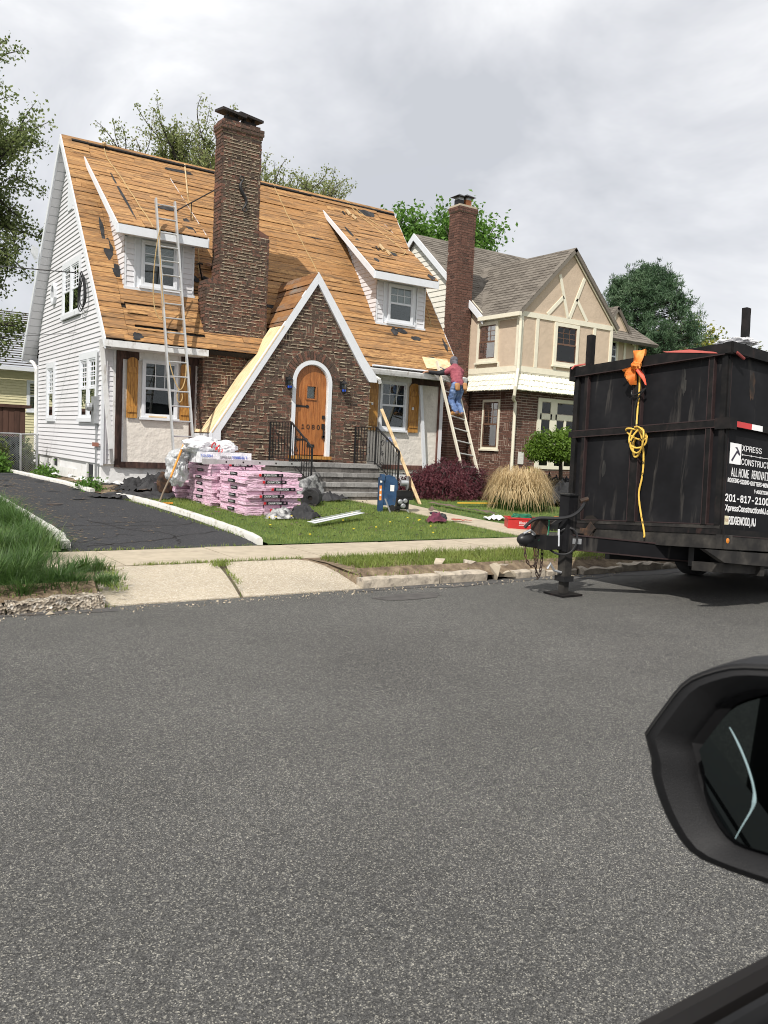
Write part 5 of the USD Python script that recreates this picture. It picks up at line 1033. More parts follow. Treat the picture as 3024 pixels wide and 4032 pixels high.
o = MB().tube([TO+tx*.0-ty*.07+tz*1.9, TO+tx*.12-ty*.08+tz*1.85], .016, 8).build('red_handle', mat('faded_red', sh((.2, .04, .035), .2), rough=.7), T)
# ---------------------------------------------------------------- the car the picture is taken from
CR = thing('parked_car', 'car whose black door mirror and window ledge are closest of all', 'car')
m_plas = mat('black_car_plastic', sh((.011, .011, .012), .12), scale=3, rough=.55, spec=.25, bump=.0006, bscale=900); m_plas2 = mat('matte_grey_plastic', sh((.02, .019, .018), .1), scale=3, rough=.6, spec=.25)
K = 1.294
def kp(x, y, z): return np.array([x*K, y*K, 1.6+(z-1.6)*K])
oy = [(.505, 1.336), (.497, 1.352), (.475, 1.392), (.462, 1.406), (.43, 1.424), (.35, 1.437), (.26, 1.437), (.2, 1.425), (.17, 1.39), (.165, 1.3), (.18, 1.26), (.25, 1.238), (.36, 1.236), (.42, 1.234), (.45, 1.236), (.467, 1.25), (.482, 1.272), (.494, 1.299), (.496, 1.32)]
for _ in range(1): oy = [tuple(np.array(oy[i])*(1-w)+np.array(oy[(i+1) % len(oy)])*w) for i in range(len(oy)) for w in (.16, .84)]
OY = Polygon(oy); cy, cz = .345, 1.325
def ring(s, x, n=72, tilt=.25): 
    ex_ = np.array(OY.exterior.coords)[:-1]; ls = OY.exterior; p = np.array([ls.interpolate(t, normalized=True).coords[0] for t in np.linspace(0, 1, n, endpoint=False)]); p = np.column_stack([cy+(p[:, 0]-cy)*s, cz+(p[:, 1]-cz)*s]); return np.array([kp(x-(y-cy)*tilt, y, z) for y, z in p])
secs = [(.77, .672), (.79, .657), (.9, .645), (.985, .65), (1.0, .665), (1.01, .69), (.99, .72), (.93, .75), (.82, .775), (.6, .79), (.3, .797)]
v = np.vstack([ring(s, x+.037) for s, x in secs]); n = 72; f = []
for i in range(len(secs)-1):
    for j in range(n): a, b = i*n+j, i*n+(j+1) % n; f += [(a, b, b+n), (a, b+n, a+n)]
c0 = len(v); v = np.vstack([v, v[-n:].mean(0)]); f += [(c0-n+j, c0-n+(j+1) % n, c0) for j in range(n)]
mh = put('mirror_housing', v, np.array(f), m_plas, CR, smooth=38)
for s0, s1, x in ((.955, .965, .6462),): 
    a, b = ring(s0, x+.0358), ring(s1, x+.038); put('housing_seam', np.vstack([a, b]), np.array(sum([[(j, (j+1) % n, n+(j+1) % n), (j, n+(j+1) % n, n+j)] for j in range(n)], [])), m_plas2, mh)
gly = ring(.775, .705); put('mirror_bezel', np.vstack([gly, ring(.73, .711)]), np.array(sum([[(j, (j+1) % n, n+(j+1) % n), (j, n+(j+1) % n, n+j)] for j in range(n)], [])), m_black, mh)
m_mir = usdkit.material(stage, '/World/Looks/tinted_mirror', {'g': ('glossy_bsdf', {'color': (.07, .085, .085), 'roughness': .02})}, surface='g.BSDF')
mg = ring(.73, .711); mc = mg.mean(0); nv = np.array([-.9, -.42, .03]); nv /= np.linalg.norm(nv); mg2 = mg-((mg-mc)@nv)[:, None]*nv*.85
put('mirror_glass', np.vstack([mg2, mg2.mean(0)]), np.array([(j, (j+1) % n, n) for j in range(n)]), m_mir, mh)
ge = [kp(.69, y, z) for y, z in ((.438, 1.362), (.428, 1.348), (.417, 1.328), (.41, 1.307), (.413, 1.29), (.424, 1.264))]; ge = np.array(spline(ge, 6)); ge = ge-((ge-mc)@nv)[:, None]*nv*.85+nv*.002
MB().tube(ge, np.interp(np.linspace(0, 1, len(ge)), [0, .2, .55, .66, .75, 1], [.0006, .0013, .0013, .0026, .0013, .0005]), 6).build('spotter_edge', mat('bright_glass_edge', sh((.26, .36, .38), .05), rough=.15), mh)
MB().beam((.93, .5, 1.16), (.95, .4, 1.12), .09, .07).build('mirror_arm', m_plas, CR)
# door: belt moulding, seal, inner ledge
m_belt = mat('belt_moulding', sh((.012, .011, .011), .1), rough=.5, spec=.25)
prof = [((.505, 1.02), (.49, 1.046), (.47, 1.05)), ]
def xs_(pts, name, m): 
    q = MB(); q.poly(fr((-.9, 0, 0), (0, 1, 0), (0, 0, 1), (1, 0, 0)), pts, 0, 2.3); return q.build(name, m, CR)
xs_([(.515, .3), (.515, 1.015), (.5, 1.04), (.485, 1.045), (.472, 1.04), (.468, .98), (.46, .3)], 'belt_moulding', m_belt)
xs_([(.467, .95), (.467, 1.03), (.455, 1.047), (.447, 1.047), (.442, 1.03), (.442, .95)], 'window_seal', m_black)
xs_([(.441, .5), (.441, 1.02), (.43, 1.035), (.36, 1.03), (.33, .99), (.3, .6), (.3, .5)], 'inner_ledge', m_plas)
MB().poly(fr((0, .36, 0), (1, 0, 0), (0, 0, 1), (0, 1, 0)), [(-.6, 1.0), (-.4, 1.0), (-.55, 1.75), (-.75, 1.75)], 0, .1).build('door_pillar', m_plas, CR)
MB().add(*meshkit.arrays(trimesh.creation.box((.22, .5, .75)))[:2]).build('seat_tmp', m_plas, CR) if 0 else None
sb = MB(); sb.fbox((np.array((-.62, -.15, .75)), np.array((.97, 0, -.2)), np.array((0, 1., 0)), np.array((.2, 0, .97))), 0, .2, -.27, .27, 0, .7).build('seat_back', m_plas2, CR); MB().ell((-.72, -.15, 1.58), (.07, .15, .13), 2).build('headrest', m_plas2, CR, smooth=60)
# ---------------------------------------------------------------- front steps and railings
ST = thing('front_steps', 'grey paver steps with black iron railings before the oak door', 'steps')
R5 = np.random.default_rng(31)
lev = [(7.95, 10.6, 15.95, 16.6, 1.125), (8.1, 10.58, 15.66, 16.0, .93), (8.4, 10.3, 15.37, 15.7, .735), (8.45, 10.35, 15.08, 15.4, .545)]
for i, (x0, x1, y0, y1, z) in enumerate(lev):
    x = x0
    while x < x1-.02:
        w = min(R5.choice([.15, .2, .22]), x1-x); d = R5.normal(0, .003)
        MB().fbox(WORLD, x+.002, x+w-.002, y0-.025+d, y1 if i == 0 else y0+.3, z-.085, z+d, jit=.0015).build('cap_paver', m_paver, ST); x += w
    x = x0+.02
    while x < x1-.03:
        w = min(R5.choice([.2, .3]), x1-.02-x); MB().fbox(WORLD, x+.003, x+w-.003, y0+R5.normal(0, .003), y0+.1, z-.195, z-.087).build('riser_block', m_paverd, ST); x += w
    MB().box(x0+.03, x1-.03, y0+.09, 16.6, .2, z-.09).build('step_core', m_paverd, ST)
for zz in (.95, .8, .65, .5):
    y = 16.0
    while y < 16.55: MB().box(7.955, 8.05, y+.003, y+.2, zz-.14, zz-.005).build('side_block', m_paverd, ST); MB().box(10.52, 10.59, y+.003, y+.2, zz-.14, zz-.005).build('side_block', m_paverd, ST); y += .203
    x = 7.97
    while x < 8.4: MB().box(x+.003, x+.18, 15.96, 16.02, zz-.14, zz-.005).build('side_block', m_paver, ST); x += .183
def scroll(c, r, ax, turns=1.4, s=1, k=20): return [c+ax*(r*(1-.6*t)*math.cos(s*turns*2*PI*t))+np.array((0, 0, 1.))*(r*(1-.6*t)*math.sin(s*turns*2*PI*t)) for t in np.linspace(0, 1, k)]
for x, xb in ((8.3, 8.28), (10.47, 10.43)):
    rl = grp('railing', ST); A, B, Cc = np.array((x-.22, 16.54, 0)), np.array((x, 16.0, 0)), np.array((xb, 15.0, 0)); up_ = np.array((0, 0, 1.))
    zA, zB, zC = 1.96, 1.98, 1.46; b0, b1 = 1.2, .72
    MB().beam(A+up_*zA, B+up_*zB, .035, .02).beam(B+up_*zB, Cc+up_*zC, .04, .022).beam(Cc+up_*zC, Cc+up_*(zC-.1)+np.array((0, .03, 0)), .035, .02).build('handrail', m_iron, rl)
    MB().beam(A+up_*b0, B+up_*(b0-.01), .022, .015).beam(B+up_*(b0-.02), Cc+up_*b1, .022, .015).build('bottom_rail', m_iron, rl)
    for P, z0, z1 in ((A, 1.125, zA), (B, 1.125, zB), (Cc, .55, zC)): MB().beam(P+up_*z0, P+up_*z1, .032, .032, (0, 1, 0)).build('post', m_iron, rl)
    for k in range(1, 7): t = k/7; P = A+(B-A)*t; MB().beam(P+up_*b0, P+up_*zA, .013, .013, (0, 1, 0)).build('baluster', m_iron, rl)
    for k in range(1, 9):
        if k in (3,): continue
        t = k/9; P = B+(Cc-B)*t; MB().beam(P+up_*(b0+(b1-b0)*t), P+up_*(zB+(zC-zB)*t), .013, .013, (0, 1, 0)).build('baluster', m_iron, rl)
    ax = (Cc-B)/np.linalg.norm(Cc-B); P = B+(Cc-B)*.3
    for z, r, s in ((1.62, .075, 1), (1.4, .06, -1), (1.12, .075, 1)): MB().tube(scroll(P+up_*z, r, ax, 1.3, s), .007, 5).build('scroll', m_iron, rl)
    MB().tube(spline([P+up_*1.0, P+ax*.06+up_*1.25, P-ax*.05+up_*1.5, P+ax*.05+up_*1.75], 5), .006, 5).build('scroll', m_iron, rl)
# ---------------------------------------------------------------- shingle bundles
PK_ = [(.6, .36, .48), (.71, .47, .59), (.79, .57, .68)]
m_wrap = mat('pink_plastic_wrap', PK_, scale=7, rough=.28, rnd='island', amt=.35, bump=.03, bscale=17, stretch=(1, 1, 3), stain=((.82, .72, .77), 9, .6, .72, (.6, .6, 3)), spec=.6)
m_blab = mat('black_label', sh((.012, .012, .014), .2), rough=.35); m_rlab = mat('red_label_square', sh((.55, .03, .04), .1), rough=.4); m_ltx = mat('white_print', sh((.7, .7, .7), .03), rough=.5); m_gtx = mat('grey_print', sh((.35, .22, .28), .1), rough=.5)
BL, BW, BT = 1.1, .325, .0605
def sag_box(L, w, t, seed):
    r_ = np.random.default_rng(seed); nx, ny = 9, 3; v, f = [], []
    for iz in range(2):
        for iy in range(ny):
            for ix in range(nx):
                x, y = ix/(nx-1), iy/(ny-1); e = .002 if ix in (0, nx-1) or iy in (0, ny-1) else 0
                v.append((.004+x*(L-.008)+r_.normal(0, .003), .004+y*(w-.008)+r_.normal(0, .003), (t-.0008-e*.6 if iz else .0008+e*.6)+r_.normal(0, .0016)))
    I = lambda ix, iy, iz: iz*nx*ny+iy*nx+ix
    for iz in range(2):
        for iy in range(ny-1):
            for ix in range(nx-1): a, b, c, d = I(ix, iy, iz), I(ix+1, iy, iz), I(ix+1, iy+1, iz), I(ix, iy+1, iz); f += [(a, b, c), (a, c, d)]
    for iy in (0, ny-1):
        for ix in range(nx-1): a, b = I(ix, iy, 0), I(ix+1, iy, 0); f += [(a, b, b+nx*ny), (a, b+nx*ny, a+nx*ny)]
    for ix in (0, nx-1):
        for iy in range(ny-1): a, b = I(ix, iy, 0), I(ix, iy+1, 0); f += [(a, b, b+nx*ny), (a, b+nx*ny, a+nx*ny)]
    return np.array(v), np.array(f)
def proto(kind, seed):
    p = UsdGeom.Xform.Define(stage, f'/World/Looks/{kind}_{seed:02d}' if 0 else f'/World/bundle_kind_{kind}_{seed}').GetPrim(); p.SetSpecifier(Sdf.SpecifierClass)
    put('wrapper', *sag_box(BL, BW, BT, seed), m_wrap, p)
    FF, EF = fr((0, 0, 0), (1, 0, 0), (0, 0, 1), (0, -1, 0)), fr((0, 0, 0), (0, -1, 0), (0, 0, 1), (-1, 0, 0))
    if kind == 'front':
        o = .12*(seed % 3-1)
        b = MB().fbox(FF, .40+o, .82+o, .003, .057, .003, .007).build('printed_label', m_blab, p); lettering('DURATION', FF, .44+o, .014, .031, m_ltx, b, bold=True, width=.25, n=.007, depth=.001); MB().fbox(FF, .74+o, .785+o, .02, .045, .007, .008).build('emblem', m_gtx, b)
        MB().fbox(FF, .345+o, .39+o, .008, .052, .003, .006).build('red_square', m_rlab, p); q = MB()
        for k in range(5): q.fbox(FF, .24+o+.02*k, .25+o+.02*k, .02+.004*(k % 2), .045, .003, .005)
        q.build('barcode', m_gtx, p)
    if kind == 'end':
        b = MB().fbox(EF, -.3, -.05, .004, .057, .003, .007).build('printed_label', m_blab, p); lettering('Duration', EF, -.27, .022, .022, m_ltx, b, width=.16, n=.007, depth=.001)
    return p
PR = {(k, s): proto(k, s) for k in ('front', 'end', 'plain') for s in (1, 2, 3)}
ORD = ['bottom', 'second', 'third', 'fourth', 'fifth', 'sixth', 'seventh', 'eighth', 'ninth', 'tenth', 'eleventh', 'twelfth', 'top']
def bundle(kind, s, loc, rz, label, group):
    x = thing('shingle_bundle', label, 'shingle bundle', loc, rz, group); x.GetReferences().AddInternalReference(PR[(kind, s)].GetPath()); x.SetInstanceable(True)
def stack(A, yaw_, n, where, start=0):
    c, s = math.cos(math.radians(yaw_)), math.sin(math.radians(yaw_)); z0 = float(gz(A[1]))+.02
    for k in range(n):
        z = z0+k*BT; row = ORD[k] if k < n-1 else 'top'; sd = 1+k % 3; jx, jy = R5.normal(0, .016, 2)
        def at(u, v): return (A[0]+c*(u+jx)-s*(v+jy), A[1]+s*(u+jx)+c*(v+jy), z)
        if k % 2 == (n-1) % 2:
            for j, kd in enumerate(('front', 'end', 'plain')):
                bundle(kd, sd, at(R5.normal(0, .01), j*(BW+.008)), yaw_+R5.normal(0, .9), f'pink shingle bundle, {row} layer of {where}, '+('label facing the street', 'middle one', 'rear one')[j], 'pink wrapped shingle bundles stacked on the lawn')
        else:
            for j in range(3):
                bundle('plain', sd, at(j*(BW+.02)+BW, R5.normal(0, .01)), yaw_+90+R5.normal(0, .9), f'pink shingle bundle, {row} layer of {where}, '+('end by the driveway', 'central end', 'end by the steps')[j], 'pink wrapped shingle bundles stacked on the lawn')
stack((5.97, 13.06), 4, 12, 'stack closest to the street'); stack((5.8, 14.18), 3, 13, 'stack under the flat ladder'); stack((5.56, 15.26), 3, 5, 'low stack under film')
# packages, film and tools on and by the stacks
m_wpl = mat('white_plastic', sh((.72, .72, .75), .05), scale=6, rough=.35, bump=.02, bscale=14); m_blp = mat('blue_print', sh((.05, .12, .5), .15), rough=.5)
wp = thing('white_package', 'white plastic package with blue print lying under the clear bag', 'package')
P_ = sag_box(1.0, .6, .2, 4); put('wrapper', P_[0]*np.array((1, 1, 1))+np.array((5.62, 14.3, 1.115)), P_[1], m_wpl, wp)
lettering('TOUGH', FRONT(14.3), 5.63, 1.225, .045, m_blp, wp, width=.22, n=.006); lettering('XPRESS', FRONT(14.3), 6.0, 1.2, .05, m_ink, wp, width=.22, n=.006); lettering('TORBUILT', FRONT(14.3), 6.23, 1.205, .045, m_blp, wp, bold=True, width=.3, n=.006)
cb_ = thing('clear_bag', 'puffy clear plastic bag with red print on top of the shingle stacks', 'plastic bag')
MB().add(*crumple((5.78, 14.65, 1.42), (.36, .3, .17), 2, .3, 4)).build('bag', m_film, cb_, smooth=70); MB().add(*crumple((5.76, 14.65, 1.4), (.3, .26, .12), 5, .3)).build('folded_white_sheet', m_wpl, cb_, smooth=60)
MB().add(*crumple((6.18, 14.55, 1.4), (.24, .24, .15), 9, .3, 4)).build('bag', m_film, cb_, smooth=70); MB().add(*crumple((6.18, 14.6, 1.38), (.17, .18, .1), 12, .35)).build('folded_white_sheet', m_wpl, cb_, smooth=60)
for k, (a, b) in enumerate(((5.9, 1.44), (5.98, 1.4), (6.04, 1.33))): MB().tube(spline([(a+.035*math.cos(t), 14.375-.01*math.sin(t), b+.045*math.sin(t*1.3+k)) for t in np.linspace(0, 4.2, 6)], 5), .011, 5).build('red_print', m_tred, cb_)
gf_ = MB(); v, f = crumple((5.46, 15.0, .98), (.2, .28, .34), 15, .35, 4); gf_.add(v, f); v, f = crumple((5.5, 14.95, 1.22), (.16, .24, .12), 19, .35, 3); o = gf_.add(v, f).build('plastic_film', m_filmg, None, smooth=70); tag(o, 'grey clear plastic film draped over the low shingle stack', 'plastic film')
ls = thing('ladder_section', 'aluminium ladder section lying flat on the second shingle stack', 'ladder')
for y in (14.1, 14.5):
    x0, x1 = (5.86, 7.55) if y < 14.3 else (5.62, 7.3); MB().box(x0, x1, y, y+.03, 1.11, 1.19).build('rail', m_alu, ls)
    if y < 14.3:
        for k in range(5): MB().lathe((x0+.18+k*.33, y, 1.15), [(0, .004), (.014, .004), (.018, 0)], 10, ((0, 0, 0), np.array((1., 0, 0)), np.array((0, 0, 1.)), np.array((0, -1., 0)))).build('rung_end', m_dark, ls)
for k in range(5): MB().tube([(6.04+k*.33, 14.12, 1.15), (5.82+k*.33, 14.5, 1.15)], .016, 8).build('rung', m_alu, ls)
MB().box(5.6, 5.86, 14.12, 14.15, 1.1, 1.2).build('rail_end', m_alu, ls)
m_orw = mat('orange_fibreglass', sh((.62, .25, .03), .12), rough=.5); m_ash = mat('grey_wood', sh((.18, .14, .1), .25), rough=.8)
sv = thing('shovel', 'orange handled shovel propped against the ladder and film', 'shovel')
MB().tube([(5.49, 14.75, 1.45), (5.32, 14.68, 1.08), (5.2, 14.62, .82)], .02, 8).build('handle', m_orw, sv); MB().tube([(5.2, 14.62, .84), (5.06, 14.56, .58), (4.98, 14.52, .4)], .016, 8).build('shaft', m_ash, sv); MB().beam((5.02, 14.5, .37), (5.2, 14.46, .38), .05, .03).build('grip', m_orw, sv)
sc = thing('scoop_shovel', 'wide rusty scoop shovel leaning blade down against the felt heap', 'shovel')
MB().add(*crumple((5.42, 15.5, .66), (.17, .05, .24), 22, .25)).build('blade', m_rust, sc, smooth=50); MB().tube([(5.5, 15.55, .85), (5.72, 15.8, 1.3)], .017, 8).build('shaft', m_ash, sc)
# ---------------------------------------------------------------- torn felt, metal and off-cuts on the ground
def tarp(name, label, cat, pts, amp, seed, m, n=34, zoff=.0, parent=None, base=None):
    P = Polygon(pts); x0, y0, x1, y1 = P.bounds; nx = n; ny = max(6, int(n*(y1-y0)/(x1-x0))); xs, ys = np.linspace(x0, x1, nx), np.linspace(y0, y1, ny); v, f = [], []
    pp_ = prep(P.buffer(1e-6)); keep = np.zeros((ny, nx), bool)
    for j, y in enumerate(ys):
        for i, x in enumerate(xs):
            q = np.array([x*2.6, y*2.6, seed]); h = meshkit.fbm(q, 4); e = min(1, P.exterior.distance(shapely.Point(x, y))/.15); rdg = 1-abs(2*meshkit.noise(q*1.7+5)-1); rd2 = 1-abs(2*meshkit.noise(q*np.array((4.3, 4.3, 1))+11)-1)
            v.append((x+.04*(meshkit.noise(q*3+2)-.5), y+.04*(meshkit.noise(q*3+7)-.5), float(gz(y))+zoff+amp*(h*1.2-.25)*(.25+.75*e)+amp*.55*rdg**4*e+amp*.42*rd2**3*(.4+.6*e)+.012)); keep[j, i] = pp_.contains(shapely.Point(x, y))
    for j in range(ny-1):
        for i in range(nx-1):
            if keep[j:j+2, i:i+2].all(): a = j*nx+i; f += [(a, a+1, a+nx+1), (a, a+nx+1, a+nx)]
    o = put(name, np.array(v), np.array(f), m, parent, smooth=50)
    return tag(o, label, cat) if label else o
m_feltr = mat('brown_felt', [(.04, .03, .025), (.1, .075, .06), (.17, .12, .09)], scale=5, rough=.9)
fh = thing('felt_heap', 'heap of torn black roofing felt spread at the foot of the stucco wall', 'roofing felt')
tarp('sheet', None, None, [(4.75, 16.2), (5.0, 17.2), (6.0, 17.4), (6.6, 17.0), (6.2, 16.2), (5.4, 15.9)], .2, 3, m_felt, 36, 0, fh); tarp('sheet', None, None, [(3.9, 15.5), (4.4, 15.9), (5.5, 16.1), (5.9, 15.6), (5.3, 15.0), (4.6, 15.1), (4.3, 15.3)], .09, 8, m_felt, 36, 0, fh); tarp('sheet', None, None, [(5.1, 16.3), (5.5, 17.2), (6.0, 17.3), (6.3, 16.6)], .24, 12, m_felt, 30, .05, fh)
for k in range(14): a, b = R5.uniform(4.6, 6.2), R5.uniform(15.6, 17.0); tarp('scrap', None, None, blob(a, b, R5.uniform(.08, .2), R5.uniform(.06, .15), 14, k+60, .6), .09, k+40, m_felt if k % 4 else m_feltr, 9, .06, fh)
dr = thing('driveway_scraps', 'thin black felt scraps scattered along the far driveway', 'roofing felt', kind=None)
for k in range(22): a, b = R5.uniform(2.3, 4.4), R5.uniform(14.5, 21); tarp('scrap', None, None, blob(a, b, R5.uniform(.08, .28), R5.uniform(.04, .1), 12, k+90, .5), .025, k+70, m_felt if k % 5 else m_feltr, 9, .0, dr)
db = thing('torn_underlayment', 'torn silver and black underlayment heaped on the grass before the shingle stack', 'roofing felt')
m_silv = mat('silver_underlayment', [(.05, .05, .052), (.2, .2, .2), (.42, .42, .41)], scale=9, rough=.6, metal=0, lo=.4, hi=.62)
tarp('sheet', None, None, [(6.15, 12.75), (6.3, 12.95), (6.7, 13.0), (6.85, 12.8), (6.6, 12.55), (6.3, 12.55)], .17, 21, m_silv, 34, .0, db); tarp('sheet', None, None, [(6.55, 12.7), (6.7, 13.05), (7.1, 12.95), (7.3, 12.6), (6.9, 12.45)], .2, 25, m_felt, 34, .0, db); tarp('sheet', None, None, [(6.75, 12.95), (7.0, 13.1), (7.25, 12.95), (7.15, 12.75)], .22, 28, m_felt, 24, .06, db)
rl = thing('felt_roll', 'roll of black roofing felt lying beside the lowest steps', 'roll')
q = MB(); 
for k in range(5): q.lathe((7.86, 14.25, float(gz(14.25))+.17), [(.05+.027*k, -.01*k), (.075+.027*k, -.01*k), (.075+.027*k, .45)], 28, ((0, 0, 0), np.array((.8, -.6, 0)), np.array((0, 0, 1.)), np.array((.6, .8, 0))))
q.build('coil', m_felt, rl); MB().lathe((7.86, 14.25, float(gz(14.25))+.17), [(0, .03), (.05, .03)], 16, ((0, 0, 0), np.array((.8, -.6, 0)), np.array((0, 0, 1.)), np.array((.6, .8, 0)))).build('core', m_dark, rl)
o = put('metal_sheet', np.array([(7.65, 14.75, .7), (8.35, 14.9, .95), (8.6, 15.0, .6), (8.45, 14.9, .45), (7.9, 14.7, .5), (8.0, 14.85, .82)]), np.array([(0, 5, 4), (5, 1, 4), (1, 3, 4), (1, 2, 3)]), m_silv); tag(o, 'bent grey metal flashing sheet leaning on the steps behind the felt roll', 'metal sheet')
tarp('felt_piece', 'torn black felt piece lying against the bottom step', 'roofing felt', [(8.35, 14.75), (8.5, 15.0), (9.1, 15.05), (9.15, 14.8), (8.7, 14.7)], .2, 33, m_felt, 22, .02)
gp_ = thing('gutter_offcut', 'white aluminium trim off-cut lying bent on the front lawn', 'trim')
for a, b, h in ((0, .07, .05), (.07, .075, .1), (.075, .16, .06)):
    P0, P1 = np.array((6.6, 11.75, .235)), np.array((7.95, 12.4, .33)); d = (P1-P0)/np.linalg.norm(P1-P0); nrm = np.array((-d[1], d[0], 0)); q = MB().fbox((P0, d, nrm, np.cross(d, nrm)), 0, 1.5, a, b, h-.006, h); q.build('trim_face', m_white, gp_)
# hoist motor
hm = thing('shingle_hoist', 'blue hoist motor with steel drum and small engine standing on the walk', 'hoist')
m_hb = mat('blue_hoist_paint', [(.012, .032, .075), (.02, .056, .125), (.032, .078, .16)], scale=6, rough=.5, stain=((.09, .08, .07), 9, .62, .75, (1, 1, 1)))
B0 = np.array((8.98, 13.5, .3)); hu = np.array((.93, -.36, 0)); hv = np.array((0, 0, 1.)); hn = np.array((-.36, -.93, 0)); HF = (B0, hu, hv, hn)
MB().poly(HF, [(.05, .12), (.3, .12), (.34, .45), (.33, .6), (.27, .68), (.18, .71), (.1, .69), (.06, .6)], -.07, .05).build('drive_case', m_hb, hm)
MB().fbox(HF, -.03, .06, -.02, .66, -.06, .07).build('column', m_hb, hm); MB().fbox(HF, -.025, .02, .22, .5, .07, .073).build('warning_sticker', m_or, hm); MB().fbox(HF, -.02, .012, .3, .34, .073, .075).fbox(HF, -.02, .012, .4, .44, .073, .075).build('warning_print', m_ltx, hm); MB().fbox(HF, -.02, .02, .56, .6, .07, .074).build('sticker', m_ltx, hm); MB().fbox(HF, .19, .27, .4, .52, .05, .053).build('sticker', m_ltx, hm)
MB().fbox(HF, .0, .07, .6, .72, -.09, .08).build('hook_block', m_hb, hm)
MB().lathe(B0+hu*.42+hv*.56-hn*.05, [(0, 0), (.06, 0), (.06, .12), (.14, .13), (.15, .16), (.13, .17), (0, .17)], 24, ((0, 0, 0), hv, np.array((.36, .93, 0)), hu)).build('drum', m_galv, hm, smooth=40)
MB().lathe(B0+hu*.55+hv*.56, [(0, 0), (.13, 0), (.145, .02), (.13, .04), (0, .04)], 26, ((0, 0, 0), hv, np.array((.36, .93, 0)), hu)).build('pulley', m_rust, hm, smooth=40)
MB().fbox(HF, .32, .62, .3, .42, -.12, .06).fbox(HF, .56, .66, .24, .4, -.1, .05).build('fuel_tank', m_black, hm); MB().fbox(HF, .34, .58, .06, .3, -.1, .05).build('engine_block', m_black, hm)
for a, b, r in ((.4, .2, .05), (.5, .22, .045), (.46, .12, .05)): MB().lathe(B0+hu*a+hv*b+hn*.05, [(0, .05), (r*.6, .05), (r, .03), (r, 0)], 14, ((0, 0, 0), hu, hv, hn)).build('engine_cover', m_galv, hm)
for a in (.33, .36, .39): MB().fbox(HF, a, a+.015, .14, .28, .05, .07).build('cooling_fin', m_dark, hm)
MB().beam(B0+hu*.1+hv*.25+hn*.06, B0+hu*.2-hv*.02+hn*.14, .03, .02).beam(B0+hu*.52+hv*.1, B0+hu*.6-hv*.02+hn*.05, .03, .02).build('leg', m_galv, hm); MB().tube([B0+hu*.36+hv*.04+hn*.03, B0+hu*.36+hv*.04-hn*.1], .05, 14).tube([B0+hu*.25+hv*.07+hn*.06, B0+hu*.25+hv*.07-hn*.08], .065, 14).build('small_wheel', m_rubber, hm)
m_lum = mat('fresh_pine', [(.36, .25, .13), (.5, .37, .21), (.58, .45, .28)], scale=4, rough=.7, stretch=(6, 6, .6))
o = MB().beam((10.69, 14.49, .34), (10.33, 15.62, 2.37), .066, .035, (.3, 1, 0)).build('timber_board', m_lum); tag(o, 'long fresh pine board leaning from the lawn onto the porch railing', 'board')
# bag, straps, felt on the walk
jk_ = thing('maroon_tool_bag', 'slumped maroon canvas bag lying on the lawn by the walk', 'bag'); m_mar = mat('maroon_canvas', [(.05, .012, .022), (.12, .025, .05), (.2, .05, .085)], scale=8, rough=.9)
tarp('cloth', None, None, [(9.0, 11.95), (9.1, 12.2), (9.35, 12.25), (9.5, 12.05), (9.4, 11.9), (9.15, 11.88)], .24, 41, m_mar, 24, .0, jk_); MB().add(*crumple((9.4, 12.05, .3), (.1, .1, .09), 4, .3)).add(*crumple((9.33, 12.2, .38), (.09, .07, .03), 6, .3)).build('dark_opening', m_felt, jk_, smooth=50)
o = tarp('red_straps', 'rust red straps crumpled on the concrete walk', 'strap', [(9.62, 12.1), (9.75, 12.2), (9.95, 12.06), (10.1, 12.0), (10.02, 11.92), (9.85, 11.98)], .12, 44, mat('rust_red_webbing', sh((.28, .08, .05), .2), rough=.8), 22, .03)
tarp('felt_strip', 'long strip of brown felt lying along the lawn edge of the walk', 'roofing felt', [(10.75, 14.35), (10.95, 14.4), (11.15, 13.5), (11.35, 12.7), (11.15, 12.6), (10.98, 13.4)], .06, 47, m_feltr, 14, .05)
tarp('felt_piece', 'small curled felt piece lying on the walk', 'roofing felt', [(9.85, 13.1), (10.0, 13.3), (10.25, 13.2), (10.1, 13.02)], .16, 50, m_feltr, 14, .03)
o = MB().beam(G(11.4, 14.08, .1), G(12.6, 14.0, .1), .05, .03).build('yellow_level', mat('yellow_tool', sh((.65, .42, .05), .1), rough=.5)); tag(o, 'long yellow level lying in the grass beside the felt strip', 'tool')
m_toolr = mat('red_toolbox_plastic', sh((.42, .025, .025), .12), scale=8, rough=.45, stain=((.05, .02, .02), 14, .64, .76, (1, 1, 1)))
tb = thing('red_tool_crate', 'scuffed red tool crate heaped with green hose on the walk', 'tool crate')
TBF = (np.array((10.32, 11.28, .17)), np.array((.86, -.51, 0)), np.array((0, 0, 1.)), np.array((-.51, -.86, 0))); q = MB()
for a in ((0, .56, 0, .02, -.34, 0), (0, .56, .02, .2, -.02, 0), (0, .56, .02, .2, -.34, -.32), (0, .02, .02, .2, -.32, -.02), (.54, .56, .02, .2, -.32, -.02)): q.fbox(TBF, *a)
q.build('tub', m_toolr, tb); MB().fbox(TBF, -.015, .575, .19, .215, -.355, -.325).fbox(TBF, -.015, .575, .19, .215, -.015, .015).fbox(TBF, -.015, .015, .19, .215, -.325, -.015).fbox(TBF, .545, .575, .19, .215, -.325, -.015).build('rim', m_toolr, tb)
lettering('Milwaukee', TBF, .2, .1, .05, m_ltx, tb, width=.2, n=.002)
MB().fbox(TBF, .2, .4, .075, .082, 0, .003).build('underline', m_ltx, tb)
gh = thing('green_hose', 'coiled thin green hose lying in the red tool crate', 'hose'); q = MB()
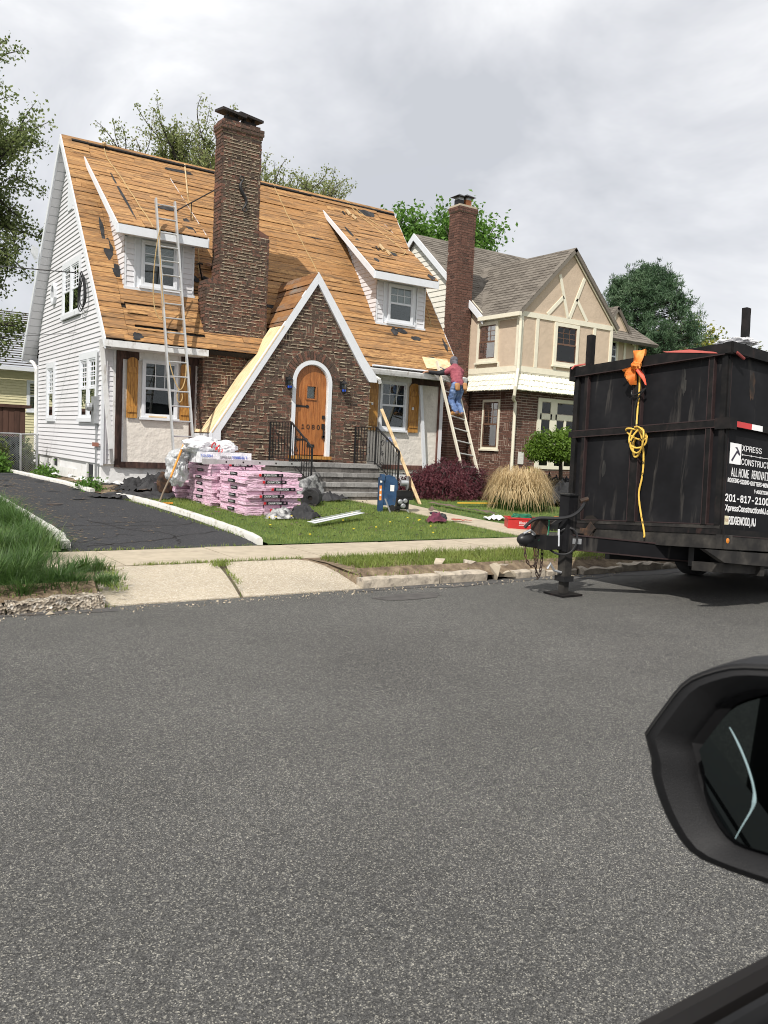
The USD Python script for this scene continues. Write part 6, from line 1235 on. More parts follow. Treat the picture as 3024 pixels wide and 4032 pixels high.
for k in range(9): a = np.linspace(0, 2*PI, 30); c = TBF[0]+TBF[1]*.28+np.array((0, 0, .2+.008*k))-TBF[3]*.17; q.tube([c+TBF[1]*(.2-.006*k)*math.cos(t+k)+TBF[3]*(.11-.004*k)*math.sin(t+k)+np.array((0, 0, .012*math.sin(3*t+k))) for t in a], .008, 5, False)
q.build('coils', m_green, gh)
bc = thing('black_tool_case', 'black plastic tool case behind the trailer coupler', 'tool case'); CF_ = (np.array((10.95, 11.0, .16)), TBF[1], TBF[2], TBF[3]); MB().fbox(CF_, 0, .62, 0, .17, -.38, -.02).build('base', m_plas, bc); MB().fbox(CF_, -.01, .63, .175, .23, -.39, -.01).build('lid', m_plas2, bc); MB().fbox(CF_, .22, .4, .24, .26, -.2, -.16).build('handle', m_or, bc)
tarp('white_plastic_scrap', 'crumpled white plastic scrap on the grass beyond the red crate', 'plastic scrap', [(10.55, 12.2), (10.75, 12.5), (11.1, 12.35), (11.2, 12.1), (10.9, 12.05)], .13, 55, m_wpl, 18, .02)
tarp('black_tarp', 'black plastic tarp heaped beyond the tan ornamental grass', 'tarp', [(13.9, 14.3), (14.0, 15.6), (16.3, 15.6), (16.6, 14.2), (15.2, 13.6), (14.2, 13.7)], .5, 58, m_felt, 40, .0)
tarp('felt_piece', 'black felt lying at the brick wall between maple and ornamental grass', 'roofing felt', [(13.5, 15.2), (13.6, 15.9), (14.5, 15.8), (14.4, 15.1)], .25, 61, m_felt, 18, .0)
# white boards along the foundation
o = MB().beam((4.6, 21.4, .62), (4.95, 17.9, .6), .02, .22).build('white_trough', m_white_worn); tag(o, 'fallen white trim board lying along the foundation of the side wall', 'board')
for k in range(5): tarp('white_scrap', f'{("torn white", "crinkled white", "small pale", "bent white", "flat white")[k]} vinyl scrap lying {("by the basement window", "beside the fallen board", "at the corner post", "near the felt heap", "on the side bed soil")[k]}', 'scrap', blob((4.55, 4.5, 4.8, 4.95, 4.35)[k], (18.2, 18.8, 17.5, 17.0, 19.6)[k], .16, .12, 12, k+120, .6), .14, k+100, m_white_worn, 10, .03)
# ---------------------------------------------------------------- ladders
def ladder(name, label, bl, br, tl_, tr_, n, m, mr, par=None):
    t = thing(name, label, 'ladder'); bl, br, tl_, tr_ = (np.array(p, float) for p in (bl, br, tl_, tr_)); d = (tl_-bl)/np.linalg.norm(tl_-bl); x = (br-bl)/np.linalg.norm(br-bl)
    for a, b in ((bl, tl_), (br, tr_)):
        q = MB(); q.beam(a, b, .07, .034, x).build('rail', m, t)
    MB().tube([bl+(tl_-bl)*.003, br+(tr_-br)*.003], .012, 6)
    for k in range(n): s = (k+.6)/n; MB().tube([bl+(tl_-bl)*s, br+(tr_-br)*s], .016, 8).build('rung', mr, t)
    for a in (bl, br): MB().box(a[0]-.03, a[0]+.03, a[1]-.05, a[1]+.05, a[2]-.03, a[2]+.05).build('foot', m_rubber, t)
    return t, d
lb = 15.82; l1, _ = ladder('extension_ladder', 'tall aluminium ladder resting on the dormer eave beside the chimney', (5.75, lb, .5), (6.17, lb, .5), (5.75, 17.47, 6.42), (6.17, 17.52, 6.44), 20, m_alu, m_alu)
ladder('worker_ladder', 'aluminium ladder leaning on the gutter under the worker', (12.75, 15.33, .38), (13.22, 15.33, .38), (12.75, 16.88, 3.72), (13.22, 16.8, 3.55), 11, m_aluo, m_alu)
# the rope hung on the tall ladder
rp = thing('ladder_rope', 'tan pull rope looped down the tall aluminium ladder', 'rope')
MB().tube(spline([(5.74, 17.1, 5.78), (5.68, 17.02, 5.6), (5.62, 17.0, 5.2), (5.58, 16.98, 4.6), (5.6, 16.9, 4.1), (5.7, 16.85, 3.9), (5.72, 16.8, 3.95)], 8), .011, 6).build('strand', m_rope, rp); MB().tube(spline([(5.73, 17.08, 5.75), (5.7, 16.98, 5.3), (5.72, 16.9, 4.7), (5.74, 16.78, 4.0), (5.76, 16.6, 3.3), (5.86, 16.45, 2.75), (5.98, 16.4, 2.5), (6.1, 16.45, 2.7), (6.16, 16.6, 3.1)], 8), .011, 6).build('strand', m_rope, rp)
MB().tube(spline([(5.98, 16.4, 2.5), (5.92, 16.38, 2.38), (5.95, 16.37, 2.25), (6.02, 16.37, 2.3), (6.0, 16.39, 2.45)], 6), .011, 6).build('knot', m_rope, rp)
def zr(x, y):
    z = roofz(y); 
    for a, b in ((4.99, 6.9), (11.17, 13.1)):
        if a < x < b and y < 20.2: z = max(z, DZ0+(y-DY0)*.728)
    return z+.035
def roofrope(label, pts, name='roof_rope'):
    P = []
    for a, b in zip(pts[:-1], pts[1:]):
        for t in np.linspace(0, 1, 14, endpoint=False): P.append(np.array(a)+(np.array(b)-np.array(a))*t)
    P.append(np.array(pts[-1])); t = thing(name, label, 'rope'); MB().tube([(p[0]+.008*math.sin(i*1.3), p[1], zr(p[0], p[1])) for i, p in enumerate(P)], .013, 6).build('strand', m_rope, t); return t
t = roofrope('tan safety rope running from the ridge across the ladder dormer', [(5.46, 20.5), (5.58, 19.6), (5.72, 17.45)]); MB().add(*crumple((5.47, 20.4, 8.2), (.05, .09, .05), 2, .4)).build('hook', m_lum, t, smooth=50)
t = roofrope('tan rope hanging from the ridge to the roof behind the chimney stay', [(7.43, 20.46), (7.27, 19.7), (7.24, 18.9), (7.0, 18.2)]); MB().beam((7.43, 20.46, 8.2), (7.28, 19.8, 7.32), .03, .02).build('hook', m_lum, t)
roofrope('tan rope beside the chimney ending near its brick shoulder', [(6.92, 20.0), (6.98, 19.0), (6.8, 18.1)])
roofrope('tan safety rope running down the roof to the porch peak', [(9.83, 20.5), (9.95, 19.83), (10.27, 18.7), (10.1, 18.4)])
roofrope('looped tan rope lying on the right hand dormer roof', [(12.02, 20.51), (12.4, 20.1), (12.75, 19.0), (12.85, 18.6), (12.6, 18.4), (12.2, 18.5), (11.95, 18.6)]); roofrope('tan rope running from the ridge across the dormer to the far rake', [(12.08, 20.5), (12.6, 20.15), (13.0, 19.4), (13.3, 19.0), (13.4, 18.2), (13.28, 17.9), (13.15, 18.2), (13.12, 18.8)])
for x, y, lab in ((11.8, 20.2, 'black and cream roof bracket hung just below the ridge'), (11.9, 18.6, 'cream roof bracket lying on the dormer boards by the rope')):
    b = thing('roof_bracket', lab, 'roof bracket'); z = zr(x, y); MB().beam((x, y, z), (x+.02, y-.28, z-.3), .05, .03).build('strap', m_iron, b); MB().beam((x+.1, y-.02, z+.06), (x+.12, y-.2, z-.1), .06, .05).build('block', m_lum, b); MB().beam((x+.2, y-.2, z-.1), (x+.24, y-.34, z-.22), .05, .05).build('block', m_lum, b)
ws = thing('white_drip_edge', 'long white metal edging the worker holds along the gutter', 'metal edging'); MB().box(10.88, 13.6, 16.9, 16.94, 3.43, 3.475).build('flange', m_white, ws); MB().box(10.88, 13.6, 16.86, 16.9, 3.44, 3.447).build('lip', m_white, ws)
o = thing('plywood_patch', 'fresh plywood patch on the bare boards above the gutter', 'plywood')
MB().fbox(deckF, 12.55, 13.35, .12, .48, .03, .042).build('sheet', m_ply, o); MB().fbox(deckF, 13.36, 13.62, .1, .42, .03, .042).build('sheet', m_ply, o)
# service cable from the pole to the gable
o = MB().tube([np.array((-9, 24, 6.2))*(1-t)+np.array((4.62, 18.95, 4.95))*t-np.array((0, 0, .7*4*t*(1-t)*.5)) for t in np.linspace(0, 1, 40)], .012, 6).build('service_cable', m_cable); tag(o, 'twisted black service cable sagging to the side gable', 'cable')
o = MB().tube([np.array((-6, 26, 3.2))*(1-t)+np.array((4.66, 19.3, 3.72))*t-np.array((0, 0, .25*4*t*(1-t))) for t in np.linspace(0, 1, 30)], .006, 5).build('thin_cable', m_cable); tag(o, 'thin wire reaching the white siding below the paired windows', 'cable')
# ---------------------------------------------------------------- grass
R7 = np.random.default_rng(77)
def inside(poly, n):
    x0, y0, x1, y1 = poly.bounds; out = []; c = 0
    while c < n:
        p = R7.uniform((x0, y0), (x1, y1), (n*2, 2)); p = p[shapely.contains_xy(poly, p[:, 0], p[:, 1])]; out.append(p); c += len(p)
    return np.concatenate(out)[:n]
def blades(name, label, pts, h, w, bend, m, segs=1, parent=None, z=None, az=None, kind='stuff', part=False):
    n = len(pts); h = np.broadcast_to(h, n); w = np.broadcast_to(w, n); bend = np.broadcast_to(bend, n); a = R7.uniform(0, 2*PI, n) if az is None else az
    d = np.stack([np.cos(a), np.sin(a), np.zeros(n)], 1); s = np.stack([-d[:, 1], d[:, 0], np.zeros(n)], 1); b0 = np.column_stack([pts[:, :2], gz(pts[:, 1]) if z is None else z]); V = []
    for i in range(segs+1):
        t = i/(segs+.0); c = b0+d*(bend*h*t**2)[:, None]+np.array([0, 0, 1.])*(h*(t-.35*np.minimum(bend, 1.6)*t**2.2))[:, None]; ww = w*(1-t)**.7*.5
        if i < segs: V += [c-s*ww[:, None], c+s*ww[:, None]]
        else: V += [c]
    k = 2*segs+1; v = np.stack(V, 1).reshape(-1, 3); f = []
    for i in range(segs-1): f += [(2*i, 2*i+1, 2*i+3), (2*i, 2*i+3, 2*i+2)]
    f += [(2*segs-2, 2*segs-1, 2*segs)]; F = (np.array(f)[None]+np.arange(n)[:, None, None]*k).reshape(-1, 3)
    o = put(name, v, F, m, parent, tone=np.repeat(R7.random(n), k)); 
    return tag(o, label, 'grass' if label else None, kind=kind)
GR = [(.085, .115, .025), (.165, .22, .045), (.245, .305, .07), (.33, .37, .12)]
m_lawn = mat('lawn_blades', GR, scale=1.6, rough=.6, rnd='island', amt=.55, trans=.35)
m_lawny = mat('verge_blades', [(.08, .11, .022), (.145, .2, .036), (.21, .265, .055), (.27, .29, .09)], scale=1.6, rough=.6, rnd='island', amt=.55, trans=.35)
m_long = mat('long_grass_blades', [(.022, .05, .012), (.05, .105, .022), (.08, .155, .034), (.15, .2, .075)], scale=2, rough=.5, rnd='island', amt=.6, trans=.3)
m_turf = mat('turf', [(.03, .06, .012), (.06, .11, .02), (.09, .13, .035)], scale=5, rough=.95)
walkP = Polygon(wl+wr[::-1])
L1 = Polygon([(5.18, 10.5), (9.92, 10.5), (9.7, 12.1), (9.53, 13.7), (9.25, 15.1), (8.5, 15.0), (6.9, 15.4), (4.7, 15.2), (4.95, 14.5), (5.14, 13.0), (5.22, 11.7)])
L2 = Polygon([(10.98, 10.5), (30, 10.5), (30, 17.2), (16, 17.2), (13.2, 16.6), (10.7, 16.5), (10.4, 15), (10.42, 13.3), (10.6, 12.2)])
VG = Polygon([(5.15, 9.05), (5.25, 8.3), (5.6, 7.95), (8, 7.88), (24, 7.88), (24, 9.2), (5.3, 9.2)])
for nme, P in (('lawn', L1), ('lawn', L2)): tag(put(nme, *flat(list(P.exterior.coords)[:-1], lambda x, y: float(gz(y))+.016), m_turf), kind='structure')
p = inside(L1, 70000); p = p[R7.random(len(p)) < .35+1.3*meshkit.fbm(np.column_stack([p*.9, np.zeros(len(p))]), 3, 9)]; blades('lawn_grass', 'short bright green lawn between driveway kerb and walk', p, R7.uniform(.035, .085, len(p)), R7.uniform(.005, .009, len(p)), R7.uniform(.1, .9, len(p)), m_lawn)
p = inside(L2.intersection(sbox(10, 10, 16, 17)), 30000); p2 = inside(L2.intersection(sbox(16, 10, 30, 17.2)), 12000); p = np.vstack([p, p2]); blades('lawn_grass', 'short green lawn beyond the front walk', p, R7.uniform(.035, .09, len(p)), R7.uniform(.006, .01, len(p)), R7.uniform(.1, .9, len(p)), m_lawn)
p = inside(VG, 52000); nz = meshkit.fbm(np.column_stack([p*1.3, np.zeros(len(p))]), 3, 4); edge = np.clip((p[:, 1]-7.95)/.75, 0, 1); bare = np.clip((7.2-p[:, 0])/1.2, 0, 1)*(p[:, 1] < 8.7)
keep = (nz+edge*1.2-bare*.5+.15*(p[:, 0] > 7.5) > .42); p = p[keep]; nz = nz[keep]
blades('verge_grass', 'tufty yellow green grass on the verge behind the kerb', p, R7.uniform(.05, .13, len(p))*(.6+nz), R7.uniform(.006, .01, len(p)), R7.uniform(.2, 1.1, len(p)), m_lawny, 2)
# chips of felt and nails' litter dropped on the lawn, and dandelions
lit = MB()
for k in range(260):
    x, y = R7.uniform(5.3, 9.4), R7.uniform(10.7, 14.9); a, r_ = R7.uniform(0, 2*PI), R7.uniform(.01, .045); c, s_ = math.cos(a)*r_, math.sin(a)*r_; z = float(gz(y))+R7.uniform(.05, .075); lit.add([(x+c, y+s_, z), (x-s_*.5, y+c*.5, z+.01), (x-c, y-s_, z-.006), (x+s_*.5, y-c*.5, z+.004)], [(0, 1, 2), (0, 2, 3)])
tag(lit.build('lawn_litter', m_feltr), 'small scraps of felt dropped all over the front lawn', 'litter', kind='stuff')
dl_ = MB()
for k in range(16): x, y = R7.uniform(5.3, 9.0), R7.uniform(10.7, 13); dl_.ell((x, y, float(gz(y))+.08), (.018, .018, .009), 1)
tag(dl_.build('dandelions', mat('dandelion_yellow', sh((.75, .55, .03), .1), rough=.7)), 'yellow dandelion heads scattered in the front lawn', 'flowers', kind='stuff')
# long grass at the driveway entrance
cl, pts, hh, az = [], [], [], []
def clump(x, y, n, h, r): 
    a = R7.uniform(0, 2*PI, n); q = np.abs(R7.normal(0, r, n)); pts.append(np.stack([x+q*np.cos(a), y+q*np.sin(a)], 1)); hh.append(R7.uniform(.55, 1.1, n)*h); az.append(a+R7.normal(0, .5, n))
for k in range(34): clump(R7.uniform(-1.2, 1.75), R7.uniform(7.95, 9.3), 200, R7.uniform(.26, .42), .12)
for k in range(80): clump(R7.uniform(-1.8, 2.3), R7.uniform(9.9, 14.2), 150, R7.uniform(.32, .5), .17)
for k in range(26): clump(R7.uniform(2.2, 2.42), 10.7+k*.16, 90, R7.uniform(.2, .36), .08)
for x, y, h in ((1.85, 8.15, .34), (1.55, 8.5, .42), (1.75, 8.9, .4), (1.3, 8.2, .4), (1.9, 10.2, .35)): clump(x, y, 260, h, .1)
for k in range(60): clump(R7.uniform(-1.6, 2.05), R7.uniform(7.78, 8.15), 100, R7.uniform(.1, .26), .07)
for x, y, n, h in ((2.3, 8.95, 150, .24), (2.45, 9.0, 120, .2), (2.15, 8.98, 120, .22), (2.28, 8.2, 150, .15), (2.4, 8.3, 90, .12), (2.3, 8.05, 60, .08)): clump(x, y, n, h, .07)
p = np.vstack(pts); h = np.concatenate(hh); a = np.concatenate(az); ok = p[:, 1] > 7.77; p, h, a = p[ok], h[ok], a[ok]
blades('long_grass', 'long unmown grass spilling over the kerb beside the driveway entrance', p, h, R7.uniform(.007, .013, len(p)), R7.uniform(.25, 1.3, len(p)), m_long, 4, az=a)
tag(put('lawn', *flat([(-6, 10.5), (2.4, 10.5), (2.45, 14), (2.1, 18), (1.5, 26), (-6, 26)], lambda x, y: float(gz(y))+.016), m_turf), kind='structure')
p = inside(Polygon([(-3, 14), (2.3, 14), (2.1, 18), (1.6, 22), (-3, 22)]), 9000); blades('yard_grass', 'rough grass beside the driveway farther back', p, R7.uniform(.1, .25, len(p)), .01, R7.uniform(.2, 1, len(p)), m_long, 2)
# weeds in joints
q = []
for a, b, n, s in (((2.9, 9.23), (5.0, 9.24), 500, .02), ((3.75, 8.9), (3.95, 9.25), 260, .05), ((3.5, 7.7), (3.72, 8.6), 90, .02), ((2.5, 10.5), (5.0, 10.52), 260, .02), ((5.12, 11), (4.6, 15.2), 500, .03), ((2.3, 7.75), (2.6, 9.2), 300, .05), ((0.0, 7.66), (2.2, 7.64), 260, .03), ((-1.0, 7.85), (2.1, 7.85), 900, .05), ((5.0, 7.9), (7.2, 8.2), 700, .16)):
    t = R7.random(n)[:, None]; q.append(np.array(a)*(1-t)+np.array(b)*t+R7.normal(0, s, (n, 2)))
p = np.vstack(q); p = p[p[:, 1] > 7.6]; blades('joint_weeds', 'small weeds growing in the pavement joints and along the kerbs', p, R7.uniform(.02, .07, len(p)), .009, R7.uniform(.4, 1.3, len(p)), m_lawny, 2)
# ---------------------------------------------------------------- trees and shrubs
def leafmesh(C, size, droop=.3, fold=.25, wide=.62):
    n = len(C); a = R7.normal(size=(n, 3)); a[:, 2] -= droop; a /= np.linalg.norm(a, axis=1)[:, None]; b = np.cross(a, R7.normal(size=(n, 3))); b /= np.linalg.norm(b, axis=1)[:, None]+1e-9; c = np.cross(a, b); s = np.broadcast_to(size, n)[:, None]*R7.uniform(.7, 1.25, (n, 1))
    V = np.stack([C, C+a*s*.5+b*s*wide*.5+c*s*fold*.4, C+a*s, C+a*s*.5-b*s*wide*.5+c*s*fold*.4], 1).reshape(-1, 3); F = (np.array([(0, 1, 2), (0, 2, 3)])[None]+np.arange(n)[:, None, None]*4).reshape(-1, 3); return V, F
def leaves(name, C, size, m, parent, **k):
    V, F = leafmesh(C, size, **k); return put(name, V, F, m, parent, tone=np.repeat(np.clip(R7.normal(.5, .25, len(C)), 0, 1), 4))
m_bark = mat('dark_bark', [(.025, .02, .017), (.05, .042, .036), (.085, .072, .06)], scale=9, rough=.95)
def leafm(name, cols, trans=.42): return mat(name, cols, scale=.9, rough=.55, rnd='island', amt=.6, trans=trans)
m_lf1 = leafm('olive_leaf', [(.07, .098, .032), (.14, .185, .06), (.215, .26, .092), (.29, .32, .145)]); m_lf2 = leafm('spring_maple_leaf', [(.11, .14, .04), (.2, .24, .075), (.28, .31, .12), (.3, .24, .13)])
m_lf3 = leafm('bright_maple_leaf', [(.03, .07, .012), (.075, .17, .022), (.13, .26, .04), (.19, .33, .07)]); m_ndl = leafm('dark_pine_needle', [(.014, .034, .017), (.038, .08, .036), (.075, .135, .062), (.15, .21, .12)], .1)
m_lfy = leafm('yellow_green_leaf', [(.12, .13, .015), (.24, .25, .03), (.34, .33, .05)]); m_lfp = leafm('pale_willow_leaf', [(.09, .11, .03), (.17, .19, .06), (.24, .25, .1)]); m_lfr = leafm('maroon_maple_leaf', [(.03, .009, .013), (.075, .019, .027), (.13, .034, .045), (.2, .065, .075)], .3); m_lfs = leafm('lime_leaf', [(.03, .06, .006), (.075, .14, .012), (.13, .22, .025), (.18, .27, .05)])
def tree(name, label, base, trunk_top, tr, limbs, leaf, m, n_per, spread, group=None, seed=1, twigs=7, tw_len=1.0, upw=.3, category='tree', limb_r=.35, along=False, leafk={}):
    """A trunk, limbs to the given points, twigs off every limb, and leaves about the twigs."""
    r_ = np.random.default_rng(seed); t = thing(name, label, category, group=group); base, top = np.array(base, float), np.array(trunk_top, float)
    mid = (base+top)/2+np.append(r_.normal(0, .15, 2), 0); tp = spline([base, mid, top], 6); MB().tube(tp, np.linspace(tr, tr*.45, len(tp)), 9).build('trunk', m_bark, t)
    lb_ = MB(); C = []
    for L in limbs:
        L = np.array(L, float); s = tp[int(len(tp)*r_.uniform(.45, .98))]; bend = (s+L)/2+r_.normal(0, .2, 3)+np.array((0, 0, .1)); P = spline([s, bend, L], 6); ln = np.linalg.norm(L-s); lb_.tube(P, np.linspace(tr*limb_r, tr*.07, len(P)), 6)
        for k in range(twigs):
            i = int(len(P)*r_.uniform(.35, 1)) if k else len(P)-1; i = min(i, len(P)-1); d = r_.normal(size=3)+(P[-1]-P[0])/ln*.8; d[2] += upw; d /= np.linalg.norm(d); l = tw_len*r_.uniform(.5, 1.1); e = P[i]+d*l; c = (P[i]+e)/2+r_.normal(0, .08, 3)*l; W = spline([P[i], c, e], 3); lb_.tube(W, np.linspace(tr*.09, .008, len(W)), 4)
            for _ in range(n_per):
                u = r_.uniform(.15, 1.05); w = W[0]*(1-u)+W[-1]*u if u <= 1 else W[-1]; C.append(w+r_.normal(0, spread, 3))
    lb_.build('branches', m_bark, t); leaves('crown', np.array(C), leaf, m, t, **leafk); return t
def ellp(c, r, n, seed, lo=.55, up_only=False):
    r_ = np.random.default_rng(seed); d = r_.normal(size=(n, 3)); d /= np.linalg.norm(d, axis=1)[:, None]
    if up_only: d[:, 2] = np.abs(d[:, 2])*.9+.1*d[:, 2]
    return np.array(c)+d*np.array(r)*r_.uniform(lo, 1, (n, 1))
lim = np.vstack([ellp((3.0, 28.5, 10.3), (2.8, 2.5, 3.0), 92, 1, .2), ellp((3.4, 28.2, 7.0), (2.6, 2, 1.7), 26, 2, .4), ellp((2.9, 28, 4.3), (2.0, 2, 1.9), 30, 3, .3)])
tree('shade_tree', 'tall airy olive leaved tree with dark limbs beyond the white gable', (.2, 28.5, .4), (2.6, 28.4, 9.0), .3, lim, .11, m_lf1, 110, .15, seed=4, twigs=11, tw_len=1.2)
lim = np.vstack([ellp((12.5, 28.3, 8.9), (4.3, 2.2, 2.8), 70, 5, .5, True), ellp((15.1, 28.2, 9.5), (1.5, 1, 1.9), 20, 26, .5, True), ellp((9.7, 28.3, 10), (1.9, 1.2, 2.2), 14, 6, .5, True), ellp((10.4, 28.2, 10.3), (1.2, 1, 1.8), 14, 16, .5, True)])
tree('budding_tree', 'budding tree with spiky upright twigs rising behind the bare roof ridge', (11.8, 28.5, .4), (11.6, 28.3, 8.6), .24, lim, .09, m_lf2, 66, .08, seed=7, twigs=11, tw_len=1.2, upw=1.0)
lim = np.vstack([ellp((22.6, 29.6, 8.6), (2.9, 2.2, 3.1), 60, 8, .5), ellp((20.9, 30.3, 9.2), (1.5, 1.2, 2.2), 22, 9, .4)])
tree('maple_tree', 'bright green leafy maple rising behind the red brick chimney', (22.3, 30, .4), (22.3, 29.8, 8), .28, lim, .2, m_lf3, 60, .27, seed=10, twigs=10, tw_len=1.1)
pt = thing('pine_tree', 'dark green bushy pine beyond the tan stucco gable', 'tree'); MB().tube([(27.6, 22.8, .3), (27.5, 22.8, 8.6)], [.22, .04], 8).build('trunk', m_bark, pt); C, br_ = [], MB()
for k in range(560):
    z = 1.2+7.7*R7.random()**.8; t = (z-1.2)/7.7; r_ = 2.75*(1-t**2.6)**.62*R7.uniform(.55, 1.04)+.1; a = R7.uniform(0, 2*PI); e = np.array((27.5+r_*math.cos(a), 22.8+r_*math.sin(a), z+.25*r_*.5)); br_.tube([(27.5, 22.8, z-.15), e], [.03, .008], 4)
    for j in range(8): c = e+R7.normal(0, .16, 3)+np.array((0, 0, .05)); C.append(np.repeat(c[None], 16, 0)+R7.normal(0, .035, (16, 3)))
br_.build('branches', m_bark, pt); C = np.concatenate(C); leaves('crown', C, .2, m_ndl, pt, droop=-.7, wide=.16, fold=.1)
for nme, lab, c, r, mm, sd in (('yellow_tree', 'bright yellow green tree far off beside the dark pine', (44.2, 31.5, 7.4), (1.5, 1.5, 2.2), m_lfy, 21), ('pale_tree', 'pale green tree far off beside the corner stake of the trailer', (45.2, 30.4, 6.6), (1.9, 1.6, 2.1), m_lfp, 22), ('pale_tree', 'pale green tree peeping out between pine and yellow tree', (42.4, 32.8, 7.4), (1.3, 1.5, 2.4), m_lfp, 23)):
    tree(nme, lab, (c[0], c[1], .4), (c[0], c[1], c[2]-.5), .2, ellp(c, r, 46, sd, .3), .2, mm, 20, .2, seed=sd, twigs=7, tw_len=.9)
tree('backyard_tree', 'dense green tree low behind the yellow house', (-2, 52, .4), (-2, 52, 5), .3, ellp((-1, 52, 6.2), (5, 3, 3.2), 70, 24, .4), .3, m_lf1, 26, .4, seed=25, twigs=7, tw_len=1.5)
bs = thing('maroon_maple', 'low mounded maroon lace leaf maple before the stucco wall', 'shrub'); C, bb = [], MB()
for k in range(820):
    d = R7.normal(size=3); d[2] = abs(d[2]); d /= np.linalg.norm(d); c = np.array((12.38, 15.72, .4))+d*np.array((1.3, .74, .82))*R7.uniform(.8, 1.04)*(1+.12*math.sin(5*d[0]+3*d[1])); C.append(c+R7.normal(0, .055, (30, 3))-np.array((0, 0, 1))*np.abs(R7.normal(0, .05, (30, 1))))
    if k % 5 == 0: bb.tube(spline([(12.38, 15.72, .4), np.array((12.38, 15.72, .5))*.5+c*.5+np.array((0, 0, .25)), c], 4), np.linspace(.025, .006, 9), 4)
bb.build('branches', m_bark, bs); leaves('crown', np.concatenate(C), .075, m_lfr, bs, droop=1.1, wide=.3)
gs = thing('ornamental_grass', 'rounded tan clump of dried ornamental grass with green at its foot', 'grass clump')
m_straw = mat('dry_straw', [(.22, .14, .06), (.42, .3, .15), (.56, .43, .24), (.66, .54, .34)], scale=5, rough=.7, rnd='island', amt=.7, trans=.2)
n = 4800; a = R7.uniform(0, 2*PI, n); q = R7.uniform(0, .38, n); p = np.stack([12.85+q*np.cos(a), 13.75+q*np.sin(a)], 1); blades('straw', None, p, R7.uniform(.72, 1.02, n), R7.uniform(.005, .011, n), R7.uniform(.15, .75, n)*(.5+q*1.5), m_straw, 5, gs, az=a+R7.normal(0, .35, n), kind=None)
q = []; 
for k in range(1500):
    a = R7.uniform(0, 2*PI); z = R7.uniform(.35, .98); r_ = .74*math.sqrt(max(0, 1-((z-.35)/.75)**2)); q.append((12.85+r_*math.cos(a), 13.75+r_*math.sin(a), .3+z, a))
q = np.array(q); n = len(q); V = []
d = np.stack([np.cos(q[:, 3]), np.sin(q[:, 3]), 0*q[:, 3]], 1); s = np.stack([-d[:, 1], d[:, 0], 0*q[:, 3]], 1); l = R7.uniform(.15, .5, n)[:, None]; dv = R7.normal(0, .12, (n, 3))
for t in (0, .5, 1): c = q[:, :3]+d*.05*t+dv*t*l*2-np.array((0, 0, 1))*l*t; V += [c-s*.005*(1-t*.7), c+s*.005*(1-t*.7)]
put('straw_fringe', np.stack(V, 1).reshape(-1, 3), (np.array([(0, 1, 3), (0, 3, 2), (2, 3, 5), (2, 5, 4)])[None]+np.arange(n)[:, None, None]*6).reshape(-1, 3), m_straw, gs, tone=np.repeat(R7.random(n), 6))
n = 1500; a = R7.uniform(0, 2*PI, n); q = R7.uniform(.25, .62, n); p = np.stack([12.85+q*np.cos(a), 13.75+q*np.sin(a)], 1); blades('green_shoots', None, p, R7.uniform(.2, .45, n), .012, R7.uniform(.3, 1.2, n), m_long, 3, gs, az=a+R7.normal(0, .5, n), kind=None)
lt = thing('lollipop_tree', 'small lime green standard tree on a bare stem beside the trailer', 'tree'); MB().tube([(14.87, 14.5, .3), (14.9, 14.5, .9), (14.84, 14.5, 1.5)], [.06, .05, .045], 9).build('trunk', m_bark, lt); C, bb = [], MB()
for k in range(420):
    d = R7.normal(size=3); d /= np.linalg.norm(d); d[2] = d[2] if d[2] > -.25 else -.25-.2*R7.random(); c = np.array((14.78, 14.5, 1.66))+d*np.array((.78, .72, .46))*R7.uniform(.72, 1.05); C.append(c+R7.normal(0, .05, (20, 3)))
    if k % 6 == 0: bb.tube([(14.84, 14.5, 1.45), c], [.014, .005], 4)
bb.build('branches', m_bark, lt); leaves('crown', np.concatenate(C), .085, m_lfs, lt, droop=.5, wide=.5)
def shrub(name, label, c, r, n, leaf, m):
    t = thing(name, label, 'shrub'); C, bb = [], MB()
    for k in range(n): d = R7.normal(size=3); d[2] = abs(d[2]); d /= np.linalg.norm(d); e = np.array(c)+d*np.array(r)*R7.uniform(.5, 1.05); C.append(e+R7.normal(0, .07, (18, 3))); bb.tube([c, e], [.012, .004], 4) if k % 3 == 0 else None
    bb.build('stems', m_bark, t); leaves('leaves', np.concatenate(C), leaf, m, t)
shrub('weedy_shrub', 'bright weedy shrub growing at the foot of the chain link gate', (3.35, 21.8, .45), (.5, .3, .55), 60, .09, m_lf3); shrub('weedy_shrub', 'dark ivy and weeds climbing behind the chain link gate', (4.2, 22.6, .45), (.35, .25, .9), 60, .09, m_lf1); shrub('weedy_shrub', 'dark weeds climbing on the green fence screen', (3.5, 22.15, .5), (.35, .12, 1.0), 60, .08, m_lf1)
shrub('side_bed_weed', 'low lime weeds in the bed below the side wall', (4.35, 20.6, .5), (.3, .5, .15), 40, .07, m_lf3); shrub('side_bed_weed', 'low weeds beside the driveway kerb near the corner', (4.35, 16.7, .46), (.25, .35, .12), 40, .06, m_lf3)
shrub('small_yellow_shrub', 'small yellow shrub at the brick wall behind the lollipop tree', (16.3, 16.9, .5), (.35, .3, .6), 50, .08, m_lfy)
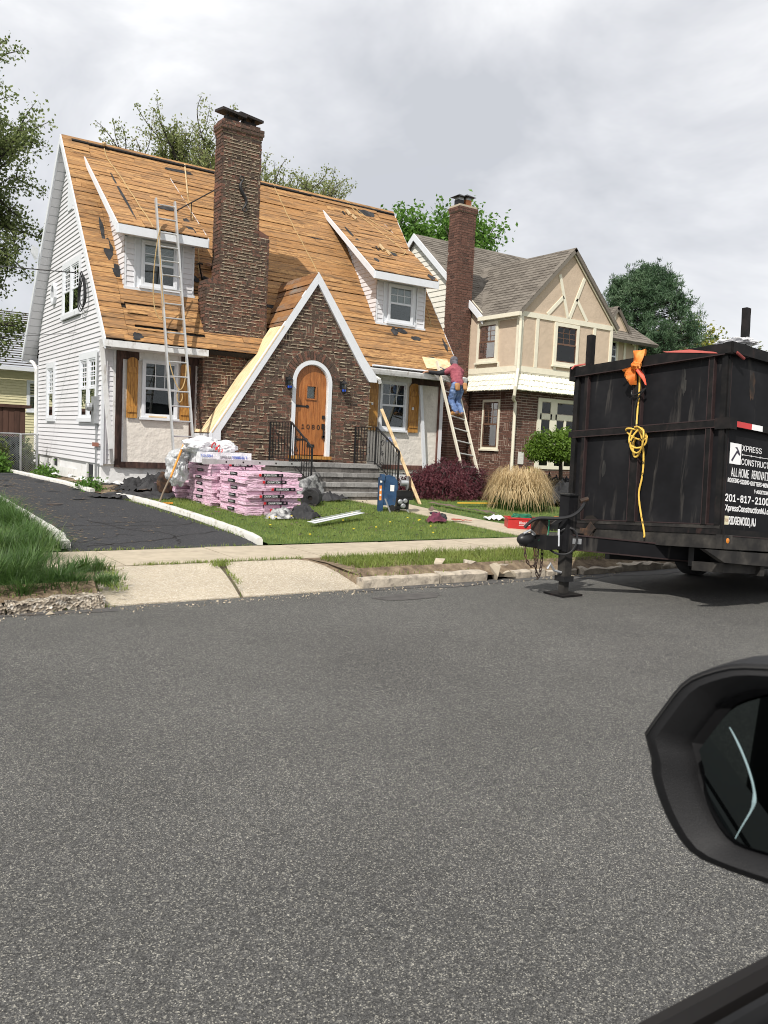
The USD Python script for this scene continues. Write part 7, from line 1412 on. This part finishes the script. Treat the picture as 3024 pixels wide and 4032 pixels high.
# ---------------------------------------------------------------- people
def chainmesh(J, bones, grow=0, refine=.03, smooth_=8, sub=10):
    ms = []
    for a, b in bones:
        pts = []
        for k in (a, b):
            p, r = J[k]; s = trimesh.creation.icosphere(1, 1.0).vertices; r = np.broadcast_to(np.array(r, float)+grow, 3); pts.append(np.array(p)+s*r)
        ms.append(manifold3d.Manifold.hull_points(np.vstack(pts)))
    m = ms[0]
    for q in ms[1:]: m = m+q
    m = m.refine_to_length(refine); k = m.to_mesh(); t = trimesh.Trimesh(k.vert_properties[:, :3], k.tri_verts); trimesh.smoothing.filter_taubin(t, iterations=smooth_); return np.array(t.vertices), np.array(t.faces)
m_skin = mat('skin', sh((.3, .17, .11), .08), rough=.55); m_shirt = mat('maroon_shirt', [(.16, .035, .05), (.25, .06, .08), (.32, .09, .11)], scale=6, rough=.85, bump=.02, bscale=14); m_jean = mat('blue_jeans', [(.04, .07, .16), (.09, .15, .3), (.2, .28, .45)], scale=6, rough=.85, bump=.01, bscale=20); m_hood = mat('grey_hood', [(.06, .055, .065), (.1, .095, .11), (.14, .13, .15)], scale=8, rough=.9); m_boot = mat('tan_boot', [(.22, .1, .03), (.38, .19, .06), (.45, .25, .09)], scale=9, rough=.7); m_sleeve = mat('black_sleeve', sh((.02, .02, .024), .2), rough=.8); m_lea = mat('tan_leather', [(.2, .09, .03), (.36, .18, .07), (.45, .25, .11)], scale=9, rough=.7)
def hand(J, name, wrist, palm_dir, out, thumb, curl=.5, s=1.0):
    """Palm and five chains of finger joints, into J; returns the bones."""
    w = np.array(wrist, float); f = np.array(palm_dir, float); f /= np.linalg.norm(f); o = np.array(out, float); o -= f*(o@f); o /= np.linalg.norm(o); t = np.cross(f, o)*thumb; B = []
    J[name+'w'] = (w, .028*s); J[name+'p1'] = (w+f*.05*s+t*.02*s, (.024*s)); J[name+'p2'] = (w+f*.05*s-t*.02*s, .022*s); J[name+'k'] = (w+f*.085*s, .021*s); B += [(name+'w', name+'p1'), (name+'w', name+'p2'), (name+'p1', name+'p2'), (name+'p1', name+'k'), (name+'p2', name+'k')]
    for i, (off, ln) in enumerate(((.033, .07), (.011, .08), (-.011, .074), (-.032, .058))):
        p = w+f*.088*s+t*off*s; prev = name+f'f{i}0'; J[prev] = (p, .0105*s)
        for j in range(3):
            a = curl*(j+1)*.75; d = f*math.cos(a)-o*math.sin(a); p = p+d*ln*s*(.42, .33, .25)[j]; k = name+f'f{i}{j+1}'; J[k] = (p, (.0098, .009, .008)[j]*s); B.append((prev, k)); prev = k
    p = w+f*.03*s+t*.03*s; J[name+'t0'] = (p, .013*s); prev = name+'t0'
    for j, l in enumerate((.04, .032, .026)): d = t*.75+f*(.55+.2*j)-o*(.25+.3*j*curl); d /= np.linalg.norm(d); p = p+d*l*s; k = name+f't{j+1}'; J[k] = (p, (.012, .0105, .009)[j]*s); B.append((prev, k)); prev = k
    B.append((name+'p1', name+'t0')); return B
def person(label, J, hands, head, face, garments):
    t = thing('person', label, 'person'); B = []
    for nme, w, d, o, th, cu in hands: B += hand(J, nme, w, d, o, th, cu)
    hc = np.array(J['head'][0]); fd = np.array(face, float); fd /= np.linalg.norm(fd); sd = np.cross(fd, (0, 0, 1)); sd /= np.linalg.norm(sd); uh = np.cross(sd, fd)
    J['jaw'] = (hc-uh*.075+fd*.035, .055); J['crown'] = (hc+uh*.035-fd*.012, (.078, .08, .075)); J['nose0'] = (hc+fd*.085+uh*.0, .014); J['nose1'] = (hc+fd*.105-uh*.028, .013); J['chin'] = (hc+fd*.075-uh*.1, .022)
    for s, n in ((-1, 'eL'), (1, 'eR')): J[n] = (hc+sd*.078*s-uh*.01, (.014, .014, .026)); J['c'+n] = (hc+sd*.05*s, .03)
    B += [('head', 'jaw'), ('head', 'crown'), ('head', 'neck'), ('nose0', 'nose1'), ('head', 'nose0'), ('jaw', 'chin'), ('ceL', 'eL'), ('ceR', 'eR'), ('head', 'ceL'), ('head', 'ceR')]
    B += [('neck', 'chest'), ('chest', 'waist'), ('waist', 'pelvis'), ('chest', 'shL'), ('chest', 'shR'), ('shL', 'elL'), ('shR', 'elR'), ('elL', 'wrL'), ('elR', 'wrR'), ('pelvis', 'hipL'), ('pelvis', 'hipR'), ('hipL', 'knL'), ('hipR', 'knR'), ('knL', 'anL'), ('knR', 'anR'), ('anL', 'toL'), ('anR', 'toR'), ('neck', 'shL'), ('neck', 'shR')]
    for s, n in (('L', 'wrL'), ('R', 'wrR')): B.append((n, s+'w'))
    v, f = chainmesh(J, B, 0, .016, 6); put('body', v, f, m_skin, t, smooth=True)
    for nme, bones, g, m in garments:
        v, f = chainmesh(J, bones, g, .018, 5); vn = trimesh.Trimesh(v, f, process=False).vertex_normals; w_ = np.array((9, 9, 22.)); v = v+vn*((meshkit.fbm(v*w_, 3, 5)-.5)*.03+(1-abs(2*meshkit.noise(v*np.array((12, 12, 26.))+3)-1))[:]**3*.008)[:, None]; put(nme, v, f, m, t, smooth=True)
    for s in (-1, 1): MB().ell(hc+fd*.083+sd*.03*s+uh*.008, (.012, .012, .009), 1).build('eye', m_dark, t)
    MB().ell(hc+fd*.098-uh*.062, (.02, .014, .006), 1).build('mouth', m_mar, t); return t
J = dict(head=((13.25, 16.84, 3.76), .082), neck=((13.22, 16.74, 3.64), .055), chest=((13.17, 16.62, 3.48), (.16, .12, .12)), waist=((13.06, 16.43, 3.27), (.14, .11, .1)), pelvis=((12.98, 16.28, 3.14), (.15, .12, .1)), shL=((13.0, 16.66, 3.5), .07), shR=((13.36, 16.66, 3.49), .07), elL=((12.72, 16.72, 3.41), .047), wrL=((12.48, 16.82, 3.43), .033), elR=((13.46, 16.84, 3.33), .047), wrR=((13.36, 16.94, 3.5), .033),
         hipL=((12.9, 16.27, 3.1), .095), hipR=((13.06, 16.27, 3.1), .095), knL=((12.88, 16.4, 2.76), .064), knR=((13.06, 16.38, 2.76), .064), anL=((12.91, 16.2, 2.46), .045), anR=((13.08, 16.2, 2.45), .045), toL=((12.9, 16.36, 2.42), (.042, .05, .03)), toR=((13.07, 16.36, 2.41), (.042, .05, .03)))
wk_ = person('worker in maroon shirt, grey hood and tool belt standing on the ladder at the gutter', J, [('L', (12.46, 16.82, 3.43), (-1, .25, -.05), (0, -.3, 1), 1, .55), ('R', (13.34, 16.95, 3.51), (-.7, .7, .1), (0, 0, 1), -1, .5)], None, (-.25, .95, -.2),
    [('shirt', [('neck', 'chest'), ('chest', 'waist'), ('waist', 'pelvis'), ('chest', 'shL'), ('chest', 'shR'), ('neck', 'shL'), ('neck', 'shR'), ('shR', 'shR'), ('shL', 'shL')], .016, m_shirt), ('jeans', [('pelvis', 'hipL'), ('pelvis', 'hipR'), ('hipL', 'knL'), ('hipR', 'knR'), ('knL', 'anL'), ('knR', 'anR')], .014, m_jean),
     ('sleeve', [('elL', 'wrL'), ('shL', 'elL')], .01, m_sleeve), ('sleeve', [('shR', 'elR'), ('elR', 'wrR')], .01, m_sleeve), ('hood', [('head', 'crown'), ('head', 'neck')], .02, m_hood), ('boot', [('anL', 'toL')], .014, m_boot), ('boot', [('anR', 'toR')], .014, m_boot)])
q = {'a': ((13.0, 16.66, 3.5), .085), 'b': ((12.86, 16.69, 3.45), .07), 'c': ((13.36, 16.66, 3.49), .085), 'd': ((13.42, 16.76, 3.4), .07)}
for a, b in (('a', 'b'), ('c', 'd')): v, f = chainmesh(q, [(a, b)], .006, .03, 3); put('short_sleeve', v, f, m_shirt, wk_, smooth=True)
tbt = thing('tool_belt', 'tan leather tool belt with pouches round the worker on the ladder', 'tool belt')
v, f = chainmesh({'a': ((12.99, 16.32, 3.18), (.185, .16, .035)), 'b': ((13.0, 16.34, 3.21), (.185, .16, .03))}, [('a', 'b')], 0, .04, 2); put('belt', v, f, m_mar, tbt, smooth=True)
for x, y, z, w in ((12.86, 16.15, 3.07, .085), (13.08, 16.13, 3.09, .07), (13.21, 16.3, 3.03, .06)): v, f = chainmesh({'a': ((x, y, z+.06), (w, .04, .04)), 'b': ((x, y-.02, z-.06), (w*.8, .05, .035))}, [('a', 'b')], 0, .04, 2); put('pouch', v, f, m_lea, tbt, smooth=True)
MB().beam((13.22, 16.24, 3.02), (13.23, 16.2, 3.25), .025, .025).build('tool_handle', m_dark, tbt)
J = dict(head=((7.4, 18.02, 5.16), .082), neck=((7.5, 18.06, 5.08), .055), chest=((7.62, 18.1, 5.03), (.14, .13, .12)), waist=((7.74, 18.2, 5.05), (.12, .12, .11)), pelvis=((7.84, 18.28, 5.1), (.13, .13, .11)), shL=((7.5, 17.93, 5.04), .06), shR=((7.52, 18.22, 5.12), .06), elL=((7.24, 17.98, 4.98), .045), wrL=((7.04, 18.0, 5.07), .033), elR=((7.5, 18.3, 5.28), .045), wrR=((7.4, 18.36, 5.4), .033),
         hipL=((7.84, 18.2, 5.06), .09), hipR=((7.86, 18.36, 5.2), .09), knL=((7.7, 17.98, 4.88), .062), knR=((7.72, 18.36, 5.36), .062), anL=((7.95, 17.9, 4.83), .045), anR=((7.95, 18.3, 5.3), .045), toL=((8.05, 17.9, 4.83), .04), toR=((8.05, 18.3, 5.3), .04))
person('roofer in red cap and black sleeves crouching on the roof behind the chimney', J, [('L', (7.02, 18.0, 5.08), (-.8, 0, .6), (0, -1, 0), 1, 1.1), ('R', (7.38, 18.37, 5.42), (-.6, .2, .6), (0, -.5, 1), -1, .6)], None, (-.9, -.25, -.35),
    [('shirt', [('neck', 'chest'), ('chest', 'waist'), ('waist', 'pelvis'), ('chest', 'shL'), ('chest', 'shR')], .015, m_sleeve), ('jeans', [('pelvis', 'hipL'), ('pelvis', 'hipR'), ('hipL', 'knL'), ('hipR', 'knR'), ('knL', 'anL'), ('knR', 'anR')], .012, m_jean), ('sleeve', [('shL', 'elL'), ('elL', 'wrL')], .012, m_sleeve), ('sleeve', [('shR', 'elR'), ('elR', 'wrR')], .012, m_sleeve), ('red_cap', [('head', 'crown')], .018, m_tred), ('boot', [('anL', 'toL')], .012, m_boot), ('boot', [('anR', 'toR')], .012, m_boot)])
hmr = thing('hammer', 'dark hammer raised by the crouching roofer', 'hammer'); MB().beam((7.0, 17.98, 5.0), (6.92, 17.98, 5.36), .022, .03).build('handle', m_dark, hmr); MB().tube([(6.86, 17.98, 5.33), (6.92, 17.98, 5.37), (7.0, 17.98, 5.36)], [.012, .016, .02], 8).build('head', m_iron, hmr)
